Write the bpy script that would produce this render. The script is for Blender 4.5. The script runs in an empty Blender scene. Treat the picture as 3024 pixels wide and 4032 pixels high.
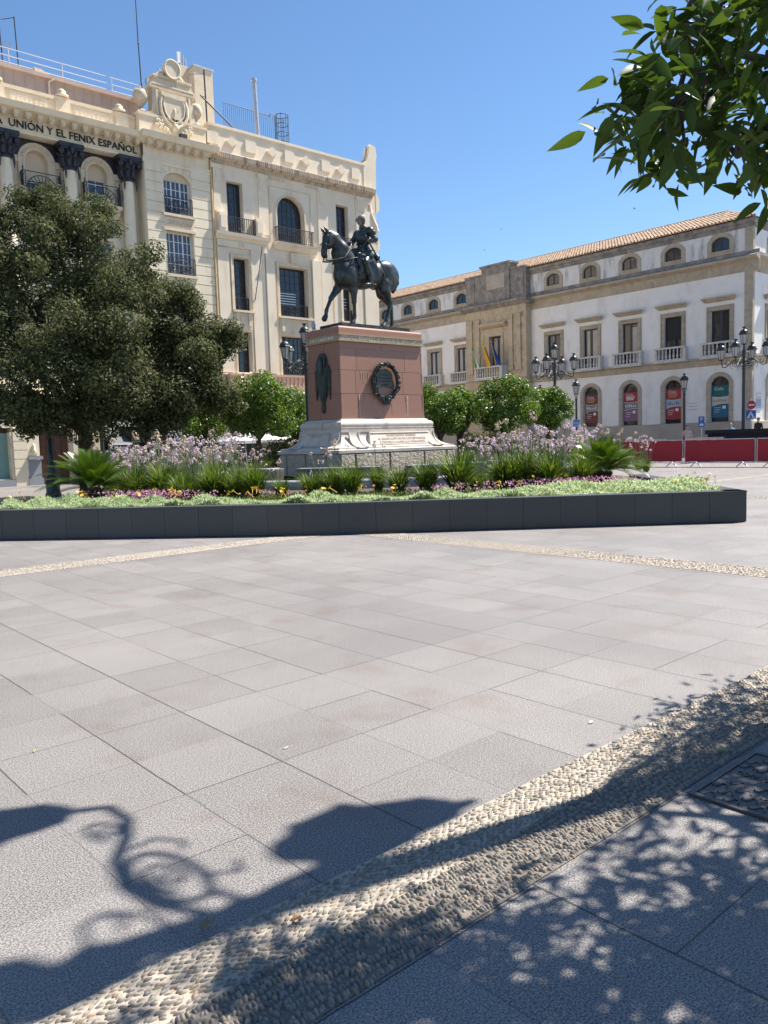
import bpy, math, random
import numpy as np
from mathutils import Vector, Matrix, Quaternion
from math import sin, cos, pi, radians, tan, sqrt, atan2

S = bpy.context.scene
C = S.collection

# ---------------------------------------------------------------- camera, sky, sun, exposure
CAM = (0.0, 0.0, 1.5)
cam = bpy.data.cameras.new('camera')
cam.sensor_fit = 'VERTICAL'; cam.sensor_height = 36; cam.sensor_width = 27
cam.lens = 36 * 3140.65 / 4032
cam.clip_start = 0.05; cam.clip_end = 5000
camo = bpy.data.objects.new('camera', cam); C.objects.link(camo)
ROLL, PITCH, YAW = radians(-1.822), radians(-5.092), radians(41.457)
_fw = Vector((sin(YAW), cos(YAW), 0)); _rt = Vector((cos(YAW), -sin(YAW), 0)); _up = Vector((0, 0, 1))
_f2 = _fw * cos(PITCH) + _up * sin(PITCH); _u2 = -_fw * sin(PITCH) + _up * cos(PITCH)
_r3 = _rt * cos(ROLL) + _u2 * sin(ROLL); _u3 = -_rt * sin(ROLL) + _u2 * cos(ROLL)
camo.matrix_world = Matrix(((_r3.x, _u3.x, -_f2.x, CAM[0]), (_r3.y, _u3.y, -_f2.y, CAM[1]), (_r3.z, _u3.z, -_f2.z, CAM[2]), (0, 0, 0, 1)))
S.camera = camo

EL = radians(57.0); AZ = atan2(0.970, -0.243)      # sun elevation, azimuth from +Y towards +X
SUN = Vector((sin(AZ) * cos(EL), cos(AZ) * cos(EL), sin(EL)))
W = bpy.data.worlds.new('World'); S.world = W; W.use_nodes = True
nt = W.node_tree; nt.nodes.clear()
sky = nt.nodes.new('ShaderNodeTexSky'); sky.sky_type = 'NISHITA'; sky.sun_disc = False
sky.sun_elevation = EL; sky.sun_rotation = AZ
sky.altitude = 100; sky.air_density = 1.0; sky.dust_density = 0.1; sky.ozone_density = 3.5
bg = nt.nodes.new('ShaderNodeBackground'); bg.inputs[1].default_value = 0.079
wo = nt.nodes.new('ShaderNodeOutputWorld')
hsv = nt.nodes.new('ShaderNodeHueSaturation'); hsv.inputs['Saturation'].default_value = 1.09; hsv.inputs['Value'].default_value = 1.0
nt.links.new(sky.outputs[0], hsv.inputs['Color']); nt.links.new(hsv.outputs[0], bg.inputs[0]); nt.links.new(bg.outputs[0], wo.inputs[0])
sl = bpy.data.lights.new('sun', 'SUN'); sl.energy = 5.0; sl.angle = radians(0.53); sl.color = (1.0, 0.95, 0.87)
so = bpy.data.objects.new('sun', sl); C.objects.link(so)
so.rotation_euler = SUN.to_track_quat('Z', 'Y').to_euler(); so.location = (30, -20, 60)
S.view_settings.view_transform = 'Standard'; S.view_settings.look = 'None'
S.view_settings.gamma = 1.0; S.view_settings.exposure = 1.14

# ---------------------------------------------------------------- materials
def new_mat(name):
    m = bpy.data.materials.new(name); m.use_nodes = True
    return m, m.node_tree, m.node_tree.nodes['Principled BSDF']

def mat(name, c1, c2=None, scale=3.0, rough=0.7, bump=0.0, bscale=None, metal=0.0, spec=0.5, detail=6.0, pos=(0.35, 0.65),
        stretch=None, c3=None, s3=0.6, p3=(0.55, 0.7), bdist=0.02):
    """base colour c1 mottled with c2 by noise; c3 = larger weather stains; optional bump"""
    m, t, b = new_mat(name)
    b.inputs['Roughness'].default_value = rough; b.inputs['Metallic'].default_value = metal
    b.inputs['Specular IOR Level'].default_value = spec
    m.diffuse_color = (*c1, 1)
    N = t.nodes; L = t.links
    geo = N.new('ShaderNodeNewGeometry'); vec = geo.outputs['Position']
    def noise(sc, st=None, d=detail):
        v = vec
        if st:
            mp = N.new('ShaderNodeMapping'); mp.inputs['Scale'].default_value = st; L.new(vec, mp.inputs[0]); v = mp.outputs[0]
        n = N.new('ShaderNodeTexNoise'); n.inputs['Scale'].default_value = sc; n.inputs['Detail'].default_value = d
        n.inputs['Roughness'].default_value = 0.62
        L.new(v, n.inputs['Vector']); return n.outputs['Fac']
    def ramp(fac, p):
        r = N.new('ShaderNodeMapRange'); r.inputs['From Min'].default_value = p[0]; r.inputs['From Max'].default_value = p[1]
        L.new(fac, r.inputs['Value']); return r.outputs[0]
    col = None
    if c2:
        mx = N.new('ShaderNodeMix'); mx.data_type = 'RGBA'
        mx.inputs['A'].default_value = (*c1, 1); mx.inputs['B'].default_value = (*c2, 1)
        L.new(ramp(noise(scale), pos), mx.inputs['Factor']); col = mx.outputs['Result']
    else:
        b.inputs['Base Color'].default_value = (*c1, 1)
    if c3:
        mx = N.new('ShaderNodeMix'); mx.data_type = 'RGBA'
        if col: L.new(col, mx.inputs['A'])
        else: mx.inputs['A'].default_value = (*c1, 1)
        mx.inputs['B'].default_value = (*c3, 1)
        L.new(ramp(noise(s3, stretch), p3), mx.inputs['Factor']); col = mx.outputs['Result']
    if col: L.new(col, b.inputs['Base Color'])
    if bump:
        bp = N.new('ShaderNodeBump'); bp.inputs['Strength'].default_value = bump; bp.inputs['Distance'].default_value = bdist
        L.new(noise(bscale or scale * 4), bp.inputs['Height']); L.new(bp.outputs[0], b.inputs['Normal'])
    return m

def leaf_mat(name, cols, trans=0.35, rough=0.45, scale=4.0, spec=0.5):
    """leaf: glossy front + translucency, colour varied per clump by noise and per face by random"""
    m, t, b = new_mat(name); N = t.nodes; L = t.links
    geo = N.new('ShaderNodeNewGeometry')
    n = N.new('ShaderNodeTexNoise'); n.inputs['Scale'].default_value = scale; n.inputs['Detail'].default_value = 3
    L.new(geo.outputs['Position'], n.inputs['Vector'])
    at = N.new('ShaderNodeAttribute'); at.attribute_name = 'rnd'
    ad = N.new('ShaderNodeMath'); ad.operation = 'MULTIPLY_ADD'; ad.inputs[1].default_value = 0.55
    L.new(at.outputs['Fac'], ad.inputs[0])
    ml = N.new('ShaderNodeMath'); ml.operation = 'MULTIPLY'; ml.inputs[1].default_value = 0.5
    L.new(n.outputs['Fac'], ml.inputs[0]); L.new(ml.outputs[0], ad.inputs[2])
    r = N.new('ShaderNodeValToRGB'); L.new(ad.outputs[0], r.inputs[0])
    e = r.color_ramp.elements
    while len(e) < len(cols): e.new(0.5)
    for i, c in enumerate(cols): e[i].position = 0.12 + 0.76 * i / (len(cols) - 1); e[i].color = (*c, 1)
    L.new(r.outputs[0], b.inputs['Base Color'])
    b.inputs['Roughness'].default_value = rough; b.inputs['Specular IOR Level'].default_value = spec
    tr = N.new('ShaderNodeBsdfTranslucent')
    hs = N.new('ShaderNodeHueSaturation'); hs.inputs['Hue'].default_value = 0.485; hs.inputs['Saturation'].default_value = 1.1; hs.inputs['Value'].default_value = 1.5
    L.new(r.outputs[0], hs.inputs['Color']); L.new(hs.outputs[0], tr.inputs[0])
    mx = N.new('ShaderNodeMixShader'); mx.inputs[0].default_value = trans
    L.new(b.outputs[0], mx.inputs[1]); L.new(tr.outputs[0], mx.inputs[2])
    L.new(mx.outputs[0], N['Material Output'].inputs[0])
    m.diffuse_color = (*cols[len(cols) // 2], 1)
    return m

M = {}
M['cream'] = mat('cream_render', (.80, .70, .535), (.75, .65, .48), 1.3, .85, .12, 30, c3=(.58, .46, .32), s3=1.1, stretch=(1, 1, .25), p3=(.54, .78))
M['cream_pale'] = mat('pale_cream_stone', (.72, .61, .46), (.64, .53, .38), 2.5, .85, .25, 14, c3=(.42, .34, .25), s3=2.2, p3=(.6, .78))
M['pinkcream'] = mat('pinkish_render', (.80, .685, .53), (.75, .635, .48), 1.1, .85, .12, 26, c3=(.58, .46, .33), s3=1.1, stretch=(1, 1, .2), p3=(.54, .78))
M['stained'] = mat('weather_stained_moulding', (.58, .47, .35), (.45, .36, .27), 6, .9, .3, 18, c3=(.16, .13, .11), s3=3.2, stretch=(1, 1, .15), p3=(.5, .66))
M['drain'] = mat('ochre_drainpipe', (.62, .38, .13), (.66, .48, .25), 1.5, .7)
M['pinktile'] = mat('pink_roof_wall', (.50, .385, .32), (.43, .33, .275), 1.6, .8, .1, 9)
M['white_wall'] = mat('whitewashed_wall', (.84, .795, .75), (.79, .745, .70), 1.2, .9, .25, 9, c3=(.58, .53, .48), s3=.9, stretch=(1, 1, .4), p3=(.52, .80), bdist=.03)
M['attic_wall'] = mat('stained_white_wall', (.76, .72, .68), (.66, .63, .60), 1.5, .9, .25, 9, c3=(.25, .24, .24), s3=1.6, stretch=(1, 1, .25), p3=(.50, .70), bdist=.03)
M['stone'] = mat('golden_stone', (.49, .405, .30), (.38, .31, .23), 2.2, .9, .5, 14, c3=(.25, .19, .14), s3=1.4, p3=(.58, .78))
M['stone_dark'] = mat('blackened_stone', (.33, .29, .25), (.16, .15, .15), 2.6, .95, .5, 12, c3=(.46, .37, .26), s3=1.8, p3=(.56, .72))
M['ashlar'] = mat('buff_ashlar', (.54, .44, .31), (.44, .35, .24), 2.4, .9, .4, 14, c3=(.30, .24, .18), s3=1.2, p3=(.58, .8))
M['plinth'] = mat('grey_buff_stone', (.47, .40, .33), (.40, .33, .27), 1.2, .9, .3, 10)
M['balu'] = mat('white_stone', (.66, .62, .57), (.50, .46, .42), 5, .85, .2, 20)
M['rose_balu'] = mat('rose_terracotta', (.55, .36, .27), (.47, .30, .22), 5, .8)
def tile_mat():
    m, t, b = new_mat('clay_roof_tile'); N = t.nodes; L = t.links
    geo = N.new('ShaderNodeNewGeometry')
    n = N.new('ShaderNodeTexNoise'); n.inputs['Scale'].default_value = 5.0; n.inputs['Detail'].default_value = 5
    L.new(geo.outputs['Position'], n.inputs['Vector'])
    r = N.new('ShaderNodeValToRGB'); L.new(n.outputs['Fac'], r.inputs[0]); e = r.color_ramp.elements
    e[0].position = .3; e[0].color = (.14, .075, .045, 1); e[1].position = .68; e[1].color = (.45, .34, .235, 1); x = e.new(.5); x.color = (.32, .21, .135, 1)
    L.new(r.outputs[0], b.inputs['Base Color']); b.inputs['Roughness'].default_value = .9
    return m
M['tile'] = tile_mat()
M['iron'] = mat('black_iron', (.025, .026, .03), (.04, .04, .045), 8, .5, metal=.0)
M['lampiron'] = mat('grey_green_iron', (.035, .04, .042), (.055, .06, .06), 12, .42, .1, 40, metal=.3)
M['steel'] = mat('galvanised_steel', (.55, .56, .58), (.45, .46, .48), 6, .4, metal=.6)
M['railpaint'] = mat('grey_white_rail', (.55, .54, .54), None, rough=.5)
M['whitemetal'] = mat('white_painted_metal', (.75, .73, .70), None, rough=.5)
M['bronze'] = mat('dark_bronze', (.030, .034, .036), (.055, .062, .060), 7, .38, .15, 30, metal=.55, c3=(.075, .088, .085), s3=3.5, p3=(.5, .72))
M['bronze_green'] = mat('patinated_bronze', (.042, .052, .048), (.075, .088, .08), 6, .5, .5, 22, metal=.4)
M['darkbronze'] = mat('black_bronze', (.016, .016, .024), (.03, .03, .04), 6, .5, .4, 20)
M['hairstone'] = mat('dark_stained_marble', (.12, .10, .09), (.06, .05, .045), 14, .6, .3, 40)
M['palehead'] = mat('bleached_marble', (.50, .46, .41), (.30, .27, .23), 10, .7)
M['marblehead'] = mat('stained_marble', (.27, .20, .16), (.16, .115, .09), 14, .6, .2, 40)
M['redgranite'] = None
M['glass'] = None
M['capstone'] = mat('veined_marble_blocks', (.60, .535, .465), (.50, .43, .36), 2.4, .7, .3, 30, c3=(.33, .28, .24), s3=2.6, p3=(.55, .74))
M['rock'] = mat('rough_hewn_limestone', (.64, .54, .42), (.52, .42, .31), 5, .95, 1.0, 11, bdist=.12)
M['frieze'] = mat('ivory_frieze', (.40, .31, .19), (.32, .23, .13), 5, .8, .3, 30)
M['ivory'] = mat('ivory_letters', (.80, .75, .66), (.70, .64, .54), 8, .8)
M['panel_letters'] = mat('incised_letters', (.48, .40, .32), None, rough=.8)
M['blackgranite'] = None
M['poolstone'] = mat('grey_granite_rim', (.33, .34, .36), (.24, .25, .27), 40, .5, .1, 60)
M['brownmarble'] = mat('brown_marble_wall', (.085, .065, .055), (.15, .12, .10), 5, .35)
M['water'] = mat('pool_water', (.05, .08, .09), None, rough=.05)
M['foam'] = mat('white_water', (.85, .87, .9), None, rough=.3)
M['soil'] = mat('planting_soil', (.10, .07, .05), (.05, .035, .025), 12, .95, .5, 30)
M['bark'] = mat('grey_brown_bark', (.085, .066, .05), (.05, .038, .03), 9, .95, .7, 26)
M['awning'] = mat('charcoal_awning', (.13, .13, .14), (.10, .10, .11), 3, .8)
M['black'] = mat('matt_black', (.012, .012, .014), None, rough=.7)
M['blackfab'] = mat('black_stage_skirt', (.012, .013, .018), (.018, .019, .025), 6, .9)
M['red'] = mat('red_mesh_banner', (.36, .022, .034), (.30, .02, .03), 1.6, .75)
M['brownwood'] = mat('brown_wooden_door', (.13, .055, .035), (.09, .04, .025), 4, .6)
M['white'] = mat('white_canvas', (.82, .81, .80), None, rough=.8)
M['whitepaint'] = mat('white_paint', (.8, .8, .8), None, rough=.6)
M['blue'] = mat('sign_blue', (.03, .13, .42), None, rough=.45)
M['paleblue'] = mat('faded_sign_blue', (.10, .26, .48), None, rough=.5)
M['signred'] = mat('sign_red', (.50, .02, .03), None, rough=.45)
M['teal'] = mat('shop_window_teal', (.16, .30, .30), (.20, .35, .34), .8, .15)
M['blind'] = mat('beige_roller_blind', (.62, .50, .36), None, rough=.8)
M['painted_reflection'] = mat('pale_reflected_light', (.44, .38, .34), (.34, .30, .28), .7, .25, stretch=None)  # colour of the pale reflections painted on window panes
M['mortar'] = mat('lime_mortar', (.42, .36, .285), (.33, .28, .225), 18, .95, .4, 60)
M['castiron'] = mat('worn_cast_iron', (.055, .05, .05), (.09, .08, .075), 9, .5, .2, 60, metal=.25)
M['skin'] = mat('skin', (.48, .27, .19), None, rough=.6)
M['hair'] = mat('dark_hair', (.03, .02, .015), None, rough=.6)
M['shirtblue'] = mat('blue_shirt', (.16, .32, .50), None, rough=.85)
M['shirtdark'] = mat('black_shirt', (.02, .02, .025), None, rough=.85)
M['shirtpink'] = mat('pale_shirt', (.55, .42, .38), None, rough=.85)
M['redcap'] = mat('dark_red_cap', (.16, .02, .03), None, rough=.8)
M['pigeon'] = mat('pale_grey_feathers', (.45, .50, .58), (.34, .38, .45), 20, .8)
M['bird'] = mat('dark_bird', (.03, .03, .035), None, rough=.8)
for k, c in dict(flag_green=(.01, .16, .07), flag_white=(.72, .72, .70), flag_red=(.5, .04, .04), flag_yellow=(.65, .42, .05), flag_blue=(.02, .06, .28), flag_gold=(.7, .5, .05),
                 ban_red=(0.331, 0.036, 0.040), ban_rust=(0.180, 0.043, 0.040), ban_plum=(0.216, 0.072, 0.115), ban_teal=(0.014, 0.108, 0.137), ban_blue=(0.022, 0.122, 0.216), ban_cream=(.55, .48, .40), ban_grey=(.22, .20, .20),
                 ban_yellow=(0.360, 0.288, 0.086), ban_white=(.72, .68, .64), ban_sky=(.32, .42, .52), ban_mauve=(0.245, 0.115, 0.187), ban_gold=(0.446, 0.259, 0.115), ban_dark=(.08, .07, .07)).items():
    M[k] = mat(k, c, None, rough=.7)

def glass_mat(name, c, rough=.06, spec=.7):
    m, t, b = new_mat(name); b.inputs['Base Color'].default_value = (*c, 1); b.inputs['Roughness'].default_value = rough
    b.inputs['Specular IOR Level'].default_value = spec
    N = t.nodes; L = t.links
    geo = N.new('ShaderNodeNewGeometry'); n = N.new('ShaderNodeTexNoise'); n.inputs['Scale'].default_value = 1.4; n.inputs['Detail'].default_value = 1
    L.new(geo.outputs['Position'], n.inputs['Vector'])
    bp = N.new('ShaderNodeBump'); bp.inputs['Strength'].default_value = .12; bp.inputs['Distance'].default_value = .05
    L.new(n.outputs['Fac'], bp.inputs['Height']); L.new(bp.outputs[0], b.inputs['Normal'])
    return m
M['glass'] = glass_mat('dark_window_glass', (.012, .016, .024))
M['glassblue'] = glass_mat('bluish_window_glass', (.05, .07, .11))
M['lampglass'] = mat('frosted_lamp_glass', (.50, .47, .44), None, rough=.35)

def granite_mat(name, base, dark, tile_w, sc=160, rough=.6, var=.10, axis=None):
    """speckled polished granite cut in slabs along a wall (random tone per slab)"""
    m, t, b = new_mat(name); N = t.nodes; L = t.links
    geo = N.new('ShaderNodeNewGeometry')
    n = N.new('ShaderNodeTexNoise'); n.inputs['Scale'].default_value = sc; n.inputs['Detail'].default_value = 2
    L.new(geo.outputs['Position'], n.inputs['Vector'])
    at = N.new('ShaderNodeAttribute'); at.attribute_name = 'rnd'
    mx = N.new('ShaderNodeMix'); mx.data_type = 'RGBA'; mx.inputs['A'].default_value = (*dark, 1); mx.inputs['B'].default_value = (*base, 1)
    ad = N.new('ShaderNodeMath'); ad.operation = 'MULTIPLY_ADD'; ad.inputs[1].default_value = 1.0
    L.new(n.outputs['Fac'], ad.inputs[0]); 
    sb = N.new('ShaderNodeMath'); sb.operation = 'MULTIPLY_ADD'; sb.inputs[1].default_value = var * 4; sb.inputs[2].default_value = -.1 - var
    L.new(at.outputs['Fac'], sb.inputs[0]); L.new(sb.outputs[0], ad.inputs[2])
    L.new(ad.outputs[0], mx.inputs['Factor']); L.new(mx.outputs['Result'], b.inputs['Base Color'])
    b.inputs['Roughness'].default_value = rough
    return m
M['blackgranite'] = granite_mat('black_granite', (.060, .064, .070), (.020, .022, .025), .6, 90, .42, .12)
M['redgranite'] = granite_mat('red_granite', (.40, .205, .140), (.24, .115, .076), .6, 46, .5, .10)

# ---------------------------------------------------------------- mesh builder
class MB:
    def __init__(s): s.v = []; s.f = []; s.sm = []; s.mi = []; s.rn = []; s.cur = 0; s.r = 0.5; s.mk = []
    def mark(s): s.mk.append((len(s.v), len(s.f))); return s
    def build_each(s, name, m, parent):
        """one object per marked piece"""
        mk = s.mk + [(len(s.v), len(s.f))]; out = []
        for (v0, f0), (v1, f1) in zip(mk, mk[1:]):
            q = MB(); q.v = s.v[v0:v1]; q.f = [[i - v0 for i in f] for f in s.f[f0:f1]]; q.sm = s.sm[f0:f1]; q.mi = s.mi[f0:f1]; q.rn = s.rn[f0:f1]; out.append(q.build(name, m, parent))
        return out
    def add(s, vs, fs, smooth=False):
        o = len(s.v); s.v.extend([tuple(v) for v in vs])
        for f in fs: s.f.append([i + o for i in f]); s.sm.append(smooth); s.mi.append(s.cur); s.rn.append(s.r)
        return s
    def box(s, x0, x1, y0, y1, z0, z1, T=None):
        vs = [(x, y, z) for z in (z0, z1) for y in (y0, y1) for x in (x0, x1)]
        if T: vs = [T(*v) for v in vs]
        return s.add(vs, [(0, 2, 3, 1), (4, 5, 7, 6), (0, 1, 5, 4), (2, 6, 7, 3), (0, 4, 6, 2), (1, 3, 7, 5)])
    def quad(s, a, b, c, d): return s.add([a, b, c, d], [(0, 1, 2, 3)])
    def prism(s, poly, o0, o1, T, smooth=False, front=True, back=True):
        """poly in (u,z), extruded from o0 to o1"""
        n = len(poly); vs = [T(u, o0, z) for u, z in poly] + [T(u, o1, z) for u, z in poly]
        fs = []
        if back: fs.append(list(range(n - 1, -1, -1)))
        if front: fs.append(list(range(n, 2 * n)))
        s.add(vs, fs)
        return s.add(vs, [(i, (i + 1) % n, n + (i + 1) % n, n + i) for i in range(n)], smooth)
    def bevelbox(s, u0, u1, o0, o1, z0, z1, b, T):
        """box whose front edges are chamfered by b (pillow block)"""
        vs = [T(u0, o0, z0), T(u1, o0, z0), T(u1, o0, z1), T(u0, o0, z1), T(u0 + b, o1, z0 + b), T(u1 - b, o1, z0 + b), T(u1 - b, o1, z1 - b), T(u0 + b, o1, z1 - b)]
        return s.add(vs, [(0, 3, 2, 1), (4, 5, 6, 7), (0, 1, 5, 4), (1, 2, 6, 5), (2, 3, 7, 6), (3, 0, 4, 7)])
    def tube(s, pts, r, n=6, closed=False, smooth=True, cap=True, flat=None):
        P = [Vector(p) for p in pts]; m = len(P)
        R = r if isinstance(r, (list, tuple)) else [r] * m
        vs = []; prev = None
        for i, p in enumerate(P):
            if closed: d = P[(i + 1) % m] - P[i - 1]
            else: d = (P[min(i + 1, m - 1)] - P[max(i - 1, 0)])
            d = d.normalized() if d.length > 1e-9 else Vector((0, 0, 1))
            if prev is None:
                a = Vector((0, 0, 1)) if abs(d.z) < .9 else Vector((1, 0, 0))
                e1 = d.cross(a).normalized()
            else:
                e1 = prev - d * prev.dot(d)
                e1 = e1.normalized() if e1.length > 1e-6 else d.orthogonal().normalized()
            prev = e1; e2 = d.cross(e1)
            for k in range(n):
                t = 2 * pi * k / n; vs.append(p + (e1 * cos(t) + e2 * sin(t)) * R[i])
        fs = []
        for i in range(m if closed else m - 1):
            a = i * n; b = ((i + 1) % m) * n
            for k in range(n): fs.append((a + k, a + (k + 1) % n, b + (k + 1) % n, b + k))
        s.add(vs, fs, smooth)
        if cap and not closed:
            s.add(vs[:n], [list(range(n - 1, -1, -1))]); s.add(vs[-n:], [list(range(n))])
        return s
    def lathe(s, prof, c=(0, 0, 0), n=12, smooth=True, T=None, a0=0, a1=2 * pi, phase=0):
        full = abs(a1 - a0 - 2 * pi) < 1e-6; k = n if full else n + 1
        vs = []
        for r, z in prof:
            for i in range(k):
                t = a0 + (a1 - a0) * i / n + phase; v = (c[0] + r * cos(t), c[1] + r * sin(t), c[2] + z); vs.append(T(*v) if T else v)
        fs = []
        for j in range(len(prof) - 1):
            for i in range(n if full else n):
                i2 = (i + 1) % k if full else i + 1
                fs.append((j * k + i, j * k + i2, (j + 1) * k + i2, (j + 1) * k + i))
        s.add(vs, fs, smooth)
        if full:
            if prof[0][0] > 1e-4: s.add(vs[:k], [list(range(k - 1, -1, -1))])
            if prof[-1][0] > 1e-4: s.add(vs[-k:], [list(range(k))])
        return s
    def ell(s, c, r, nu=10, nv=6, Q=None, smooth=True):
        vs = []; c = Vector(c)
        for j in range(nv + 1):
            ph = pi * j / nv
            for i in range(nu):
                t = 2 * pi * i / nu; v = Vector((r[0] * sin(ph) * cos(t), r[1] * sin(ph) * sin(t), r[2] * cos(ph)))
                vs.append(c + (Q @ v if Q else v))
        fs = [(j * nu + i, (j + 1) * nu + i, (j + 1) * nu + (i + 1) % nu, j * nu + (i + 1) % nu) for j in range(nv) for i in range(nu)]
        return s.add(vs, fs, smooth)
    def build(s, name, m, parent=None, loc=None):
        if not s.v: return None
        me = bpy.data.meshes.new(name); me.from_pydata([tuple(v) for v in s.v], [], s.f)
        ms = m if isinstance(m, (list, tuple)) else [m]
        for x in ms: me.materials.append(M[x] if isinstance(x, str) else x)
        me.polygons.foreach_set('use_smooth', s.sm); me.polygons.foreach_set('material_index', s.mi)
        a = me.attributes.new('rnd', 'FLOAT', 'FACE'); a.data.foreach_set('value', s.rn)
        me.validate(); me.update()
        return link(name, me, parent, loc)

def link(name, me, parent=None, loc=None):
    o = bpy.data.objects.new(name, me); C.objects.link(o)
    if parent is not None:
        o.parent = parent
        o.matrix_parent_inverse = world_of(parent).inverted()
    if loc: o.location = loc
    return o
def world_of(o):
    m = o.matrix_basis.copy()
    if o.parent: m = world_of(o.parent) @ o.matrix_parent_inverse @ m
    return m
def np_mesh(name, verts, faces, m, parent=None, rnd=None, smooth=False, fm=None):
    """fast mesh from numpy arrays: verts (n,3), faces (k,4) or (k,3)"""
    me = bpy.data.meshes.new(name); verts = np.asarray(verts, np.float32); faces = np.asarray(faces, np.int32)
    k = faces.shape[1]
    me.vertices.add(len(verts)); me.vertices.foreach_set('co', verts.ravel())
    me.loops.add(faces.size); me.loops.foreach_set('vertex_index', faces.ravel())
    me.polygons.add(len(faces)); me.polygons.foreach_set('loop_start', np.arange(0, faces.size, k, dtype=np.int32))
    me.polygons.foreach_set('use_smooth', np.full(len(faces), smooth))
    for x in (m if isinstance(m, (list, tuple)) else [m]): me.materials.append(M[x] if isinstance(x, str) else x)
    if fm is not None: me.polygons.foreach_set('material_index', np.asarray(fm, np.int32))
    if rnd is not None:
        a = me.attributes.new('rnd', 'FLOAT', 'FACE'); a.data.foreach_set('value', np.asarray(rnd, np.float32))
    me.update(calc_edges=True); me.validate()
    return link(name, me, parent)

def tag(o, label=None, cat=None, group=None, kind=None):
    if label: o['label'] = label
    if cat: o['category'] = cat
    if group: o['group'] = group
    if kind: o['kind'] = kind
    return o
def thing(name, label, cat, loc=(0, 0, 0), group=None, rz=0):
    o = bpy.data.objects.new(name, None); C.objects.link(o); o.location = loc; o.rotation_euler = (0, 0, rz); o.empty_display_size = .3
    return tag(o, label, cat, group)
def copy_tree(o, loc, rz=0, label=None, sc=1.0):
    def rec(src, par):
        c = src.copy(); C.objects.link(c)
        if par is not None: c.parent = par
        for ch in list(src.children): rec(ch, c)
        return c
    c = rec(o, None); c.location = loc; c.rotation_euler = (0, 0, rz); c.scale = (sc, sc, sc)
    if label: c['label'] = label
    return c
def text_mesh(txt, size, depth, T, align='CENTER', sx=1.0, font_bevel=0.0):
    """text as solid letters: T(u, o, z) places baseline coords"""
    cu = bpy.data.curves.new('txt', 'FONT'); cu.body = txt; cu.size = size; cu.extrude = depth / 2; cu.align_x = align; cu.resolution_u = 2
    ob = bpy.data.objects.new('txt', cu); C.objects.link(ob)
    dg = bpy.context.evaluated_depsgraph_get(); me = bpy.data.meshes.new_from_object(ob.evaluated_get(dg))
    vs = [T(v.co.x * sx, v.co.z, v.co.y) for v in me.vertices]; fs = [list(p.vertices) for p in me.polygons]
    bpy.data.objects.remove(ob); bpy.data.curves.remove(cu); bpy.data.meshes.remove(me)
    return vs, fs
def arc(cx, cz, r, a0, a1, n=12, rz=None):
    rz = rz or r
    return [(cx + r * cos(a0 + (a1 - a0) * i / n), cz + rz * sin(a0 + (a1 - a0) * i / n)) for i in range(n + 1)]
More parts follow.
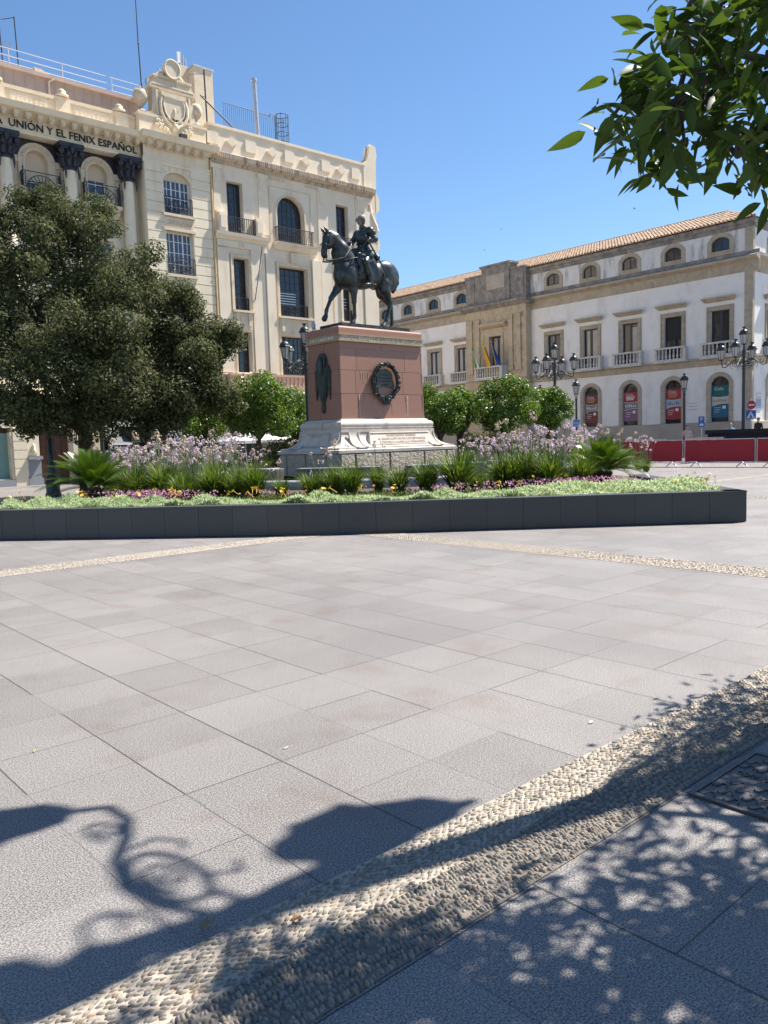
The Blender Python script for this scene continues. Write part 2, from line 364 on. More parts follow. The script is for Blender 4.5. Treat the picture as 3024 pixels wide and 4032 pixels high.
# ---------------------------------------------------------------- plaza paving
def paving_mat():
    m, t, b = new_mat('granite_paving'); N = t.nodes; L = t.links
    geo = N.new('ShaderNodeNewGeometry'); sep = N.new('ShaderNodeSeparateXYZ'); L.new(geo.outputs['Position'], sep.inputs[0])
    def mth(op, a, b_=None, c=None):
        n = N.new('ShaderNodeMath'); n.operation = op
        for i, x in enumerate((a, b_, c)):
            if x is None: continue
            if isinstance(x, (int, float)): n.inputs[i].default_value = x
            else: L.new(x, n.inputs[i])
        return n.outputs[0]
    def noise(sc, det=3, rough=.6):
        n = N.new('ShaderNodeTexNoise'); n.inputs['Scale'].default_value = sc; n.inputs['Detail'].default_value = det; n.inputs['Roughness'].default_value = rough
        L.new(geo.outputs['Position'], n.inputs['Vector']); return n.outputs['Fac']
    def mrange(f, a, b_, c=0., d=1.):
        n = N.new('ShaderNodeMapRange'); n.interpolation_type = 'SMOOTHSTEP'; L.new(f, n.inputs['Value'])
        for i, x in zip(('From Min', 'From Max', 'To Min', 'To Max'), (a, b_, c, d)): n.inputs[i].default_value = x
        return n.outputs[0]
    wob = mth('MULTIPLY', mth('SUBTRACT', noise(2.2, 2), .5), .012)
    X = mth('ADD', mth('SUBTRACT', sep.outputs[0], .037), wob); Y = mth('ADD', mth('SUBTRACT', sep.outputs[1], .10), wob)
    def line(c, period, w):
        f = mth('FRACT', mth('DIVIDE', c, period)); d = mth('MULTIPLY', mth('MINIMUM', f, mth('SUBTRACT', 1., f)), period)
        return mrange(d, w * .55, w, 1., 0.)
    P = .5
    ix = mth('FLOOR', mth('DIVIDE', X, P)); iy = mth('FLOOR', mth('DIVIDE', Y, P))
    def white(a, b_, off):
        n = N.new('ShaderNodeTexWhiteNoise'); n.noise_dimensions = '3D'; cb = N.new('ShaderNodeCombineXYZ')
        L.new(a, cb.inputs[0]); L.new(b_, cb.inputs[1]); cb.inputs[2].default_value = off; L.new(cb.outputs[0], n.inputs['Vector']); return n.outputs['Value']
    # a fine joint between two slabs shows more or less: random strength per joint segment
    jx = mth('ROUND', mth('DIVIDE', X, P)); jy = mth('ROUND', mth('DIVIDE', Y, P))
    sx = mrange(white(jx, iy, 3.3), .0, .8, .25, 1.); sy = mrange(white(ix, jy, 7.7), .2, .9, .05, .95)
    fine = mth('MAXIMUM', mth('MULTIPLY', line(X, P, .0050), sx), mth('MULTIPLY', line(Y, P, .0045), sy))
    thick = mth('MAXIMUM', mth('MULTIPLY', line(X, 2.0, .0058), .85), mth('MULTIPLY', line(Y, 2.0, .0050), .7))
    joint = mth('MAXIMUM', fine, thick)
    # speckled flame-textured granite
    sp = mrange(noise(150, 3, .7), .39, .61); sp2 = noise(60, 2)
    tone = white(ix, iy, 1.1)
    v = mth('ADD', mth('MULTIPLY_ADD', sp, .34, mth('MULTIPLY', tone, .055)), mth('MULTIPLY_ADD', sp2, .16, .225))
    big = mrange(noise(.55, 4), .35, .68)
    v = mth('MULTIPLY', v, mth('MULTIPLY_ADD', big, .10, .92))
    cr = N.new('ShaderNodeValToRGB'); L.new(v, cr.inputs[0]); e = cr.color_ramp.elements
    e[0].position = .25; e[0].color = (.050, .047, .045, 1); e[1].position = .78; e[1].color = (.374, .345, .326, 1)
    # brownish wear in patches, and darker gum spots
    def mix(f, a, col, mode='MIX'):
        mx = N.new('ShaderNodeMix'); mx.data_type = 'RGBA'; mx.blend_type = mode; L.new(f, mx.inputs['Factor']); L.new(a, mx.inputs['A']); mx.inputs['B'].default_value = (*col, 1); return mx.outputs['Result']
    col = mix(mth('MULTIPLY', mrange(noise(1.7, 4), .52, .74), .60), cr.outputs[0], (.80, .68, .62), 'MULTIPLY')
    col = mix(mth('MULTIPLY', mrange(noise(.9, 3), .5, .7), .35), col, (.90, .88, .90), 'MULTIPLY')
    vo = N.new('ShaderNodeTexVoronoi'); vo.inputs['Scale'].default_value = 2.3; L.new(geo.outputs['Position'], vo.inputs['Vector'])
    sc = N.new('ShaderNodeSeparateColor'); L.new(vo.outputs['Color'], sc.inputs[0])
    gum = mth('MULTIPLY', mrange(mth('ADD', vo.outputs['Distance'], mth('MULTIPLY', noise(30, 2), .05)), .065, .075, .8, 0.), mrange(sc.outputs[0], .62, .64))
    col = mix(gum, col, (.14, .13, .13))
    col = mix(mth('MULTIPLY', joint, .88), col, (.035, .033, .032))
    L.new(col, b.inputs['Base Color'])
    b.inputs['Roughness'].default_value = .62; b.inputs['Specular IOR Level'].default_value = .35
    bp = N.new('ShaderNodeBump'); bp.inputs['Strength'].default_value = .5; bp.inputs['Distance'].default_value = .006
    h = mth('SUBTRACT', mth('MULTIPLY', sp, .25), joint); L.new(h, bp.inputs['Height']); L.new(bp.outputs[0], b.inputs['Normal'])
    return m
M['paving'] = paving_mat()
g = MB(); g.quad((-300, -300, 0), (500, -300, 0), (500, 500, 0), (-300, 500, 0))
tag(g.build('plaza_paving', 'paving'), kind='structure')

# ---------------------------------------------------------------- pebble bands (river pebbles set on edge in mortar)
def pebble_mat():
    m, t, b = new_mat('river_pebble'); N = t.nodes; L = t.links
    at = N.new('ShaderNodeAttribute'); at.attribute_name = 'rnd'
    r = N.new('ShaderNodeValToRGB'); L.new(at.outputs['Fac'], r.inputs[0]); e = r.color_ramp.elements
    e[0].position = 0; e[0].color = (.14, .13, .12, 1); e[1].position = 1; e[1].color = (.38, .32, .245, 1)
    for p, c in ((.3, (.23, .20, .165)), (.62, (.29, .255, .21)), (.82, (.27, .20, .13))): x = e.new(p); x.color = (*c, 1)
    geo = N.new('ShaderNodeNewGeometry'); n = N.new('ShaderNodeTexNoise'); n.inputs['Scale'].default_value = 90; L.new(geo.outputs['Position'], n.inputs['Vector'])
    mx = N.new('ShaderNodeMix'); mx.data_type = 'RGBA'; mx.blend_type = 'MULTIPLY'; mx.inputs['Factor'].default_value = .35; L.new(r.outputs[0], mx.inputs['A']); L.new(n.outputs['Color'], mx.inputs['B'])
    L.new(mx.outputs['Result'], b.inputs['Base Color']); b.inputs['Roughness'].default_value = .55
    return m
M['pebble'] = pebble_mat()
rng = np.random.default_rng(5)
def ell_template(nu, nv):
    vs = [(sin(pi * j / nv) * cos(2 * pi * i / nu), sin(pi * j / nv) * sin(2 * pi * i / nu), cos(pi * j / nv)) for j in range(nv + 1) for i in range(nu)]
    fs = [(j * nu + i, (j + 1) * nu + i, (j + 1) * nu + (i + 1) % nu, j * nu + (i + 1) % nu) for j in range(nv) for i in range(nu)]
    return np.array(vs), np.array(fs)
def pebbles(name, cx, cy, cz, a, b, c, ang, tilt, tones, nu=8, nv=6):
    """cx.. arrays of centres, a,b,c semi axes, ang rotation about z"""
    tv, tf = ell_template(nu, nv); n = len(cx)
    V = tv[None] * np.stack([a, b, c], 1)[:, None, :]
    V = V * (1 + .06 * np.sin(tv[None, :, 0:1] * 3 + rng.uniform(0, 6, (n, 1, 1))))
    ct, st = np.cos(tilt)[:, None], np.sin(tilt)[:, None]
    x, y, z = V[..., 0], V[..., 1], V[..., 2]
    x, z = x * ct + z * st, -x * st + z * ct
    ca, sa = np.cos(ang)[:, None], np.sin(ang)[:, None]
    X = x * ca - y * sa + cx[:, None]; Y = x * sa + y * ca + cy[:, None]; Z = z + cz[:, None]
    F = tf[None] + (np.arange(n) * len(tv))[:, None, None]
    o = np_mesh(name, np.stack([X, Y, Z], -1).reshape(-1, 3), F.reshape(-1, 4), 'pebble', rnd=np.repeat(tones, len(tf)), smooth=True)
    return tag(o, kind='stuff')
def rows(x0, x1, y0, y1, dx, dy, jit):
    nx = int((x1 - x0) / dx); ny = max(1, int((y1 - y0) / dy))
    X, Y = np.meshgrid(np.arange(nx), np.arange(ny)); X = X.ravel().astype(float); Y = Y.ravel()
    px = x0 + (X + .5 + .5 * (Y % 2)) * dx + rng.normal(0, jit * dx, X.size); py = y0 + (Y + .5) * (y1 - y0) / ny + rng.normal(0, jit * dy, X.size)
    return px, py
def band_field(name, x0, x1, y0, y1, along, L_, W_, h, nu, nv, bare=0.0, jit=.12, swap=False, angj=.25, proud=.35):
    """pebbles of length L_, width W_; 'along' = long axis parallel to the band's own length. Band lies along x (swap: along y)"""
    if along: px, py = rows(x0, x1, y0, y1, L_ * .95, W_ * .93, jit)
    else: px, py = rows(x0, x1, y0, y1, W_ * .90, L_ * .88, jit)
    k = (px > x0) & (px < x1) & (py > y0 + W_ * .3) & (py < y1 - W_ * .3)
    if bare:
        k &= (np.sin(px * 3.1 + 1.3 * np.sin(py * 9)) + np.sin(px * 7.3 + py * 11) * .5 > -1.5 + bare * 2) | (rng.random(px.size) > .35)
    px, py = px[k], py[k]; n = px.size
    s = rng.uniform(.78, 1.15, n); a = L_ / 2 * s; b = W_ / 2 * rng.uniform(.85, 1.2, n); c = h * rng.uniform(.85, 1.1, n)
    wave = .35 * np.sin(px * 2.3 + py * 5)
    ang = rng.normal(0, angj, n) + (wave * .5 if along else pi / 2 + wave * .6)
    cz = .004 - c * (1 - proud * rng.uniform(.6, 1.35, n) * 1.6)
    tones = np.clip(rng.beta(2, 2, n) * .95, 0, 1)
    tl = rng.normal(0, .18, n)
    if swap: px, py = py.copy(), px.copy(); ang = pi / 2 - ang
    return pebbles(name, px, py, cz, a, b, c, ang, tl, tones, nu, nv)
def mortar(name, x0, x1, y0, y1, m='mortar'):
    q = MB(); q.quad((x0, y0, .004), (x1, y0, .004), (x1, y1, .004), (x0, y1, .004)); tag(q.build(name, m), kind='structure')
M['mortar2'] = mat('dark_mortar', (.20, .175, .145), (.14, .12, .10), 18, .95, .4, 60)
mortar('pebble_path', -3, 9, 1.870, 2.116); mortar('pebble_edging', -3, 9, 1.612, 1.870, 'mortar2')
band_field('pebbles_lying_flat', .3, 7.2, 1.872, 2.112, True, .035, .0138, .015, 7, 5, proud=.30, jit=.16, angj=.28)
band_field('pebbles_set_upright', .3, 7.2, 1.616, 1.872, False, .031, .0172, .020, 8, 6, bare=.10, jit=.17, angj=.38, proud=.33)
mortar('far_pebble_path', -3, 8.14, 10.27, 10.85)
band_field('far_pebbles', 1.5, 7.9, 10.28, 10.84, True, .05, .022, .022, 6, 4, proud=.18)
mortar('crossing_pebble_path', 8.15, 8.70, -4, 10.85)
band_field('crossing_pebbles', 1.5, 9.9, 8.16, 8.69, True, .05, .022, .022, 6, 4, proud=.18, swap=True)
mortar('distant_pebble_path', 17.45, 17.95, -6, 18)
band_field('distant_pebbles', 4.5, 8.6, 17.46, 17.94, True, .08, .04, .03, 5, 4, proud=.18, swap=True)
mortar('side_pebble_path', 18.2, 40, 10.95, 11.35)
band_field('side_pebbles', 19.5, 30, 10.96, 11.34, True, .08, .04, .03, 5, 4, proud=.18)

# ---------------------------------------------------------------- cast iron cover
t = thing('manhole_cover', 'dark cast iron street cover with raised hooks and lettering beside the pebble band', 'manhole cover', (3.33, 1.27, .004))
fr = MB()
for a in ((3.02, 3.64, 1.555, 1.58), (3.02, 3.64, .965, .99), (3.02, 3.045, .99, 1.555), (3.615, 3.64, .99, 1.555)): fr.box(*a, .0035, .013)
fr.build('frame', 'castiron', t)
pl = MB(); pl.box(3.049, 3.611, .994, 1.551, .003, .009); pl.build('plate', 'castiron', t)
hk = MB()
def hook(x, y, s=1.0):
    pts = [(-.034, -.012), (-.024, .018), (-.004, .018), (.004, -.018), (.024, -.018), (.034, .012)]
    P = [(x + b_ * 1.0 * s, y + a * s, .0095) for a, b_ in pts]
    hk.tube(P, .0042, 5)
for x in (3.075, 3.13, 3.185, 3.245): 
    for j in range(6): hook(x, 1.52 - j * .10 - (.05 if round((x - 3.075) / .057) % 2 else 0))
for j in range(6): hook(3.44, 1.52 - j * .075); hook(3.50, 1.52 - j * .1); hook(3.56, 1.47 - j * .1)
hk.build('raised_hooks', 'castiron', t)
# letters run along the cover, read from the far side
vs, fs = text_mesh('PUBLICO', .052, .005, lambda u, o, z: (3.375 - z, 1.375 + u, .0105 + o), 'LEFT', sx=.72)
MB().add(vs, fs).build('lettering', 'castiron', t)

# ---------------------------------------------------------------- litter on the slabs
def butt(x, y, a, c, label):
    q = MB(); q.tube([(x - cos(a) * .014, y - sin(a) * .014, .0045), (x + cos(a) * .014, y + sin(a) * .014, .0045)], .004, 7)
    tag(q.build('cigarette_end', c), label, 'cigarette end', 'cigarette ends on the ground')
M['filter'] = mat('orange_filter', (.55, .26, .08), None); M['paperw'] = mat('white_paper', (.45, .44, .41), None)
butt(1.231, 4.101, .9, 'filter', 'orange cigarette end on the slabs left of the others'); butt(2.142, 3.213, .2, 'paperw', 'white cigarette end on open slabs ahead of the lamp shadow'); 
q = MB(); q.box(1.32, 1.352, 1.985, 1.994, .018, .026); tag(q.build('cigarette_end', 'filter'), 'orange cigarette end lying on the pebble band', 'cigarette end', 'cigarette ends on the ground')
q = MB(); q.tube([(3.44, 2.34, .003), (3.46, 2.338, .006), (3.475, 2.35, .003)], [.004, .012, .004], 6); tag(q.build('paper_scrap', 'paperw'), 'crumpled white paper scrap on the slabs above the pebble band', 'paper scrap')
def leaf_shape(L_, W_, curl=.15, n=6):
    vs = []; fs = []
    for i in range(n + 1):
        s_ = i / n; w = W_ * (sin(pi * min(1, s_ ** .8)) ** .9) * (1 - .35 * s_); x = L_ * s_; z = -curl * L_ * s_ * s_
        vs += [(x, -w / 2, z + w * .18), (x, 0, z), (x, w / 2, z + w * .18)]
    for i in range(n):
        a = i * 3; fs += [(a, a + 1, a + 4, a + 3), (a + 1, a + 2, a + 5, a + 4)]
    return vs, fs
M['greenleaf'] = mat('fallen_green_leaf', (.16, .24, .07), (.24, .26, .08), 30, .5); M['dryleaf'] = mat('dry_leaf', (.20, .12, .06), (.28, .17, .08), 40, .7)
def fallen(x, y, a, L_, W_, c, label):
    vs, fs = leaf_shape(L_, W_, -.1); q = MB(); q.add([(x + v[0] * cos(a) - v[1] * sin(a), y + v[0] * sin(a) + v[1] * cos(a), .022 + v[2]) for v in vs], fs)
    tag(q.build('fallen_leaf', c), label, 'fallen leaf')
fallen(3.50, 1.69, -.9, .075, .03, 'greenleaf', 'fallen green leaf on the pebbles by the iron cover')
fallen(1.09, 2.15, .2, .06, .035, 'dryleaf', 'dry brown leaf in the lamp shadow on the slabs')

# ---------------------------------------------------------------- planter wall
t = thing('planter_wall', 'low black granite slab wall round the flower bed', 'planter', (7.58, 10.6, 0))
HW = .515
C0 = Vector((7.58, 10.6, 0)); R0 = Vector((12.93, 5.755, 0)); L0 = Vector((3.75, 15.09, 0))
dirE = Vector((.70, .71, 0)).normalized()
RB = R0 + dirE * 6.2; LB = L0 + dirE * 6.2
def wall_run(a, b, width=.6, joints=None, th=.34):
    d = (b - a); ln = d.length; d.normalize(); nrm = Vector((-d.y, d.x, 0))   # nrm points inwards
    if nrm.dot(Vector((13, 13, 0)) - a) < 0: nrm = -nrm
    q = MB(); n = max(1, round(ln / width)); rr = random.Random(int(ln * 97))
    for i in range(n):
        s0 = ln * i / n; s1 = ln * (i + 1) / n; q.r = rr.choice([.35, .45, .5, .55, .6, .8] if a != C0 else [.10, .15, .2, .2, .25, .35])  # run right of the corner toned darker, imitating shade on its facing
        e = .002; dz = rr.uniform(-.002, .002); do = rr.uniform(0, .003)
        p = lambda s_, o, z: tuple(a + d * s_ + nrm * o + Vector((0, 0, z)))
        q.box(s0 + e, s1 - e, .0 + do, .05, .012, HW - .03, T=lambda u, o, z: p(u, o, z))
    cp = MB(); cp.r = .55
    for i in range(max(1, n // 2)):
        k = max(1, n // 2); s0 = ln * i / k; s1 = ln * (i + 1) / k
        cp.box(s0 + .0015, s1 - .0015, -.006, th, HW - .028, HW, T=lambda u, o, z: p(u, o, z))
    bk = MB(); bk.box(0, ln, .055, th - .02, 0, HW - .03, T=lambda u, o, z: p(u, o, z))
    return q, cp, bk
for a, b in ((L0, C0), (C0, R0), (R0, RB), (L0, LB)):
    q, cp, bk = wall_run(a, b); q.build('slab_facing', 'blackgranite', t); cp.build('coping', 'blackgranite', t); bk.build('core', 'black', t)
# soil inside
q = MB(); pts = [L0, C0, R0, RB, Vector((21.5, 17, 0)), Vector((20, 23, 0)), Vector((12.0, 24, 0)), LB]
cen = Vector((13, 14, 0)); ins = [p + (cen - p).normalized() * .25 for p in pts]
q.add([(p.x, p.y, .46) for p in ins], [list(range(len(ins)))]); tag(q.build('planting_soil', 'soil'), kind='structure')
# ---------------------------------------------------------------- flower bed planting
def simple_leaf(name, cols, trans=.3, rough=.5, spec=.4): return leaf_mat(name, cols, trans, rough, 3.0, spec)
M['silver'] = simple_leaf('silver_foliage', [(.12, .18, .07), (.28, .36, .17), (.46, .53, .32), (.62, .66, .50)], .4, .7, .2)
M['blade'] = simple_leaf('strap_leaf', [(.022, .045, .009), (.045, .085, .014), (.085, .14, .02), (.18, .21, .04)], .35, .45)
M['stalk'] = simple_leaf('flower_stalk', [(.14, .18, .08), (.22, .26, .13)], .2, .6)
M['lilac'] = simple_leaf('lilac_umbel', [(.42, .32, .40), (.54, .43, .50), (.62, .53, .56)], .3, .6, .2)
M['faded'] = simple_leaf('faded_umbel', [(.42, .32, .24), (.52, .42, .33)], .2, .8, .1)
M['gazania'] = mat('yellow_petal', (.78, .42, .02), (.80, .55, .04), 20, .6)
M['pinkflower'] = simple_leaf('pink_petal', [(.36, .13, .23), (.52, .24, .35), (.62, .42, .47)], .3, .6, .2)
M['frond'] = simple_leaf('sago_frond', [(.022, .05, .008), (.05, .10, .012), (.10, .17, .02)], .22, .32, .5)
M['cycadtrunk'] = mat('shaggy_trunk', (.05, .035, .022), (.09, .065, .04), 18, .95, .8, 30)
DCR = (R0 - C0).normalized(); NCR = Vector((-DCR.y, DCR.x, 0)); LCR = (R0 - C0).length
DCL = (L0 - C0).normalized(); NCL = Vector((DCL.y, -DCL.x, 0)); LCL = (L0 - C0).length
def bed(s, d):
    """point in the bed: s along the front wall from the corner C (positive to the right), d inwards"""
    if s >= 0: return C0 + DCR * s + (NCR * d if s > .15 * d else (NCR + NCL).normalized() * d)
    return C0 + DCL * (-s) + (NCL * d if -s > .15 * d else (NCR + NCL).normalized() * d)
SOIL = .46
# silver-leaved ground cover along the wall
rng = np.random.default_rng(31)
n = 52000
s = rng.uniform(-LCL + .25, LCR - .25, n)
inner = np.where(s > 3.6, 1.25 + .9 * np.clip((s - 3.6) / 3, 0, 1), np.where(s < -2.6, 1.1 + .5 * np.clip((-s - 2.6) / 2, 0, 1), .80)) + .18 * np.sin(s * 2.7) + .1 * np.sin(s * 6.1)
d = .30 + (inner - .30) * rng.random(n)
xy = np.array([tuple(bed(a, b))[:2] for a, b in zip(s, d)])
mound = .07 + .055 * np.sin(s * 3.3 + 1.7 * np.sin(d * 4)) + .06 * np.sin(s * 8.7 + d * 9) + .07 * np.clip((d - .3) / .5, 0, 1)
mound *= np.clip((inner - d) / .25, .35, 1); mound = np.clip(mound * .82, .03, .3)
z = SOIL + mound * (1 - .75 * rng.random(n) ** 2.2)
def tufts(c_, L_, W_, up, rng, spread=1.0):
    n = len(c_); t = rng.normal(0, spread, (n, 3)); t[:, 2] = np.abs(t[:, 2]) + up; t /= np.linalg.norm(t, axis=1)[:, None]
    r = rng.normal(size=(n, 3)); s_ = np.cross(t, r); s_ /= np.linalg.norm(s_, axis=1)[:, None]; nm = np.cross(s_, t)
    L_ = (L_ * rng.uniform(.7, 1.3, n))[:, None]; W_ = (W_ * rng.uniform(.7, 1.3, n))[:, None]
    v = np.stack([c_ - s_ * W_ * .15, c_ + t * L_ * .55 - s_ * W_ * .5 + nm * L_ * .06, c_ + t * L_ - nm * L_ * .08, c_ + t * L_ * .55 + s_ * W_ * .5 + nm * L_ * .06], 1)
    return v.reshape(-1, 3), np.arange(4 * n).reshape(-1, 4), rng.random(n)
V, F, rn = tufts(np.column_stack([xy, z]), .062, .024, .35, rng)
tag(np_mesh('silver_ground_cover', V, F, 'silver', rnd=np.clip(rn * .7 + .25, 0, 1)), kind='stuff')
# pink flowers behind it, in patches
n = 9500; s = rng.uniform(-LCL + .8, LCR - .6, n); d = rng.uniform(.75, 2.0, n)
dens = .95 * np.exp(-((s + 3.3) / .85) ** 2) + .8 * np.exp(-((s - 4.9) / 1.1) ** 2) + .16 * np.exp(-((s - 2.6) / .9) ** 2) + .10 * np.exp(-((s + .9) / .6) ** 2)
inn = np.where(s > 3.6, 1.15 + .9 * np.clip((s - 3.6) / 3, 0, 1), np.where(s < -2.6, 1.0 + .5 * np.clip((-s - 2.6) / 2, 0, 1), .75))
k = (rng.random(n) < dens) & (d > inn - .1) & (d < inn + .75); s, d = s[k], d[k]
xy = np.array([tuple(bed(a, b))[:2] for a, b in zip(s, d)]); z = SOIL + .05 + .20 * rng.random(len(s)) ** .6
V, F, rn = tufts(np.column_stack([xy, z]), .045, .035, .2, rng, 1.4)
tag(np_mesh('pink_bedding_flowers', V, F, 'pinkflower', rnd=rn), kind='stuff')
n = 9000; s = rng.uniform(-LCL + .8, LCR - .6, n); d = rng.uniform(.8, 2.3, n)
xy = np.array([tuple(bed(a, b))[:2] for a, b in zip(s, d)]); z = SOIL + .10 * rng.random(n)
V, F, rn = tufts(np.column_stack([xy, z]), .06, .02, .3, rng, 1.2); tag(np_mesh('low_green_foliage', V, F, 'blade', rnd=rn), kind='stuff')
# gazanias
rr = random.Random(15); gz0 = None
for i in range(56):
    s_ = rr.uniform(-LCL + .3, LCR - .3)
    if rr.random() < .45: s_ = rr.choice([-4.3, -2.4, -.6, .6, 2.9, 5.6, 6.6]) + rr.gauss(0, .35)
    d_ = rr.uniform(.42, .95 if s_ < 4 else 1.9); p = bed(max(-LCL + .3, min(LCR - .3, s_)), d_); zz_ = SOIL + rr.uniform(.20, .32)
    if gz0 is None:
        q = MB(); 
        for k in range(9):
            a = 2 * pi * k / 9; q.add([(0, 0, 0), (.026 * cos(a - .3), .026 * sin(a - .3), .010), (.043 * cos(a), .043 * sin(a), .018), (.026 * cos(a + .3), .026 * sin(a + .3), .010)], [(0, 1, 2, 3)])
        q.ell((0, 0, .006), (.012, .012, .008), 6, 4); q.tube([(0, 0, 0), (.01, 0, -.12)], .004, 4); o = gz0 = q.build('gazania', 'gazania'); tag(o, 'small yellow daisy flower in the silver ground cover along the wall', 'flower', 'yellow daisies along the black wall')
    else: o = gz0.copy(); C.objects.link(o)
    o.location = (p.x, p.y, zz_); o.rotation_euler = (rr.gauss(0, .5), rr.gauss(0, .5), rr.uniform(0, 6)); o.scale = [rr.uniform(.8, 1.25)] * 3
# strap-leaved clumps, with and without flower stems
def blades(rng, n, R, H, spread):
    """arching strap leaves as 4-segment ribbons"""
    a = rng.uniform(0, 2 * pi, n); rad = R * .25 * np.sqrt(rng.random(n)); bx, by = rad * np.cos(a), rad * np.sin(a)
    a2 = a + rng.normal(0, .5, n); out = spread * rng.uniform(.25, 1.2, n); h = H * rng.uniform(.6, 1.12, n); w = rng.uniform(.006, .011, n)
    vs = []; m = 5
    for i in range(m):
        t_ = i / (m - 1); r_ = out * t_ ** 1.6; z = h * (t_ * 1.15 - .32 * t_ ** 3 * (out / spread) ** 1.2 * 1.4)
        x = bx + np.cos(a2) * r_; y = by + np.sin(a2) * r_; ww = w * (1 - t_ ** 2.5 * .92)
        vs += [np.stack([x - np.sin(a2) * ww, y + np.cos(a2) * ww, z], 1), np.stack([x + np.sin(a2) * ww, y - np.cos(a2) * ww, z], 1)]
    V = np.stack(vs, 1).reshape(-1, 3); f = np.array([[2 * i, 2 * i + 1, 2 * i + 3, 2 * i + 2] for i in range(m - 1)])
    F = (f[None] + (np.arange(n) * 2 * m)[:, None, None]).reshape(-1, 4)
    return V, F, np.repeat(rng.random(n), m - 1)
def clump(name, label, seed, nb, H, spread, stems, SH, fade=.12):
    rng = np.random.default_rng(seed); rr = random.Random(seed)
    t = thing(name, label, 'plant', (0, 0, 0), 'strap-leaved clumps in the flower bed')
    V, F, rn = blades(rng, nb, .3, H, spread); np_mesh('leaves', V, F, 'blade', t, rnd=rn)
    if stems:
        q = MB(); hv = []; hf = []; hm = []
        for k in range(stems):
            a = rr.uniform(0, 6.28); r0 = rr.uniform(0, .12); r1 = r0 + abs(rr.gauss(.12, .10)); h = SH * rr.uniform(.72, 1.08); q.r = rr.random()
            tip = (r1 * cos(a), r1 * sin(a), h); q.tube([(r0 * cos(a), r0 * sin(a), .05), ((r0 + r1) / 2 * cos(a) * .9, (r0 + r1) / 2 * sin(a) * .9, h * .55), tip], [.006, .005, .004], 4, cap=False)
            fd = rr.random() < fade
            for j in range(15):
                d = Vector((rr.gauss(0, 1), rr.gauss(0, 1), rr.gauss(.55, .8))).normalized(); c_ = Vector(tip) + d * rr.uniform(.025, .055); u = d.orthogonal().normalized(); v = d.cross(u); w = rr.uniform(.012, .019)
                b = len(hv); hv += [tuple(c_ + u * w), tuple(c_ + v * w), tuple(c_ - u * w), tuple(c_ - v * w)]; hf.append((b, b + 1, b + 2, b + 3)); hm.append(int(fd))
        st_ = q.build('flower_stems', 'stalk', t); np_mesh('flower_heads', hv, hf, ['lilac', 'faded'], st_, rnd=[rr.random() for _ in hf], fm=hm)
    return t
def scatter(protos, pts, lab, seed):
    rr = random.Random(seed)
    for i, (p, j) in enumerate(pts):
        big = 1.34 if ((p - C0).dot(DCL) > 1.2 and (p - C0).dot(NCL) < 3.1) or ((p - C0).dot(DCR) > 2.6 and (p - C0).dot(NCR) < 3.1) else 1.0
        src = protos[j]
        if not src.get('_used'):
            o = src; o['_used'] = 1; o.location = (p.x, p.y, SOIL - .01); o.rotation_euler = (0, 0, rr.uniform(0, 6))
        else: o = copy_tree(src, (p.x, p.y, SOIL - .01), rr.uniform(0, 6.28), None, rr.uniform(.75, 1.2) * big)
        if '_used' in o: del o['_used']
        src['_used'] = 1
    for s_ in protos:
        if '_used' in s_: del s_['_used']
lb1 = 'leafy green strap-leaved clump in the front row of the flower bed'; lb2 = 'strap-leaved clump with a few thin lilac flower stems in the bed'; lb3 = 'strap-leaved clump thick with lilac flower heads at the back of the bed'
P_ = [clump('leafy_clump', lb1, 1, 300, .72, .44, 0, 0), clump('leafy_clump', lb1, 2, 280, .60, .48, 0, 0), clump('flowering_clump', lb2, 3, 260, .56, .44, 5, .95, .3), clump('flowering_clump', lb3, 4, 160, .46, .40, 15, .98, .15), clump('flowering_clump', lb3, 5, 160, .42, .40, 19, 1.04, .2)]
pts = []; rr = random.Random(99)
CY = [(6.12, 15.51), (13.89, 9.09)]
def ok(p, rad=.72):
    if p.x * 9.09 - p.y * 13.89 > -.6 and (p.x - C0.x) > 1.5: return False      # the planting stops at the right palm
    if p.x * 15.51 - p.y * 6.12 < .9 * (1 if p.length > 16.2 else .2): return False   # and starts right of the left palm
    return all((p.x - a) ** 2 + (p.y - b) ** 2 > rad * rad for a, b in CY) and (p.x - MCXc) ** 2 + (p.y - MCYc) ** 2 > 6.22 ** 2
MCXc, MCYc = 15.44, 18.075
s_ = -4.9
while s_ < 6.0:     # front row
    d_ = 2.0 + rr.gauss(0, .2) + (.25 if s_ > 3.6 else 0); p = bed(s_, d_)
    if ok(p) and not (1.0 < s_ < 1.35) and rr.random() > .08: pts.append((p, rr.choice([0, 0, 1, 1, 2])))
    s_ += .52 + rr.gauss(0, .10)
s_ = -5.2
while s_ < 6.4:     # second row
    p = bed(s_, 2.65 + rr.gauss(0, .15))
    if ok(p) and (not -1.6 < s_ < 2.8 or rr.random() < .25): pts.append((p, rr.choice([1, 1, 2] if -2.2 < s_ < 3.0 else [0, 2, 2, 3])))
    s_ += .55 + rr.gauss(0, .08)
for rowd in (3.4, 3.95, 4.5, 5.05, 5.6):
    s_ = -5.6
    while s_ < 9.5:
        p = bed(s_, rowd + rr.gauss(0, .15))
        if ok(p):
            if s_ < -2.0 or s_ > 3.2: pts.append((p, rr.choice([3, 4])))
            elif rowd < 3.6 and rr.random() < .12: pts.append((p, 2))
        s_ += .62 + rr.gauss(0, .1)
for a in range(0, 360, 5):      # planting behind the pool
    r_ = rr.uniform(6.5, 8.2); p = Vector((MCXc + r_ * cos(radians(a)), MCYc + r_ * sin(radians(a)), 0))
    if (p - C0).dot(NCR) > 6 and (p - C0).dot(NCL) > 6: pts.append((p, rr.choice([2, 3, 3])))
scatter(P_, pts, '', 7)
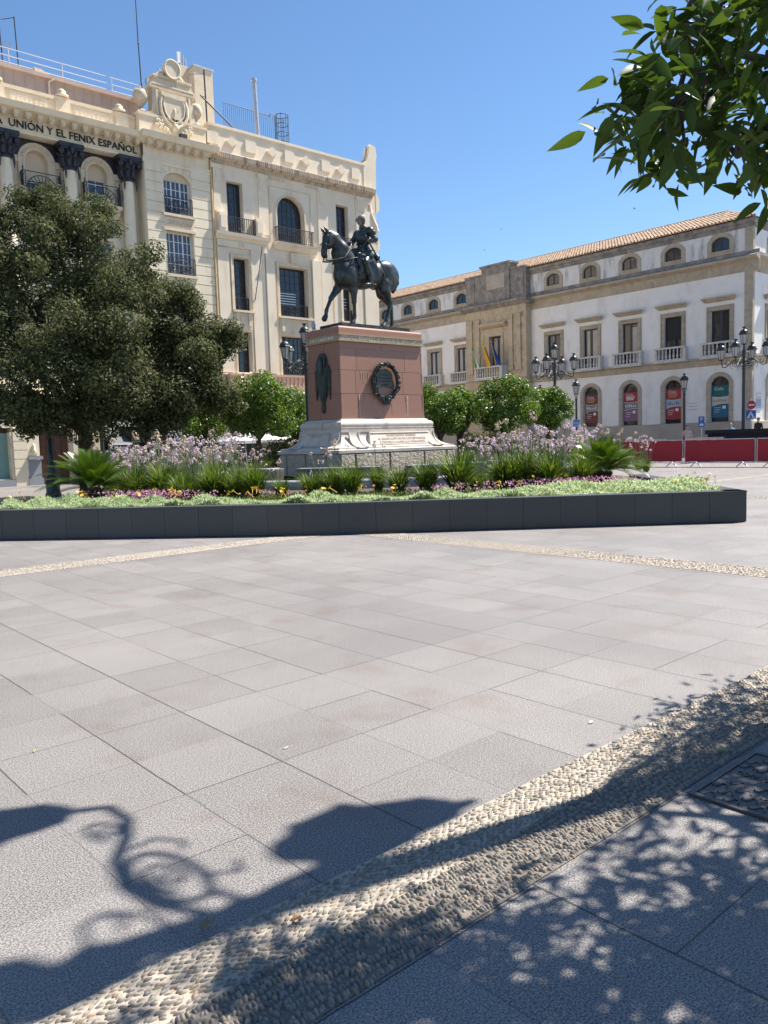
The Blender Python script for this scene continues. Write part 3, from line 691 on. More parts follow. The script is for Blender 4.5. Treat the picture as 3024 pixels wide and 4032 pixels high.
# sago palms
def sago(x, y, label, seed, size=1.0):
    rr = random.Random(seed); t = thing('sago_palm', label, 'sago palm', (x, y, SOIL), 'sago palms in the flower bed')
    q = MB(); q.lathe([(.17, -.05), (.19, .08), (.17, .2), (.13, .30), (.06, .34)], (x, y, SOIL), 12)
    for k in range(60): a = rr.uniform(0, 6.28); z = rr.uniform(0, .26); q.tube([(x + .16 * cos(a), y + .16 * sin(a), SOIL + z), (x + .215 * cos(a), y + .215 * sin(a), SOIL + z + .05)], [.025, .008], 4)
    q.build('trunk', 'cycadtrunk', t)
    vs = []; fs = []; rn = []
    for k in range(72):
        a = 2 * pi * (k * .381966) + rr.gauss(0, .08); ring = k / 64; el = radians(10 + 60 * ring + rr.gauss(0, 5)); L_ = size * rr.uniform(1.02, 1.25) * (1.02 - .22 * ring); droop = .34 * (1 - ring * .65)
        n = 34; R_ = rr.random()
        def pt(s_): r_ = L_ * s_ * cos(el); return Vector((x + (r_ + .05) * cos(a), y + (r_ + .05) * sin(a), SOIL + .30 + L_ * s_ * sin(el) - droop * L_ * s_ ** 2.4))
        sd = Vector((-sin(a), cos(a), 0))
        for i in range(n):
            s_ = .10 + .90 * i / (n - 1); p = pt(s_); tg = (pt(min(1, s_ + .03)) - pt(s_ - .03)).normalized(); up = sd.cross(tg)
            ll = .185 * sin(pi * min(1, .12 + .88 * s_) ** .8) ** .7 + .02
            for sg in (-1, 1):
                d = (sd * sg * .78 + tg * .58 + up * .34 * (1 if up.z > 0 else -1)).normalized(); b = len(vs)
                w = tg * .0075
                vs += [tuple(p - w), tuple(p + w), tuple(p + d * ll * .6 + w * .8), tuple(p + d * ll), tuple(p + d * ll * .6 - w * .8)]; fs.append((b, b + 1, b + 2, b + 4)); fs.append((b + 4, b + 2, b + 3, b + 3)); rn += [R_, R_]
    fs2 = [f if f[2] != f[3] else f[:3] for f in fs]
    q = MB(); q.v = vs; q.f = [list(f) for f in fs2]; q.sm = [False] * len(fs2); q.mi = [0] * len(fs2); q.rn = rn; q.build('crown', 'frond', t)
sago(6.12, 15.51, 'spreading sago palm at the left of the flower bed', 3); sago(13.89, 9.09, 'dark sago palm at the right of the flower bed before the red barriers', 4, .86)
# ---------------------------------------------------------------- fountain and monument
MX0, MX1, MY0, MY1 = 13.85, 17.03, 17.31, 18.84
MCX, MCY = (MX0 + MX1) / 2, (MY0 + MY1) / 2
t = thing('fountain_pool', 'round pool with grey granite rim round the monument', 'fountain', (MCX, MCY, .4))
q = MB(); q.lathe([(6.0, .3), (6.05, .62), (6.02, .66), (5.62, .66), (5.55, .60), (5.55, .5)], (MCX, MCY, 0), 72); q.build('rim', 'poolstone', t)
q = MB(); q.lathe([(0.01, .575), (5.6, .575)], (MCX, MCY, 0), 72); q.build('water', 'water', t)
for a0, a1 in ((205, 233), (242, 272), (280, 306), (170, 197)):
    q = MB(); n = 10; a0, a1 = radians(a0), radians(a1)
    P = [(cos(a0 + (a1 - a0) * i / n), sin(a0 + (a1 - a0) * i / n)) for i in range(n + 1)]
    def ring(r0, r1, z0, z1, q=q, P=P):
        vs = []
        for c_, s_ in P: vs += [(MCX + r0 * c_, MCY + r0 * s_, z0), (MCX + r1 * c_, MCY + r1 * s_, z0), (MCX + r1 * c_, MCY + r1 * s_, z1), (MCX + r0 * c_, MCY + r0 * s_, z1)]
        fs = [(i * 4 + k, i * 4 + (k + 1) % 4, i * 4 + 4 + (k + 1) % 4, i * 4 + 4 + k) for i in range(n) for k in range(4)] + [(0, 1, 2, 3), (n * 4, n * 4 + 3, n * 4 + 2, n * 4 + 1)]
        q.add(vs, fs)
    ring(4.05, 4.35, .57, .86); o = q.build('curved_wall', 'brownmarble', t)
    q = MB(); ring(4.03, 4.37, .861, .885, q); q.build('coping', 'poolstone', o)
jet0 = None
for i, a in enumerate((187, 193, 213, 220, 249, 256, 262, 285, 292, 299)):
    x, y = MCX + 4.9 * cos(radians(a)), MCY + 4.9 * sin(radians(a))
    if jet0 is None:
        q = MB(); rr = random.Random(3)
        for k in range(26): h = rr.random(); q.ell((rr.gauss(0, .035 * (1.1 - h)), rr.gauss(0, .035 * (1.1 - h)), h * .24), (.018, .018, .03), 6, 4)
        q.lathe([(.06, 0), (.03, .1), (.015, .2), (.002, .26)], n=8); jet0 = q.build('water_jet', 'foam'); jet0.location = (x, y, .575)
        tag(jet0, 'small white foaming water jet in the pool rim', 'water jet', 'water jets round the pool'); j = jet0
    else:
        j = jet0.copy(); C.objects.link(j); j.location = (x, y, .575); j.rotation_euler = (0, 0, i); j.scale = (1, 1, random.Random(i).uniform(.7, 1.15))

mon = thing('monument_pedestal', 'tall red granite pedestal on flared marble base carrying the bronze rider', 'pedestal', (MCX, MCY, .55))
def rect_ring(q, levels, smooth=True):
    """levels: list of (outset, z) around the die rectangle -> skin"""
    vs = []
    for e, z in levels: vs += [(MX0 - e, MY0 - e, z), (MX1 + e, MY0 - e, z), (MX1 + e, MY1 + e, z), (MX0 - e, MY1 + e, z)]
    fs = [(i * 4 + k, i * 4 + (k + 1) % 4, i * 4 + 4 + (k + 1) % 4, i * 4 + 4 + k) for i in range(len(levels) - 1) for k in range(4)]
    q.add(vs, fs); n = len(vs); q.add(vs[:4], [(3, 2, 1, 0)]); q.add(vs[-4:], [(0, 1, 2, 3)])
TF = lambda u, o, z: (u, MY0 - o, z)          # front face (towards -y)
TW = lambda u, o, z: (MX0 - o, u, z)          # left face (towards -x)
# rough course
EB = .63; q = MB(); q.r = .5
q.box(MX0 - EB + .05, MX1 + EB - .05, MY0 - EB + .05, MY1 + EB - .05, .5, 1.20)
def course(T, u0, u1, cuts):
    for a, b in zip([u0] + cuts, cuts + [u1]): q.bevelbox(a + .010, b - .010, EB - .05, EB + .04, .50, 1.195, .03, T)
course(TF, MX0 - EB, MX1 + EB, [MX0 - .1, MX0 + 1.15, MX0 + 2.5, MX1 + .25]); course(TW, MY0 - EB, MY1 + EB, [MY0 - .1, MY0 + .85, MY1 + .25])
q.build('rough_stone_course', 'rock', mon)
q = MB(); rect_ring(q, [(EB + .045, 1.20), (EB + .045, 1.28), (EB - .02, 1.31), (EB - .02, 1.345)]); q.build('ledge', 'capstone', mon)
# flared (concave) base
q = MB()
lv = [(.18 + .42 * (1 - sin(k / 10 * pi / 2)), 1.345 + .425 * (1 - cos(k / 10 * pi / 2))) for k in range(11)]
rect_ring(q, lv + [(.20, 1.77), (.20, 1.84)]); fb = q.build('flared_base', 'capstone', mon)
# inscription panels standing out of the flare
def insc(T, u0, u1, lines, sz):
    q = MB(); P = [(u0, 1.375), (u1, 1.375), (u1 - .10, 1.76), (u0 + .10, 1.76)]
    T2 = lambda u, o, z: T(u, o - .17 + (1.76 - z) * .42, z)
    q.prism(P, .1, .43, T2); pn = q.build('inscription_panel', 'capstone', fb)
    q = MB()
    for a in ((u0 + .06, u1 - .06, 1.40, 1.42), (u0 + .13, u1 - .13, 1.725, 1.745)): q.box(a[0], a[1], .43, .455, a[2], a[3], T2)
    for k, ln in enumerate(lines):
        vs, fs = text_mesh(ln, sz, .012, lambda u, o, z, k=k: T2((u0 + u1) / 2 + u, .434 + o, 1.63 - k * .095 + z), sx=1.25); q.add(vs, fs)
    q.build('lettering', 'panel_letters', fb)
insc(TF, MX0 + .66, MX1 + .02, ['MONUMENTO ERIGIDO', 'AL GRAN CAPITAN DE LOS ESPANOLES', 'CORDOBA A GONZALO FERNANDEZ'], .085)
insc(lambda u, o, z: TW(MY0 + MY1 - u, o, z), MY0 + .16, MY1 - .16, ['MATEO'], .13)
# scroll consoles at the corners
for T, us in ((TF, (MX0 + .20, MX1 - .05)), (TW, (MY0 + .0, MY1 - .05))):
    for u in us:
        q = MB(); pr = [(o + .055, z) for o, z in [(l[0], l[1]) for l in lv]]
        vs = []; 
        for du in (-.17, .17):
            for o, z in pr: vs.append(T(u + du, o, z))
        n = len(pr); q.add(vs, [(i, i + 1, n + i + 1, n + i) for i in range(n - 1)])
        for du in (-.17, .17):
            q.tube([T(u + du, o + .005, z) for o, z in pr], .028, 6)
        q.build('scroll_console', 'capstone', fb)
# torus mouldings
q = MB(); tor = [(.115 + .08 * cos(a), 1.97 + .10 * sin(a)) for a in [(-80 + 20 * k) * pi / 180 for k in range(9)]]
rect_ring(q, [(.10, 1.84), (.17, 1.84), (.17, 1.90)] + tor + [(.09, 2.08), (.05, 2.13), (.0, 2.14)]); q.build('torus_moulding', 'capstone', mon)
q = MB(); rect_ring(q, [(.18, 1.875), (.19, 1.88), (.19, 1.90), (.18, 1.905)]); q.build('fillet', 'capstone', mon)
# red die in courses, slightly tapering
zs = [2.14, 2.84, 3.49, 4.09, 4.27]; rr = random.Random(8)
tap = lambda z: -.035 * (z - 2.14) / 2.1
q = MB()
def die_face(T, u0, u1, w0):
    for i in range(4):
        z0, z1 = zs[i], zs[i + 1]
        cuts = {0: [.62, 2.50], 1: [.55, 2.35], 2: [.60, 2.45], 3: [1.55]}[i] if w0 > 2 else {0: [.95], 1: [.7], 2: [.75], 3: [.72]}[i]
        us = [u0] + [u0 + c_ for c_ in cuts] + [u1]
        for a, b in zip(us, us[1:]):
            q.r = rr.uniform(.25, .75); g_ = .006
            ua = a + g_ if a != u0 else a - tap(z0) ; ub = b - g_ if b != u1 else b + tap(z0)
            e0, e1 = tap(z0), tap(z1)
            vs = [T(ua, e0, z0 + g_), T(ub, e0, z0 + g_), T(ub, e1, z1 - g_), T(ua, e1, z1 - g_)]
            q.add(vs, [(0, 1, 2, 3)])
            vb = [T(u_, -.05, z_) for u_, z_ in ((ua, z0 + g_), (ub, z0 + g_), (ub, z1 - g_), (ua, z1 - g_))]
            q.add(vs + vb, [(0, 4, 5, 1), (1, 5, 6, 2), (2, 6, 7, 3), (3, 7, 4, 0)])
die_face(TF, MX0, MX1, 3); die_face(TW, MY0, MY1, 1)
die_face(lambda u, o, z: (MX1 + o, u, z), MY0, MY1, 1); die_face(lambda u, o, z: (u, MY1 + o, z), MX0, MX1, 3)
die = q.build('granite_die', 'redgranite', mon)
q = MB(); q.r = .7; q.box(MX0 + .05, MX1 - .05, MY0 + .05, MY1 - .05, 2.1, 4.3); 
q.build('joint_core', 'stone', die)
# whitish lime runs below the joints
M['limerun'] = mat('lime_run', (.50, .36, .30), (.42, .22, .17), 9, .8, stretch=(1, 1, .05))
q = MB(); rr = random.Random(4)
for u, z, h, w in [(.76, 3.47, .22, .03), (.84, 3.47, .34, .022), (.93, 3.46, .18, .03), (1.02, 3.47, .28, .02), (.66, 2.82, .62, .05), (2.5, 2.82, .66, .085), (1.25, 2.8, .45, .02), (1.6, 2.62, .42, .03), (1.7, 2.6, .3, .02), (.86, 2.82, .18, .02), (1.9, 2.6, .3, .02)]:
    e = tap(z - h / 2) + .007; q.mark()
    q.prism([(MX0 + u - w / 2, z), (MX0 + u - w * .2, z - h), (MX0 + u + w * .25, z - h * .92), (MX0 + u + w / 2, z)], e - .004, e, TF)
q.build_each('lime_run', 'limerun', die)
# frieze and cap
q = MB(); rect_ring(q, [(-.03, 4.27), (.035, 4.27), (.035, 4.31), (.0, 4.32), (.0, 4.43), (.035, 4.44), (.035, 4.475), (-.03, 4.475)]); fz = q.build('frieze', 'frieze', mon)
q = MB()
rr = random.Random(12); u = MX0 + .08
vs, fs = text_mesh('GONZALO FERNANDEZ DE CORDOBA EL GRAN CAPITAN', .150, .02, lambda u, o, z: TF((MX0 + MX1) / 2 + u, .010 + o, 4.325 + z), sx=.78); q.add(vs, fs)
vs, fs = text_mesh('DE CORDOBA', .150, .02, lambda u, o, z: TW((MY0 + MY1) / 2 - u, .010 + o, 4.325 + z), sx=1.1); q.add(vs, fs)
q.build('lettering', 'ivory', fz)
q = MB(); q.r = .55; rect_ring(q, [(-.03, 4.477), (-.01, 4.477), (-.01, 4.60), (-.012, 4.64), (-.03, 4.675), (-.065, 4.69), (-.2, 4.692)]); q.build('cap', 'redgranite', mon)
# laurel wreath with its plaque on the front
wx, wz, wa, wb = 15.46, 3.19, .47, .50
q = MB(); rr = random.Random(2)
q.tube([TF(wx + wa * cos(a), .05, wz + wb * sin(a)) for a in [2 * pi * k / 40 for k in range(40)]], .05, 8, closed=True)
for k in range(210):
    a = rr.uniform(-pi / 2 + .05, 1.5 * pi - .05); side = 1 if cos(a) > 0 else -1
    ra, rb = rr.uniform(.86, 1.12), 0
    c_ = Vector((wx + wa * ra * cos(a), MY0 - rr.uniform(.05, .13), wz + wb * ra * sin(a)))
    tg = Vector((-wa * sin(a), 0, wb * cos(a))).normalized() * side; out = Vector((cos(a), 0, sin(a)))
    d = (tg + out * rr.uniform(-.5, .6) + Vector((0, -rr.uniform(0, .5), 0))).normalized()
    q.tube([c_ - d * .05, c_, c_ + d * .055], [.008, .024, .003], 5)
for k in range(14):
    a = -pi / 2 + rr.uniform(-.5, .5); d = Vector((rr.uniform(-.5, .5), -.1, -1)).normalized(); c_ = Vector((wx + .25 * sin(a + pi / 2), MY0 - .07, wz - .50))
    q.tube([c_, c_ + d * .08, c_ + d * .17], [.012, .022, .004], 5)
q.tube([TF(wx, .09, wz - .40), TF(wx, .09, wz - .53)], [.07, .05], 8)
wr = q.build('laurel_wreath', 'bronze', mon)
q = MB(); top = arc(wx, wz - .02, .36, radians(35), radians(145), 10, .40)
P = [(wx + .31, wz - .18)] + top + [(wx - .31, wz - .18)] + [(wx - .31 + .62 * k / 8, wz - .18 + .045 * sin(pi * k / 8)) for k in range(1, 8)]
q.prism(P, -.03, .03, TF); q.build('plaque', 'bronze_green', wr)
q = MB()
for k, (ln, sz) in enumerate((('A GONZALO', .06), ('FERNANDEZ DE CORDOBA', .045), ('EL GRAN CAPITAN', .05), ('LA CIUDAD', .05))):
    vs, fs = text_mesh(ln, sz, .008, lambda u, o, z, k=k: TF(wx + u, .032 + o, wz + .18 - k * .09 + z)); q.add(vs, fs)
q.build('plaque_lettering', 'bronze', wr)
# coat of arms on the left face
ay, az = 18.08, 3.22
q = MB()
half = [(0, -.62), (.05, -.60), (.10, -.52), (.16, -.40), (.19, -.2), (.20, .05), (.26, .12), (.28, .40), (.20, .46), (.19, .60), (.13, .72), (.06, .77), (0, .785)]
P = [(ay - u, az + z) for u, z in half] + [(ay + u, az + z) for u, z in half[-2:0:-1]]
q.prism(P, -.06, .05, TW)
q.prism([(ay - u * .8, az + z * .85) for u, z in half] + [(ay + u * .8, az + z * .85) for u, z in half[-2:0:-1]], .05, .075, TW)
for s_ in (-1, 1):
    q.prism([(ay + s_ * .20, az + .42), (ay + s_ * .335, az + .30), (ay + s_ * .33, az - .30), (ay + s_ * .30, az - .52), (ay + s_ * .26, az - .30), (ay + s_ * .21, az - .1)], -.06, .035, TW)
    q.tube([TW(ay + s_ * a_, .085, az + b_) for a_, b_ in ((.15, .62), (.17, .45), (.13, .33), (.06, .30))], .02, 6)
q.tube([TW(ay, .08, az + .65), TW(ay, .12, az + .45), TW(ay, .09, az + .2)], [.06, .12, .05], 8)
q.prism([(ay - .05, az - .6), (ay + .05, az - .6), (ay + .07, az - .82), (ay, az - .90), (ay - .07, az - .82)], -.06, .05, TW)
q.build('coat_of_arms', 'bronze_green', mon)
# ---------------------------------------------------------------- organic surfaces: smooth-union distance field + surface nets
def rotm(rx=0, ry=0, rz=0):
    return np.array((Matrix.Rotation(rz, 3, 'Z') @ Matrix.Rotation(ry, 3, 'Y') @ Matrix.Rotation(rx, 3, 'X')))
def organic(prims, vox, k=.05):
    """prims: ('c',p0,p1,r0,r1[,k]) tapered capsule; ('e',c,(rx,ry,rz)[,R,k]) ellipsoid.  returns verts, quads"""
    lo = np.full(3, 1e9); hi = np.full(3, -1e9)
    for p in prims:
        if p[0] == 'c':
            for q, r in ((p[1], p[3]), (p[2], p[4])): lo = np.minimum(lo, np.array(q) - r); hi = np.maximum(hi, np.array(q) + r)
        else:
            m = max(p[2]); lo = np.minimum(lo, np.array(p[1]) - m); hi = np.maximum(hi, np.array(p[1]) + m)
    lo -= 4 * vox; hi += 4 * vox
    n = np.ceil((hi - lo) / vox).astype(int) + 1
    ax = [lo[i] + vox * np.arange(n[i]) for i in range(3)]
    D = np.full(n, .5, np.float32)
    for p in prims:
        kk = k
        if p[0] == 'c':
            a = np.array(p[1], float); b = np.array(p[2], float); r0, r1 = p[3], p[4]
            if len(p) > 5: kk = p[5]
            mlo = np.minimum(a - r0, b - r1); mhi = np.maximum(a + r0, b + r1)
        else:
            a = np.array(p[1], float); m = max(p[2]); mlo = a - m; mhi = a + m
            if len(p) > 4: kk = p[4]
        i0 = np.maximum(0, ((mlo - lo - kk * 1.5 - 2 * vox) / vox).astype(int)); i1 = np.minimum(n, ((mhi - lo + kk * 1.5 + 2 * vox) / vox).astype(int) + 2)
        G = np.stack(np.meshgrid(*[ax[j][i0[j]:i1[j]] for j in range(3)], indexing='ij'), -1)
        if p[0] == 'c':
            ba = b - a; h = np.clip(((G - a) @ ba) / max(1e-9, ba @ ba), 0, 1)
            d = np.linalg.norm(G - a - h[..., None] * ba, axis=-1) - (r0 + (r1 - r0) * h)
        else:
            q = G - a
            if len(p) > 3 and p[3] is not None: q = q @ p[3]
            r = np.array(p[2], float); k0 = np.linalg.norm(q / r, axis=-1); k1 = np.linalg.norm(q / (r * r), axis=-1)
            d = k0 * (k0 - 1) / np.maximum(k1, 1e-6)
        sub = D[i0[0]:i1[0], i0[1]:i1[1], i0[2]:i1[2]]
        h = np.maximum(kk - np.abs(sub - d), 0) / kk
        D[i0[0]:i1[0], i0[1]:i1[1], i0[2]:i1[2]] = np.minimum(sub, d) - h * h * kk * .25
    # surface nets
    ins = D < 0
    c = [ins[dx:n[0] - 1 + dx, dy:n[1] - 1 + dy, dz:n[2] - 1 + dz] for dx in (0, 1) for dy in (0, 1) for dz in (0, 1)]
    cnt = sum(x.astype(np.int8) for x in c); act = (cnt > 0) & (cnt < 8)
    idx = np.full(act.shape, -1, np.int32); cells = np.argwhere(act); idx[act] = np.arange(len(cells))
    acc = np.zeros((len(cells), 3)); num = np.zeros(len(cells))
    corner = [(dx, dy, dz) for dx in (0, 1) for dy in (0, 1) for dz in (0, 1)]
    val = [D[cells[:, 0] + a, cells[:, 1] + b, cells[:, 2] + g] for a, b, g in corner]
    for i, ca in enumerate(corner):
        for j, cb in enumerate(corner):
            if j > i and sum(abs(x - y) for x, y in zip(ca, cb)) == 1:
                m = (val[i] < 0) != (val[j] < 0); t_ = val[i] / np.where(np.abs(val[i] - val[j]) < 1e-9, 1, val[i] - val[j])
                pt = np.array(ca) + t_[:, None] * (np.array(cb) - np.array(ca)); acc += np.where(m[:, None], pt, 0); num += m
    V = lo + vox * (cells + acc / num[:, None])
    F = []
    for a_ in range(3):
        b_, c_ = (a_ + 1) % 3, (a_ + 2) % 3
        s0 = [slice(None)] * 3; s1 = [slice(None)] * 3; s0[a_] = slice(0, -1); s1[a_] = slice(1, None)
        e = np.argwhere(ins[tuple(s0)] != ins[tuple(s1)])
        e = e[(e[:, b_] > 0) & (e[:, c_] > 0) & (e[:, b_] < n[b_] - 1) & (e[:, c_] < n[c_] - 1)]
        fl = ins[e[:, 0], e[:, 1], e[:, 2]]
        q = []
        for db, dc in ((0, 0), (-1, 0), (-1, -1), (0, -1)):
            x = e.copy(); x[:, b_] += db; x[:, c_] += dc; q.append(idx[x[:, 0], x[:, 1], x[:, 2]])
        q = np.stack(q, 1); q[~fl] = q[~fl][:, ::-1]; F.append(q)
    return V, np.concatenate(F)
def body(name, prims, vox, k, m, parent, off=(0, 0, 0), R=None, fm=None, rnd=None):
    V, F = organic(prims, vox, k)
    if R is not None: V = V @ np.array(R).T
    V = V + np.array(off)
    f = fm(V[F].mean(1)) if fm else None
    return np_mesh(name, V, F, m, parent, smooth=True, fm=f, rnd=np.full(len(F), .5))

# ---------------------------------------------------------------- equestrian bronze
HX, HY, HZ = 15.44, 17.90, 4.80
OFF = (HX, HY, HZ)
st = thing('equestrian_statue', 'dark bronze horse and rider statue walking left on top of the red pedestal', 'statue', (HX, HY, 4.69))
q = MB(); rr = random.Random(1)
q.box(HX - 1.38, HX + 1.22, 17.45, 18.42, 4.693, 4.80); q.build('bronze_plinth', 'bronze', st)
c = lambda p0, p1, r0, r1, k=None: ('c', p0, p1, r0, r1) if k is None else ('c', p0, p1, r0, r1, k)
hp = [('e', (-.74, 0, 1.44), (.42, .335, .43)), ('e', (-.25, 0, 1.475), (.55, .37, .415)), ('e', (.22, 0, 1.52), (.50, .36, .385)),
      ('e', (.64, 0, 1.60), (.44, .37, .37)), ('e', (.80, 0, 1.52), (.35, .35, .36)), ('e', (.55, .15, 1.72), (.36, .2, .22)), ('e', (.55, -.15, 1.72), (.36, .2, .22)),
      ('e', (-.62, 0, 1.76), (.33, .2, .26)), ('e', (-.92, 0, 1.33), (.22, .25, .25)),
      c((-.66, 0, 1.72), (-.93, 0, 2.10), .29, .215), c((-.93, 0, 2.10), (-1.19, 0, 2.36), .215, .15), c((-.74, 0, 1.98), (-1.10, 0, 2.42), .13, .10), c((-1.10, 0, 2.42), (-1.33, 0, 2.50), .10, .085),
      c((-.92, 0, 1.62), (-1.08, 0, 1.98), .20, .17),
      # head
      ('e', (-1.385, 0, 2.36), (.15, .115, .17), rotm(0, .25, 0)), ('e', (-1.36, 0, 2.20), (.125, .10, .15)), c((-1.44, 0, 2.36), (-1.535, 0, 1.98), .105, .078, .04), c((-1.53, 0, 2.0), (-1.545, 0, 1.87), .078, .072, .04),
      ('e', (-1.50, 0, 1.85), (.07, .06, .06)), ('e', (-1.45, .075, 2.36), (.05, .03, .04), None, .03), ('e', (-1.45, -.075, 2.36), (.05, .03, .04), None, .03),
      ('e', (-1.585, -.045, 1.90), (.025, .02, .025), None, .02), ('e', (-1.585, .045, 1.90), (.025, .02, .025), None, .02)]
for s_ in (-1, 1): hp += [c((-1.42, s_ * .065, 2.48), (-1.50, s_ * .075, 2.56), .040, .036, .03), c((-1.50, s_ * .075, 2.56), (-1.585, s_ * .075, 2.64), .036, .008, .02)]
y = -.175   # near fore: standing
hp += [('e', (-.74, y - .02, 1.34), (.20, .13, .28), rotm(0, .25, 0)), c((-.70, y, 1.18), (-.665, y, .98), .125, .095), c((-.665, y, .98), (-.655, y, .68), .092, .064), ('e', (-.665, y, .655), (.07, .062, .08), None, .03),
       c((-.655, y, .62), (-.655, y, .30), .046, .043, .03), ('e', (-.66, y, .25), (.058, .052, .06), None, .03), c((-.665, y, .25), (-.715, y, .11), .045, .046, .03), c((-.725, y, .085), (-.755, y, .03), .062, .078, .02)]
y = .175    # far fore: lifted and reaching
hp += [('e', (-.80, y + .01, 1.34), (.20, .13, .27), rotm(0, .5, 0)), c((-.84, y, 1.22), (-.98, y, 1.03), .135, .10), c((-.98, y, 1.03), (-1.20, y, .77), .095, .066), ('e', (-1.215, y, .755), (.072, .062, .075), None, .03),
       c((-1.22, y, .74), (-1.375, y, .44), .048, .043, .03), ('e', (-1.39, y, .40), (.058, .052, .06), None, .03), c((-1.39, y, .40), (-1.42, y, .25), .045, .046, .03), c((-1.425, y, .235), (-1.475, y, .165), .060, .072, .02)]
y = -.185   # near hind: drawn under the body
hp += [('e', (.66, y, 1.42), (.30, .17, .36), rotm(0, -.35, 0)), c((.50, y, 1.26), (.47, y, 1.10), .20, .155), c((.50, y, 1.10), (.68, y, .82), .145, .078), ('e', (.725, y, .76), (.075, .06, .10), rotm(0, .4, 0), .03),
       c((.72, y, .72), (.58, y, .32), .055, .046, .03), ('e', (.55, y, .245), (.06, .053, .062), None, .03), c((.545, y, .24), (.46, y, .11), .046, .047, .03), c((.45, y, .085), (.41, y, .03), .064, .080, .02)]
y = .185    # far hind: pushing off behind
hp += [('e', (.76, y, 1.42), (.29, .17, .36), rotm(0, -.1, 0)), c((.70, y, 1.24), (.72, y, 1.06), .20, .15), c((.74, y, 1.06), (1.00, y, .80), .14, .078), ('e', (1.05, y, .74), (.075, .06, .10), rotm(0, .4, 0), .03),
       c((1.08, y, .70), (1.10, y, .32), .055, .046, .03), ('e', (1.10, y, .245), (.06, .053, .062), None, .03), c((1.10, y, .24), (1.07, y, .11), .046, .047, .03), c((1.06, y, .085), (1.03, y, .03), .064, .080, .02)]
hp = [(p[0], p[1], p[2], p[3] * 1.13, p[4] * 1.13) + tuple(p[5:]) if p[0] == 'c' and p[1][2] < 1.2 and p[2][2] < 1.15 else p for p in hp]
horse = body('horse', hp, .019, .07, 'bronze', st, OFF)
tl = [c((.98, 0, 1.78), (1.10, 0, 1.66), .06, .075), c((1.10, 0, 1.66), (1.13, 0, 1.40), .075, .095), c((1.13, 0, 1.40), (1.05, .02, 1.20), .10, .075), c((1.05, .02, 1.20), (1.02, .02, 1.12), .07, .05)]
body('tail', tl, .018, .04, 'bronze', horse, OFF)
rr = random.Random(6); mn = []
for i in range(15):
    s_ = i / 14; x = -1.30 + .62 * s_; z = 2.53 - .50 * s_ ** 1.4
    for sy in (-1, 1):
        mn.append(c((x, sy * .03, z + .035), (x + .05 + rr.uniform(-.02, .03), sy * (.085 + .05 * s_), z - .10 + rr.uniform(-.03, .03)), .030, .014))
mn += [c((-1.36, 0, 2.55), (-1.50, .01, 2.46), .035, .015)]
body('mane', mn, .014, .025, 'bronze', horse, OFF)
P3 = lambda x, y, z: (HX + x, HY + y, HZ + z)
q = MB()   # bridle and reins
q.tube([P3(-1.63, 0, 2.18), P3(-1.57, -.09, 2.16), P3(-1.42, -.125, 2.12), P3(-1.28, 0, 2.10), P3(-1.42, .125, 2.12), P3(-1.57, .09, 2.16)], .014, 6, closed=True)
q.tube([P3(-1.36, -.09, 2.52), P3(-1.40, -.125, 2.36), P3(-1.46, -.115, 2.15), P3(-1.52, -.085, 1.93)], .014, 6)
q.tube([P3(-1.36, .09, 2.52), P3(-1.40, .125, 2.36), P3(-1.46, .115, 2.15), P3(-1.52, .085, 1.93)], .014, 6)
q.tube([P3(-1.50, -.10, 2.46), P3(-1.54, 0, 2.47), P3(-1.50, .10, 2.46)], .013, 6)
for s_ in (-1, 1):
    q.tube([P3(-1.53, s_ * .08, 1.92), P3(-1.50, s_ * .09, 1.80), P3(-1.52, s_ * .08, 1.70)], .013, 6)
    for k in range(5): q.tube([P3(-1.52 + .03 * sin(a), s_ * .08 , 1.72 - k * .012 + .03 * cos(a)) for a in (0, 1.57, 3.14, 4.7)], .006, 4, closed=True) if k == 0 else None
q.build('bridle', 'bronze', horse)
q = MB()
for s_ in (-1, 1):
    q.tube([P3(-1.52, s_ * .085, 1.72), P3(-1.40, s_ * .13, 1.72), P3(-1.22, s_ * .20, 1.76), P3(-1.0, s_ * .25, 1.83), P3(-.80, s_ * .22, 2.05), P3(-.62, s_ * .10, 2.28)], .020, 6)
q.tube([P3(-1.0, -.27, 1.80), P3(-1.10, -.20, 1.72), P3(-1.17, 0, 1.68), P3(-1.10, .20, 1.72), P3(-1.0, .27, 1.80)], .022, 6)
q.tube([P3(-.62, -.33, 1.86), P3(-.85, -.33, 1.80), P3(-1.03, -.25, 1.74)], .016, 6)
q.build('reins', 'bronze', horse)
sd = [('e', (-.16, 0, 1.90), (.40, .30, .11)), c((-.52, -.16, 2.0), (-.52, .16, 2.0), .09, .09), c((-.50, -.10, 2.12), (-.50, .10, 2.12), .06, .06), c((.24, -.2, 1.98), (.24, .2, 1.98), .09, .09), c((.29, -.12, 2.08), (.29, .12, 2.08), .055, .055)]
for s_ in (-1, 1):   # flaps and cloth hanging down the flank
    sd += [('e', (-.18, s_ * .335, 1.66), (.31, .05, .30)), ('e', (-.05, s_ * .36, 1.48), (.26, .035, .26)), ('e', (-.50, s_ * .29, 1.84), (.12, .07, .19)), ('e', (-.45, s_ * .33, 1.62), (.10, .04, .30), rotm(0, .35, 0))]
body('saddle', sd, .019, .05, 'bronze', st, OFF)
q = MB()
q.tube([P3(.36, .0, 1.93)] + [P3(.36, -.30 * sin(a), 1.56 + .36 * cos(a)) for a in (.4, .9, 1.3)] + [P3(.34, -.375, 1.47), P3(.33, -.36, 1.36), P3(.32, -.28, 1.22), P3(.30, -.1, 1.13), P3(.30, .1, 1.13), P3(.32, .28, 1.22), P3(.33, .37, 1.4), P3(.36, .3, 1.75)], .016, 6, closed=True)
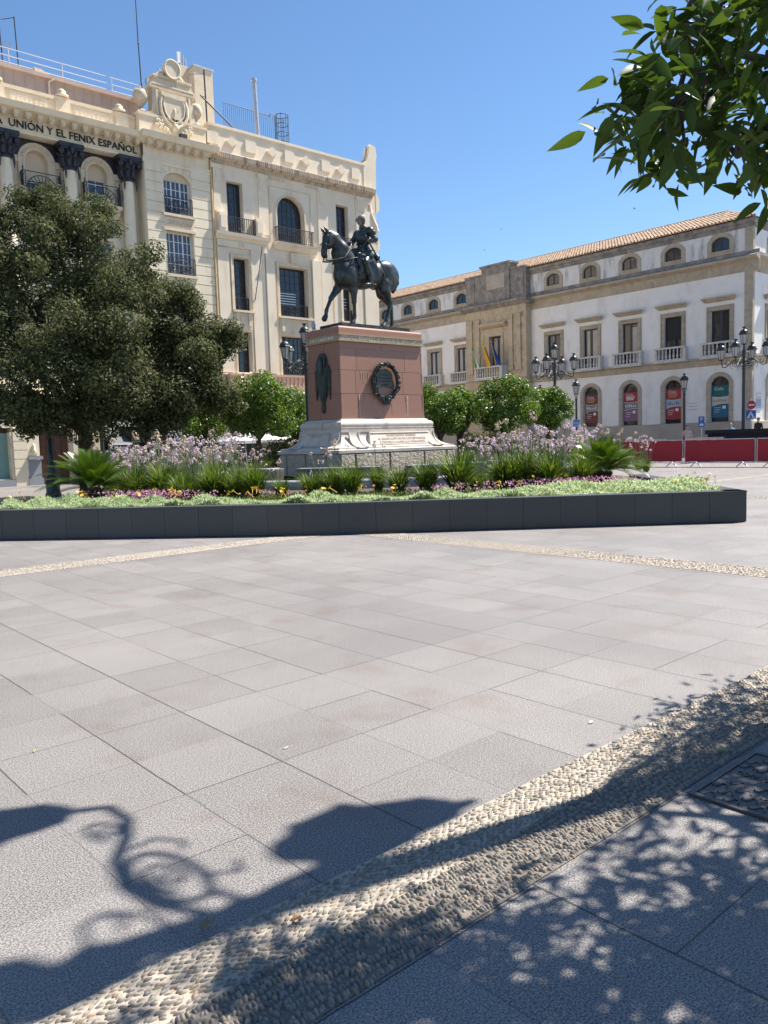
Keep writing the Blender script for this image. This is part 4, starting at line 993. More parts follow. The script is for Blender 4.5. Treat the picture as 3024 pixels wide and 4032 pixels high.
q.build('girth_strap', 'bronze', st)
# rider
hd = Vector((-.165, 0, 3.03)); hyaw = radians(-36)
HR = rotm(0, 0, hyaw)
def hl(x, y, z): v = HR @ np.array((x, y, z)); return (hd.x + v[0], hd.y + v[1], hd.z + v[2])
rp = [('e', (-.10, 0, 2.05), (.20, .23, .16)), ('e', (-.11, 0, 2.26), (.155, .195, .17)), ('e', (-.11, 0, 2.50), (.175, .225, .20)), ('e', (-.09, 0, 2.64), (.165, .235, .14)),
      c((-.06, -.20, 2.70), (-.06, .20, 2.70), .105, .105), c((-.10, 0, 2.76), (-.145, 0, 2.92), .082, .066),
      ('e', hl(.008, 0, .035), (.105, .080, .105), HR, .03), ('e', hl(-.035, 0, -.045), (.078, .068, .085), HR, .03), ('e', hl(-.062, 0, -.098), (.035, .036, .030), HR, .02),
      c(hl(-.105, 0, .03), hl(-.142, 0, -.022), .015, .022, .012), ('e', hl(-.100, 0, -.060), (.016, .026, .010), HR, .01), ('e', hl(-.10, .036, .022), (.014, .02, .011), HR, .01), ('e', hl(-.10, -.036, .022), (.014, .02, .011), HR, .01),
      c(hl(-.10, -.05, .045), hl(-.10, .05, .045), .016, .016, .02), ('e', hl(.01, .09, .0), (.022, .012, .032), HR, .01), ('e', hl(.01, -.09, .0), (.022, .012, .032), HR, .01)]
def arm(sh, el, wr, fingers):
    a = [c(sh, el, .098, .078), c(el, wr, .074, .048), ('e', sh, (.125, .115, .12))]
    w = Vector(wr); d = (w - Vector(el)).normalized(); sd_ = d.cross(Vector((0, 0, 1))).normalized(); dn = sd_.cross(d)
    palm = w + d * .055
    a.append(('e', tuple(palm), (.055, .045, .04)))
    for i, ln in enumerate((.062, .074, .07, .055)):
        b0 = palm + d * .035 + sd_ * (.036 - .024 * i); b1 = b0 + d * ln * .5 - dn * .02; b2 = b1 + d * ln * .1 - dn * ln * .5
        a += [c(tuple(b0), tuple(b1), .012, .011, .008), c(tuple(b1), tuple(b2), .011, .009, .006)]
    t0 = palm + sd_ * .04; a.append(c(tuple(t0), tuple(t0 + d * .045 + dn * .015), .013, .010, .01))
    return a
rp += arm((-.05, -.265, 2.68), (.05, -.36, 2.44), (-.20, -.33, 2.34), 0)
rp += arm((-.08, .255, 2.68), (-.26, .33, 2.44), (-.53, .13, 2.33), 0)
for s_ in (-1, 1):
    rp += [c((-.08, s_ * .16, 2.04), (-.36, s_ * .385, 1.76), .150, .100), ('e', (-.37, s_ * .40, 1.74), (.095, .085, .10), None, .03), c((-.36, s_ * .40, 1.72), (-.27, s_ * .42, 1.45), .088, .082), c((-.27, s_ * .42, 1.45), (-.215, s_ * .425, 1.20), .080, .050),
           c((-.20, s_ * .425, 1.16), (-.36, s_ * .44, 1.12), .052, .040), c((-.36, s_ * .44, 1.12), (-.44, s_ * .445, 1.115), .042, .026), ('e', (-.16, s_ * .425, 1.15), (.045, .04, .045))]
rp += [('e', (-.20, -.20, 2.03), (.19, .17, .17)), ('e', (-.20, .20, 2.03), (.19, .17, .17))]
rider = body('rider', rp, .0135, .04, ['bronze', 'marblehead'], st, OFF, fm=lambda cc: ((cc[:, 2] - HZ) > 2.875).astype(int))
hr = []; rr = random.Random(9)
for i in range(60):
    a = rr.uniform(-1.75, 1.75); z = rr.uniform(-.11, .10); r_ = .083 * sqrt(max(.05, 1 - (z / .15) ** 2))
    if abs(a) > 1.2 and z < .0: continue
    hr.append(('e', hl(.02 + r_ * cos(a) * 1.05, r_ * sin(a) * .95, z), (.026, .026, .03)))
hr += [('e', hl(.022, 0, .082), (.098, .082, .05), HR)]
body('hair', hr, .013, .02, ['hairstone', 'palehead'], rider, OFF, fm=lambda cc: ((cc[:, 2] - HZ) > 3.085).astype(int))
sk = []
for k in range(22):   # skirt of the coat hanging over the saddle, tassets at the hip
    a = -pi + 2 * pi * k / 22; x = -.12 + .24 * cos(a); y = .28 * sin(a)
    sk.append(c((-.12 + .16 * cos(a), .20 * sin(a), 2.22), (x - .06, y * 1.15, 1.99), .035, .03))
for k in range(7): sk.append(c((-.40 + .05 * k, -.24 - .01 * k, 2.12), (-.46 + .055 * k, -.37 - .006 * k, 1.80 - .02 * (k % 3)), .04, .032))
body('coat_skirt', sk, .016, .03, 'bronze', rider, OFF)
ar = [c((-.02, -.36, 2.62), (-.02, -.36, 2.63), .075, .07), ('e', (.00, -.31, 2.60), (.115, .085, .03)), ('e', (.03, -.34, 2.53), (.105, .08, .028)), ('e', (.04, -.36, 2.47), (.10, .08, .028)), ('e', (-.11, 0, 2.36), (.185, .225, .03)), ('e', (-.15, 0, 2.52), (.155, .20, .20)),
      c((-.10, -.07, 2.815), (-.10, .07, 2.815), .06, .06)]
body('breastplate', ar, .0135, .012, 'bronze', rider, OFF)
q = MB()
q.tube([P3(-.30, -.40, 2.40), P3(-.20, -.42, 2.26), P3(.52, -.44, 1.33)], [.020, .026, .015], 7)
q.tube([P3(-.34, -.47, 2.32), P3(-.26, -.40, 2.36), P3(-.18, -.34, 2.42)], .015, 6); q.ell(P3(-.34, -.40, 2.46), (.028, .028, .028), 8, 6)
q.tube([P3(-.28, -.30, 2.22), P3(-.10, -.29, 2.12), P3(.12, -.24, 2.18)], .02, 6)
q.build('sword', 'bronze', rider)
for s_ in (-1, 1):
    q = MB(); q.tube([P3(-.25, s_ * .40, 1.70), P3(-.28, s_ * .455, 1.22)], .012, 5)
    q.tube([P3(-.30, s_ * .44, 1.21), P3(-.34, s_ * .39, 1.10), P3(-.33, s_ * .44, 1.075), P3(-.30, s_ * .49, 1.10)], .014, 6, closed=True); q.build('stirrup', 'bronze', st)
    q = MB(); q.tube([P3(-.13, s_ * .425, 1.16), P3(-.06, s_ * .43, 1.15)], .012, 5); q.ell(P3(-.045, s_ * .43, 1.15), (.022, .014, .022), 8, 5); q.build('spur', 'bronze', rider)
# pigeon on the pedestal corner
pg = [('e', (0, 0, .13), (.075, .06, .095), rotm(0, .5, 0)), ('e', (-.02, 0, .24), (.035, .032, .037)), c((0, 0, .17), (-.015, 0, .23), .045, .03), c((.04, 0, .10), (.13, 0, .04), .035, .012), c((-.05, 0, .238), (-.072, 0, .232), .01, .003),
      c((0, .02, .06), (0, .02, .0), .008, .006), c((0, -.02, .06), (0, -.02, 0), .008, .006)]
V, F = organic(pg, .009, .02); V = V @ np.array(rotm(0, 0, .5)).T + np.array((13.93, 18.55, 4.70))
tag(np_mesh('pigeon', V, F, 'pigeon', smooth=True), 'pale grey pigeon standing on the left corner of the red pedestal', 'pigeon')
# ---------------------------------------------------------------- facade toolkit
def arch_pts(u0, u1, zs, rise, n=12):
    """from (u1,zs) over the crown to (u0,zs)"""
    r = (u1 - u0) / 2; cx = (u0 + u1) / 2
    if rise >= r * .98: return [(cx + r * cos(pi * i / n), zs + rise * sin(pi * i / n)) for i in range(n + 1)]
    R = (r * r + rise * rise) / (2 * rise); a = math.asin(r / R); cz = zs + rise - R
    return [(cx + R * sin(a - 2 * a * i / n), cz + R * cos(a - 2 * a * i / n)) for i in range(n + 1)]
def hole_poly(h, n=12):
    u0, u1, z0, z1, rise = h
    if rise <= 0: return [(u0, z0), (u1, z0), (u1, z1), (u0, z1)]
    return [(u0, z0), (u1, z0)] + arch_pts(u0, u1, z1 - rise, rise, n)
def wall(q, T, u0, u1, z0, z1, holes, o=0.0, depth=.4):
    us = sorted({u0, u1, *[x for h in holes for x in h[:2] if u0 < x < u1]}); zs = sorted({z0, z1, *[x for h in holes for x in h[2:4] if z0 < x < z1]})
    for a, b in zip(us, us[1:]):
        for c_, d in zip(zs, zs[1:]):
            cu, cz = (a + b) / 2, (c_ + d) / 2
            if any(h[0] < cu < h[1] and h[2] < cz < h[3] for h in holes): continue
            q.quad(T(a, o, c_), T(b, o, c_), T(b, o, d), T(a, o, d))
    for h in holes:
        P = hole_poly(h)
        if h[4] > 0:
            A = arch_pts(h[0], h[1], h[3] - h[4], h[4]); k = len(A) // 2
            for pts in ([(h[1], h[3])] + A[k::-1][::1], [(h[0], h[3])] + A[k:]):
                q.add([T(u, o, z) for u, z in pts], [list(range(len(pts)))])
        n = len(P); vs = [T(u, o, z) for u, z in P] + [T(u, o - depth, z) for u, z in P]
        q.add(vs, [(i, (i + 1) % n, n + (i + 1) % n, n + i) for i in range(n)])
def surround(q, T, h, w, o0, o1, sill=None):
    """raised frame of width w round an opening (sides + head)"""
    u0, u1, z0, z1, rise = h
    if rise <= 0:
        q.box(u0 - w, u0, o0, o1, z0, z1, T); q.box(u1, u1 + w, o0, o1, z0, z1, T); q.box(u0 - w, u1 + w, o0, o1, z1, z1 + w, T)
    else:
        zs = z1 - rise
        q.box(u0 - w, u0, o0, o1, z0, zs, T); q.box(u1, u1 + w, o0, o1, z0, zs, T)
        A = arch_pts(u0, u1, zs, rise); B = arch_pts(u0 - w, u1 + w, zs, rise + w)
        if rise < (u1 - u0) / 2 * .98: B[0] = (u1 + w, zs); B[-1] = (u0 - w, zs)
        n = len(A); vs = [T(u, o1, z) for u, z in A] + [T(u, o1, z) for u, z in B] + [T(u, o0, z) for u, z in B] + [T(u, o0, z) for u, z in A]
        fs = []
        for i in range(n - 1): fs += [(i, i + 1, n + i + 1, n + i), (n + i, n + i + 1, 2 * n + i + 1, 2 * n + i), (i, i + 1, 3 * n + i + 1, 3 * n + i)]
        q.add(vs, fs)
def window(parent, T, h, o, cols, rows, fm='iron', gm='glass', bar=.035, fw=.06, blind=0.0, blindmat='blind', heavy=None, name='window', painted_reflection=None):
    u0, u1, z0, z1, rise = h
    q = MB(); zs = z1 - rise
    if rise <= 0: surround(q, T, (u0 + fw, u1 - fw, z0 + fw, z1 - fw, 0), fw - .002, o, o + .05); q.box(u0 + .002, u1 - .002, o, o + .05, z0 + .002, z0 + fw, T)
    else: surround(q, T, (u0 + fw, u1 - fw, z0 + fw, z1 - fw, rise - fw * .3), fw - .002, o, o + .05); q.box(u0 + .002, u1 - .002, o, o + .05, z0 + .002, z0 + fw, T)
    def top(u):
        if rise <= 0: return z1
        A = arch_pts(u0, u1, zs, rise, 24)
        for a, b in zip(A, A[1:]):
            if b[0] <= u <= a[0]: return b[1] + (a[1] - b[1]) * (u - b[0]) / max(1e-6, a[0] - b[0])
        return zs
    for i in range(1, cols):
        u = u0 + (u1 - u0) * i / cols; w = bar * (2.2 if heavy and i in heavy else 1)
        q.box(u - w / 2, u + w / 2, o + .004, o + .044, z0 + fw, top(u) - .02, T)
    for j in range(1, rows):
        z = z0 + (z1 - z0) * j / rows
        a, b = u0 + fw, u1 - fw
        if rise > 0 and z > zs:
            uu = [u for u in np.linspace(u0, u1, 60) if top(u) > z + .02]
            if len(uu) < 2: continue
            a, b = uu[0], uu[-1]
        q.box(a, b, o + .008, o + .040, z - bar / 2, z + bar / 2, T)
    f = q.build(name, fm, parent)
    g_ = MB(); g_.add([T(u, o + .02, z) for u, z in hole_poly((u0 + .005, u1 - .005, z0 + .005, z1 - .005, rise))], [list(range(len(hole_poly(h))))]); g_.build('pane', gm, f)
    if blind > 0:
        b_ = MB(); zb = z1 - blind; P = [(u0 + .01, zb), (u1 - .01, zb)] + ([(u1 - .01, z1 - .01), (u0 + .01, z1 - .01)] if rise <= 0 else [p for p in arch_pts(u0 + .01, u1 - .01, zs, rise - .01) if p[1] >= min(zb, zs)])
        b_.prism(P, o + .051, o + .075, T); b_.build('roller_shutter', blindmat, f)
    if painted_reflection:  # pale panels just before the glass imitate light reflected in it
        for (a, b, c_, d) in painted_reflection:
            k = MB(); k.box(u0 + (u1 - u0) * a, u0 + (u1 - u0) * b, o + .022, o + .024, z0 + (z1 - z0) * c_, z0 + (z1 - z0) * d, T); k.build('painted_reflection', 'painted_reflection', f)
    return f
def railing(parent, T, u0, u1, z0, z1, o0, o1, step=.11, orn=True, m='iron', fan=False):
    q = MB(); t_ = .030
    for z in (z1 - .03, z0 + .03): 
        q.box(u0, u1, o1 - .03, o1, z - .016, z + .016, T)
        for u in (u0, u1 - .03): q.box(u, u + .03, o0, o1 - .032, z - .016, z + .016, T)
    n = max(2, int((u1 - u0) / step))
    cu = (u0 + u1) / 2; h_ = z1 - z0
    for i in range(n + 1):
        u = u0 + .015 + (u1 - u0 - .03) * i / n
        if fan and abs(u - cu) < min(h_ * .84, (u1 - u0) * .42): continue
        q.box(u - t_ / 2, u + t_ / 2, o1 - .026, o1 - .004, z0 + .047, z1 - .047, T)
    k = int((o1 - o0) / step)
    for i in range(1, k + 1):
        for u in (u0 + .015, u1 - .015): q.box(u - t_ / 2, u + t_ / 2, o0 + (o1 - o0) * i / (k + 1) - .011, o0 + (o1 - o0) * i / (k + 1) + .011, z0 + .047, z1 - .047, T)
    h = z1 - z0; om = o1 - .015
    if fan:
        r = min(h * .84, (u1 - u0) * .42); zc = z0 + .06
        for a in range(13): 
            t2 = pi * a / 12; q.tube([T(cu + r * .22 * cos(t2), om, zc + r * .22 * sin(t2)), T(cu + r * cos(t2), om, zc + r * sin(t2))], .016, 4)
        for rr_ in (.22, .6, 1.0): q.tube([T(cu + r * rr_ * cos(pi * a / 16), om, zc + r * rr_ * sin(pi * a / 16)) for a in range(17)], .020, 4)
        for s_ in ((-1, 1) if (u1 - u0) > 1.65 else ()):
            for d in (1.08, 1.3): q.tube([T(cu + s_ * (r * d + .06 * cos(a)), om, z0 + h * .6 + h * .26 * sin(a)) for a in np.linspace(0, 6.28, 9)], .010, 4)
    elif orn:
        for s_ in (-1, 1):
            q.tube([T(cu + s_ * (.05 + .06 * sin(a * 2)), om, z0 + h * (.12 + .76 * a / pi)) for a in np.linspace(0, pi, 12)], .013, 4)
            q.tube([T(cu + s_ * .16 + .05 * cos(a), om, z0 + h * .5 + h * .3 * sin(a)) for a in np.linspace(0, 6.28, 10)], .011, 4)
        q.tube([T(cu + .04 * cos(a), om, z0 + h * .5 + h * .12 * sin(a)) for a in np.linspace(0, 6.28, 9)], .012, 4)
    return q.build('balcony_railing', m, parent)
def balustrade(parent, T, u0, u1, z0, z1, o0, o1, m='balu', step=.24, name='balustrade', pier=.16):
    q = MB(); h = z1 - z0
    q.box(u0 - .04, u1 + .04, o0, o1 + .05, z0 - .12, z0 - .005, T); q.box(u0, u1, o1 - .18, o1, z0, z0 + .09, T); q.box(u0 - .02, u1 + .02, o1 - .20, o1 + .02, z1 - .11, z1, T)
    for u in (u0, u1 - pier): q.box(u, u + pier, o1 - .17, o1 - .01, z0 + .092, z1 - .112, T)
    for u in (u0, u1 - pier):
        if o1 - o0 > .3: q.box(u + .01, u + pier - .01, o0, o1 - .21, z0 + .002, z1 - .02, T)
    n = max(1, int((u1 - u0 - 2 * pier) / step)); pr = [(.03, 0), (.055, .03), (.04, .08), (.072, .26), (.062, .38), (.032, .55), (.045, .72), (.05, .80), (.035, .90), (.05, 1.0)]
    for i in range(n):
        u = u0 + pier + (u1 - u0 - 2 * pier) * (i + .5) / n
        c_ = T(u, o1 - .09, z0 + .09); q.lathe([(r, z * (h - .20)) for r, z in pr], c_, 8)
    return q.build(name, m, parent)
def moulding(q, T, u0, u1, prof):
    """prof: list of (o,z) swept along u with end caps"""
    n = len(prof); vs = [T(u0, o, z) for o, z in prof] + [T(u1, o, z) for o, z in prof]
    q.add(vs, [(i, i + 1, n + i + 1, n + i) for i in range(n - 1)])
    q.add(vs[:n], [list(range(n))]); q.add(vs[n:], [list(range(n))])

# ---------------------------------------------------------------- corner building with the columns and lettering
YL = 37.5
TL = lambda u, o, z: (u, YL - o, z)
ob = thing('office_building', 'cream corner building with dark lettering, columns and a carved shield on its roofline', 'building', (12, YL, 0))
UW0 = 3.0
q = MB()
arch = [(u - r, u + r, 13.32, 14.62 + r, r) for u, r in ((7.75, .52), (10.62, .52), (13.44, .51), (16.24, .48))]
lowh = [(u - .65, u + .65, z0, z1, 0) for u in (7.75, 10.62, 13.44, 16.24) for z0, z1 in ((9.2, 11.6), (5.7, 8.1))]
wall(q, TL, UW0, 18.26, 3.9, 15.6, arch + lowh, -.9, .3)
q.quad(TL(18.26, -.9, 3.9), TL(18.26, 0, 3.9), TL(18.26, 0, 15.6), TL(18.26, -.9, 15.6))
q.box(UW0, 18.3, -14, -1.25, 0, 16.4, TL); q.box(UW0, 18.26, -1.3, -.905, 15.62, 16.4, TL)
q.build('loggia_wall', 'cream', ob)
for i, h in enumerate(arch): window(ob, TL, h, -1.15, 2, 4, 'whitemetal', 'glassblue', blind=.75 if i % 2 else 1.3, fw=.07)
for i, h in enumerate(lowh): window(ob, TL, h, -1.15, 2, 3, 'whitemetal', 'glassblue', blind=.8 if i % 3 else 0, fw=.07)
for h in arch:
    q = MB(); surround(q, TL, h, .33, -.9, -.80)
    surround(q, TL, (h[0] - .05, h[1] + .05, h[2], h[3] + .05, h[4] + .05), .05, -.80, -.77); surround(q, TL, (h[0] - .27, h[1] + .27, h[2], h[3] + .27, h[4] + .27), .05, -.80, -.77)
    cx = (h[0] + h[1]) / 2; zs = h[3] - h[4]; R = (h[1] - h[0]) / 2 + .165
    for k in range(1, 14): a = pi * k / 14; q.ell(TL(cx + R * cos(a), -.79, zs + R * sin(a)), (.05, .03, .05), 6, 4)
    for s_ in (-1, 1): q.box(cx + s_ * (R + .165) - (.0 if s_ > 0 else .45), cx + s_ * (R + .165) + (.45 if s_ > 0 else .0), -.9, -.79, zs - .12, zs + .16, TL)
    q.build('arch_surround', 'cream_pale', ob)
q = MB()   # dark spandrels between the arches
for a, b in zip([None] + arch, arch + [None]):
    ua = UW0 if a is None else (a[0] + a[1]) / 2; ub = 18.25 if b is None else (b[0] + b[1]) / 2
    P = [(ua, 15.58)]
    if a is not None:
        R = (a[1] - a[0]) / 2 + .335; zs = a[3] - a[4]; P = [(ua, 15.58)] + [(ua + R * sin(t_), zs + R * cos(t_)) for t_ in np.linspace(0, pi / 2 * .95, 8)]
    if b is not None:
        R = (b[1] - b[0]) / 2 + .335; zs = b[3] - b[4]; P += [(ub - R * sin(t_), zs + R * cos(t_)) for t_ in np.linspace(pi / 2 * .95, 0, 8)]
    P += [(ub, 15.58)]
    q.mark(); q.prism(P, -.9, -.85, TL)
q.build_each('dark_spandrel', 'darkbronze', ob)
for u in (6.25, 9.12, 11.97, 14.82, 17.62):
    q = MB(); q.lathe([(.36, 8.6), (.36, 8.75), (.31, 8.85), (.285, 9.0), (.275, 14.45)], (u, YL + .52, 0), 20); cl = q.build('column', 'cream', ob)
    q = MB(); cy = YL + .52
    q.lathe([(.30, 14.40), (.32, 14.46), (.30, 14.52), (.29, 14.6), (.33, 14.95), (.42, 15.28)], (u, cy, 0), 16)
    q.box(u - .56, u + .56, cy - .46, cy + .4, 15.38, 15.565); q.box(u - .50, u + .50, cy - .41, cy + .4, 15.28, 15.38)
    for a in range(8):
        t_ = a * pi / 4 + pi / 8; d = Vector((cos(t_), sin(t_), 0))
        for z0, r0, r1, hh in ((14.58, .30, .46, .34), (14.86, .33, .50, .36)):
            p = Vector((u, cy, z0)); q.tube([p + d * r0, p + d * (r0 + .05) + Vector((0, 0, hh * .6)), p + d * r1 + Vector((0, 0, hh)), p + d * (r1 + .03) + Vector((0, 0, hh * .72))], [.10, .11, .08, .03], 6)
    for sx in (-1, 1):
        q.ell((u + sx * .45, cy - .34, 15.18), (.15, .12, .16), 8, 6)
        q.tube([(u + sx * .29, cy - .28, 14.5), (u + sx * .30, cy - .30, 14.2), (u + sx * .30, cy - .29, 13.98)], [.05, .045, .02], 6)
    q.ell((u, cy - .44, 15.30), (.12, .12, .22), 8, 6); q.build('capital', 'darkbronze', cl)
# entablature, frieze letters, bracketed cornice
q = MB(); q.box(UW0, 18.255, -.905, -.30, 15.575, 16.42, TL)
for o, z0, z1 in ((-.26, 15.575, 15.64), (-.28, 15.64, 15.71)): q.box(UW0, 18.25, -.30, o, z0, z1, TL)
q.box(UW0, 18.25, -.30, -.24, 15.71, 15.745, TL)
moulding(q, TL, UW0, 18.05, [(-.3, 16.30), (-.22, 16.32), (-.05, 16.40), (.28, 16.44), (.33, 16.50), (.38, 16.60), (.40, 16.66), (-.3, 16.67)])
q.build('entablature', 'cream', ob)
q = MB(); k = 0
u = 3.2
while u < 17.9: q.mark(); q.box(u, u + .23, -.24, .15, 16.24, 16.41, TL); q.tube([TL(u + .115, .10, 16.27), TL(u + .115, .13, 16.22), TL(u + .115, -.05, 16.20), TL(u + .115, -.2, 16.20)], [.10, .11, .09, .05], 6); u += .505
q.build_each('cornice_bracket', 'cream_pale', ob)
q = MB()
vs, fs = text_mesh('UNI\u00d3N Y EL FENIX ESPA\u00d1OL', .46, .06, lambda u, o, z: (u, o, z), 'LEFT')
wd = max(v[0] for v in vs); kx = 5.92 / wd
q.add([TL(12.14 + u * kx, -.262 + o, 15.79 + z) for u, o, z in vs], fs)
vs, fs = text_mesh('LA', .46, .06, lambda u, o, z: TL(11.90 + u * kx, -.262 + o, 15.79 + z), 'RIGHT'); q.add(vs, fs)
q.build('lettering', 'black', ob)
# balconies of the loggia
for (a, b) in ((6.85, 8.6), (9.75, 11.5), (12.67, 14.37), (15.45, 17.2)):
    q = MB(); q.box(a - .06, b + .06, -.9, -.44, 13.03, 13.18, TL); q.box(a + .03, b - .03, -.9, -.52, 12.93, 13.03, TL)
    cx = (a + b) / 2; n = 15
    for k in range(n):   # fluted shell
        t0, t1 = pi + pi * k / n, pi + pi * (k + 1) / n; R = (b - a) / 2 - .05
        f = lambda t_, s_, o: TL(cx + R * s_ * cos(t_), o, 12.93 + .62 * s_ * sin(t_))
        tm = (t0 + t1) / 2
        q.add([f(t0, 1, -.56), f(tm, 1, -.50), f(t1, 1, -.56), f(t1, .12, -.86), f(t0, .12, -.86), f(tm, .12, -.84)], [(0, 1, 5, 4), (1, 2, 3, 5)])
    bal = q.build('balcony', 'cream_pale', ob)
    r_ = railing(bal, TL, a, b, 13.18, 14.10, -.88, -.47, .10, m='iron', fan=True)
    q = MB()
    for u in (a + .02, b - .02): q.tube([TL(u, -.485, 14.05), TL(u, -.485, 14.2), TL(u, -.485, 14.3)], [.02, .035, .005], 6)
    q.build('finial', 'iron', bal)
# attic parapet with relief panels
q = MB(); q.box(UW0, 18.1, -.75, -.35, 16.6, 17.42, TL); q.box(UW0, 18.1, -.80, -.28, 17.42, 17.56, TL)
for u in (6.1, 8.9, 11.75, 14.6, 17.4): q.box(u - .33, u + .33, -.4, -.26, 16.67, 17.58, TL)
q.build('parapet', 'cream_pale', ob)
q = MB(); rr = random.Random(21)
for a, b in ((6.6, 8.4), (9.45, 11.3), (12.3, 14.1), (15.1, 16.95)):
    q.mark(); q.box(a, b, -.35, -.33, 16.78, 17.34, TL)
    for k in range(9):
        cx = a + .12 + (b - a - .24) * k / 8; 
        for cz in (17.17, 16.95): q.tube([TL(cx + (.03 + .07 * j / 9) * cos(j * .8 + k), -.325, cz + (.02 + .075 * j / 9) * sin(j * .8 + k)) for j in range(10)], .017, 4)
q.build_each('relief_panel', 'pinkcream', ob)
q = MB()
for u in (11.75, 14.6, 17.3): q.mark(); q.lathe([(.3, 17.62), (.3, 17.68), (.16, 17.74), (.2, 17.84), (.10, 17.94), (.0, 17.97)], (u, YL + .35, 0), 10)
q.build_each('parapet_finial', 'cream_pale', ob)
# set-back top storey, roof rail
q = MB(); q.box(UW0, 19.3, -14, -2.2, 16.5, 19.05, TL); q.box(UW0, 19.4, -14.1, -2.05, 19.05, 19.22, TL)
u = 3.5
while u < 19: q.box(u, u + .02, -2.2, -2.18, 16.8, 19.05, TL); u += .46
q.build('top_storey', 'pinktile', ob)
q = MB(); q.tube([TL(14.7, -2.1, 17.5), TL(14.7, -2.1, 18.9), TL(14.95, -1.95, 19.1)], .05, 8); q.build('downpipe', 'cream_pale', ob)
rl = thing('roof_railing', 'white three-bar safety rail along the flat roof of the lettered building', 'railing', (11, YL + 2.4, 19.22))
q = MB()
for z in (19.42, 19.72, 20.05): q.tube([TL(UW0, -2.4, z), TL(19.4, -2.4, z)], .018, 6)
for u in (5.6, 8.1, 10.6, 13.05, 15.5, 17.95): q.tube([TL(u, -2.4, 19.21), TL(u, -2.4, 20.05)], .020, 6)
q.build('rails', 'railpaint', rl)
# bay with rusticated courses
q = MB(); bw = [(19.25, 20.71, 13.15, 15.2, .40), (19.25, 20.71, 10.2, 12.92, 0), (19.25, 20.71, 6.6, 9.4, 0)]
wall(q, TL, 18.26, 21.85, 3.9, 16.5, bw, 0, .3); q.box(18.27, 21.84, -14, -.45, 0, 16.5, TL); q.quad(TL(21.85, 0, 3.9), TL(21.85, -.5, 3.9), TL(21.85, -.5, 16.5), TL(21.85, 0, 16.5))
q.build('bay_wall', 'cream', ob)
q = MB(); z = 4.1; zz = []
while z < 15.5: zz.append(z); z += .475
for z0, z1 in zip(zz, zz[1:]):
    for a, b in ((18.25, 19.23), (20.73, 21.86)):
        q.mark(); q.bevelbox(a, b, 0, .045, z0 + .012, z1 - .012, .02, TL)
q.build_each('rusticated_course', 'cream', ob)
q = MB()
for z0 in (12.15, 9.0): q.mark(); q.box(19.15, 20.81, 0, .05, z0 + .27, z0 + .80, TL)
q.build_each('panel_ground', 'cream_pale', ob)
q = MB(); rr = random.Random(5)
for z0 in (12.68, 9.55):
    q.mark()
    for k in range(6):
        cx = 19.38 + .24 * k
        q.tube([TL(cx + (.03 + .10 * j / 11) * cos(j * .7 + k * 1.3), .06, z0 + (.03 + .13 * j / 11) * sin(j * .7 + k * 1.3)) for j in range(12)], .028, 5); q.ell(TL(cx + .12, .06, z0 + rr.uniform(-.12, .12)), (.05, .04, .06), 6, 4)
q.build_each('carved_scrollwork', 'cream_pale', ob)
q = MB()
for z0, o in ((13.0, .16), (12.30, .12), (10.05, .14), (9.3, .12)): q.mark(); q.box(19.1, 20.86, .05, o, z0, z0 + .13, TL)
q.mark()
for k in range(5):
    a = radians(40 + 25 * k); q.tube([TL(19.98 + .78 * cos(a), .03, 14.72 + .52 * sin(a)), TL(19.98 + 1.05 * cos(a), .03, 14.80 + .80 * sin(a))], .012, 4)
vsr = q.build_each('window_sill', 'cream_pale', ob); vsr[-1].name = 'arch_joints'
for i, h in enumerate(bw): window(ob, TL, h, -.25, 6, 5 if i == 0 else 5, 'whitemetal', 'glassblue', bar=.03, fw=.07, blind=(.42, .72, .6)[i], heavy=(2, 4), blindmat='blind' if i == 0 else 'cream')
for z0 in (13.14, 10.19): railing(ob, TL, 19.22, 20.76, z0, z0 + .85, .0, .07, .11, fan=True)
q = MB()
q.box(18.2, 21.9, 0, .06, 15.42, 15.58, TL); q.box(18.2, 21.9, 0, .09, 15.58, 15.66, TL)
moulding(q, TL, 18.0, 22.15, [(0, 16.30), (.08, 16.32), (.20, 16.42), (.52, 16.46), (.57, 16.52), (.63, 16.62), (.65, 16.72), (0, 16.78)])
moulding(q, lambda u, o, z: (18.26 - o, u, z), YL + .0, YL + .35, [(0, 16.30), (.08, 16.32), (.15, 16.42), (.24, 16.5), (.26, 16.72), (0, 16.74)])
q.build('bay_cornice', 'cream', ob)
q = MB(); u = 18.32
while u < 21.8: q.mark(); q.box(u, u + .23, 0, .42, 16.24, 16.43, TL); q.tube([TL(u + .115, .38, 16.28), TL(u + .115, .40, 16.22), TL(u + .115, .2, 16.20), TL(u + .115, .05, 16.20)], [.10, .11, .09, .05], 6); u += .50
q.build_each('cornice_bracket', 'cream_pale', ob)
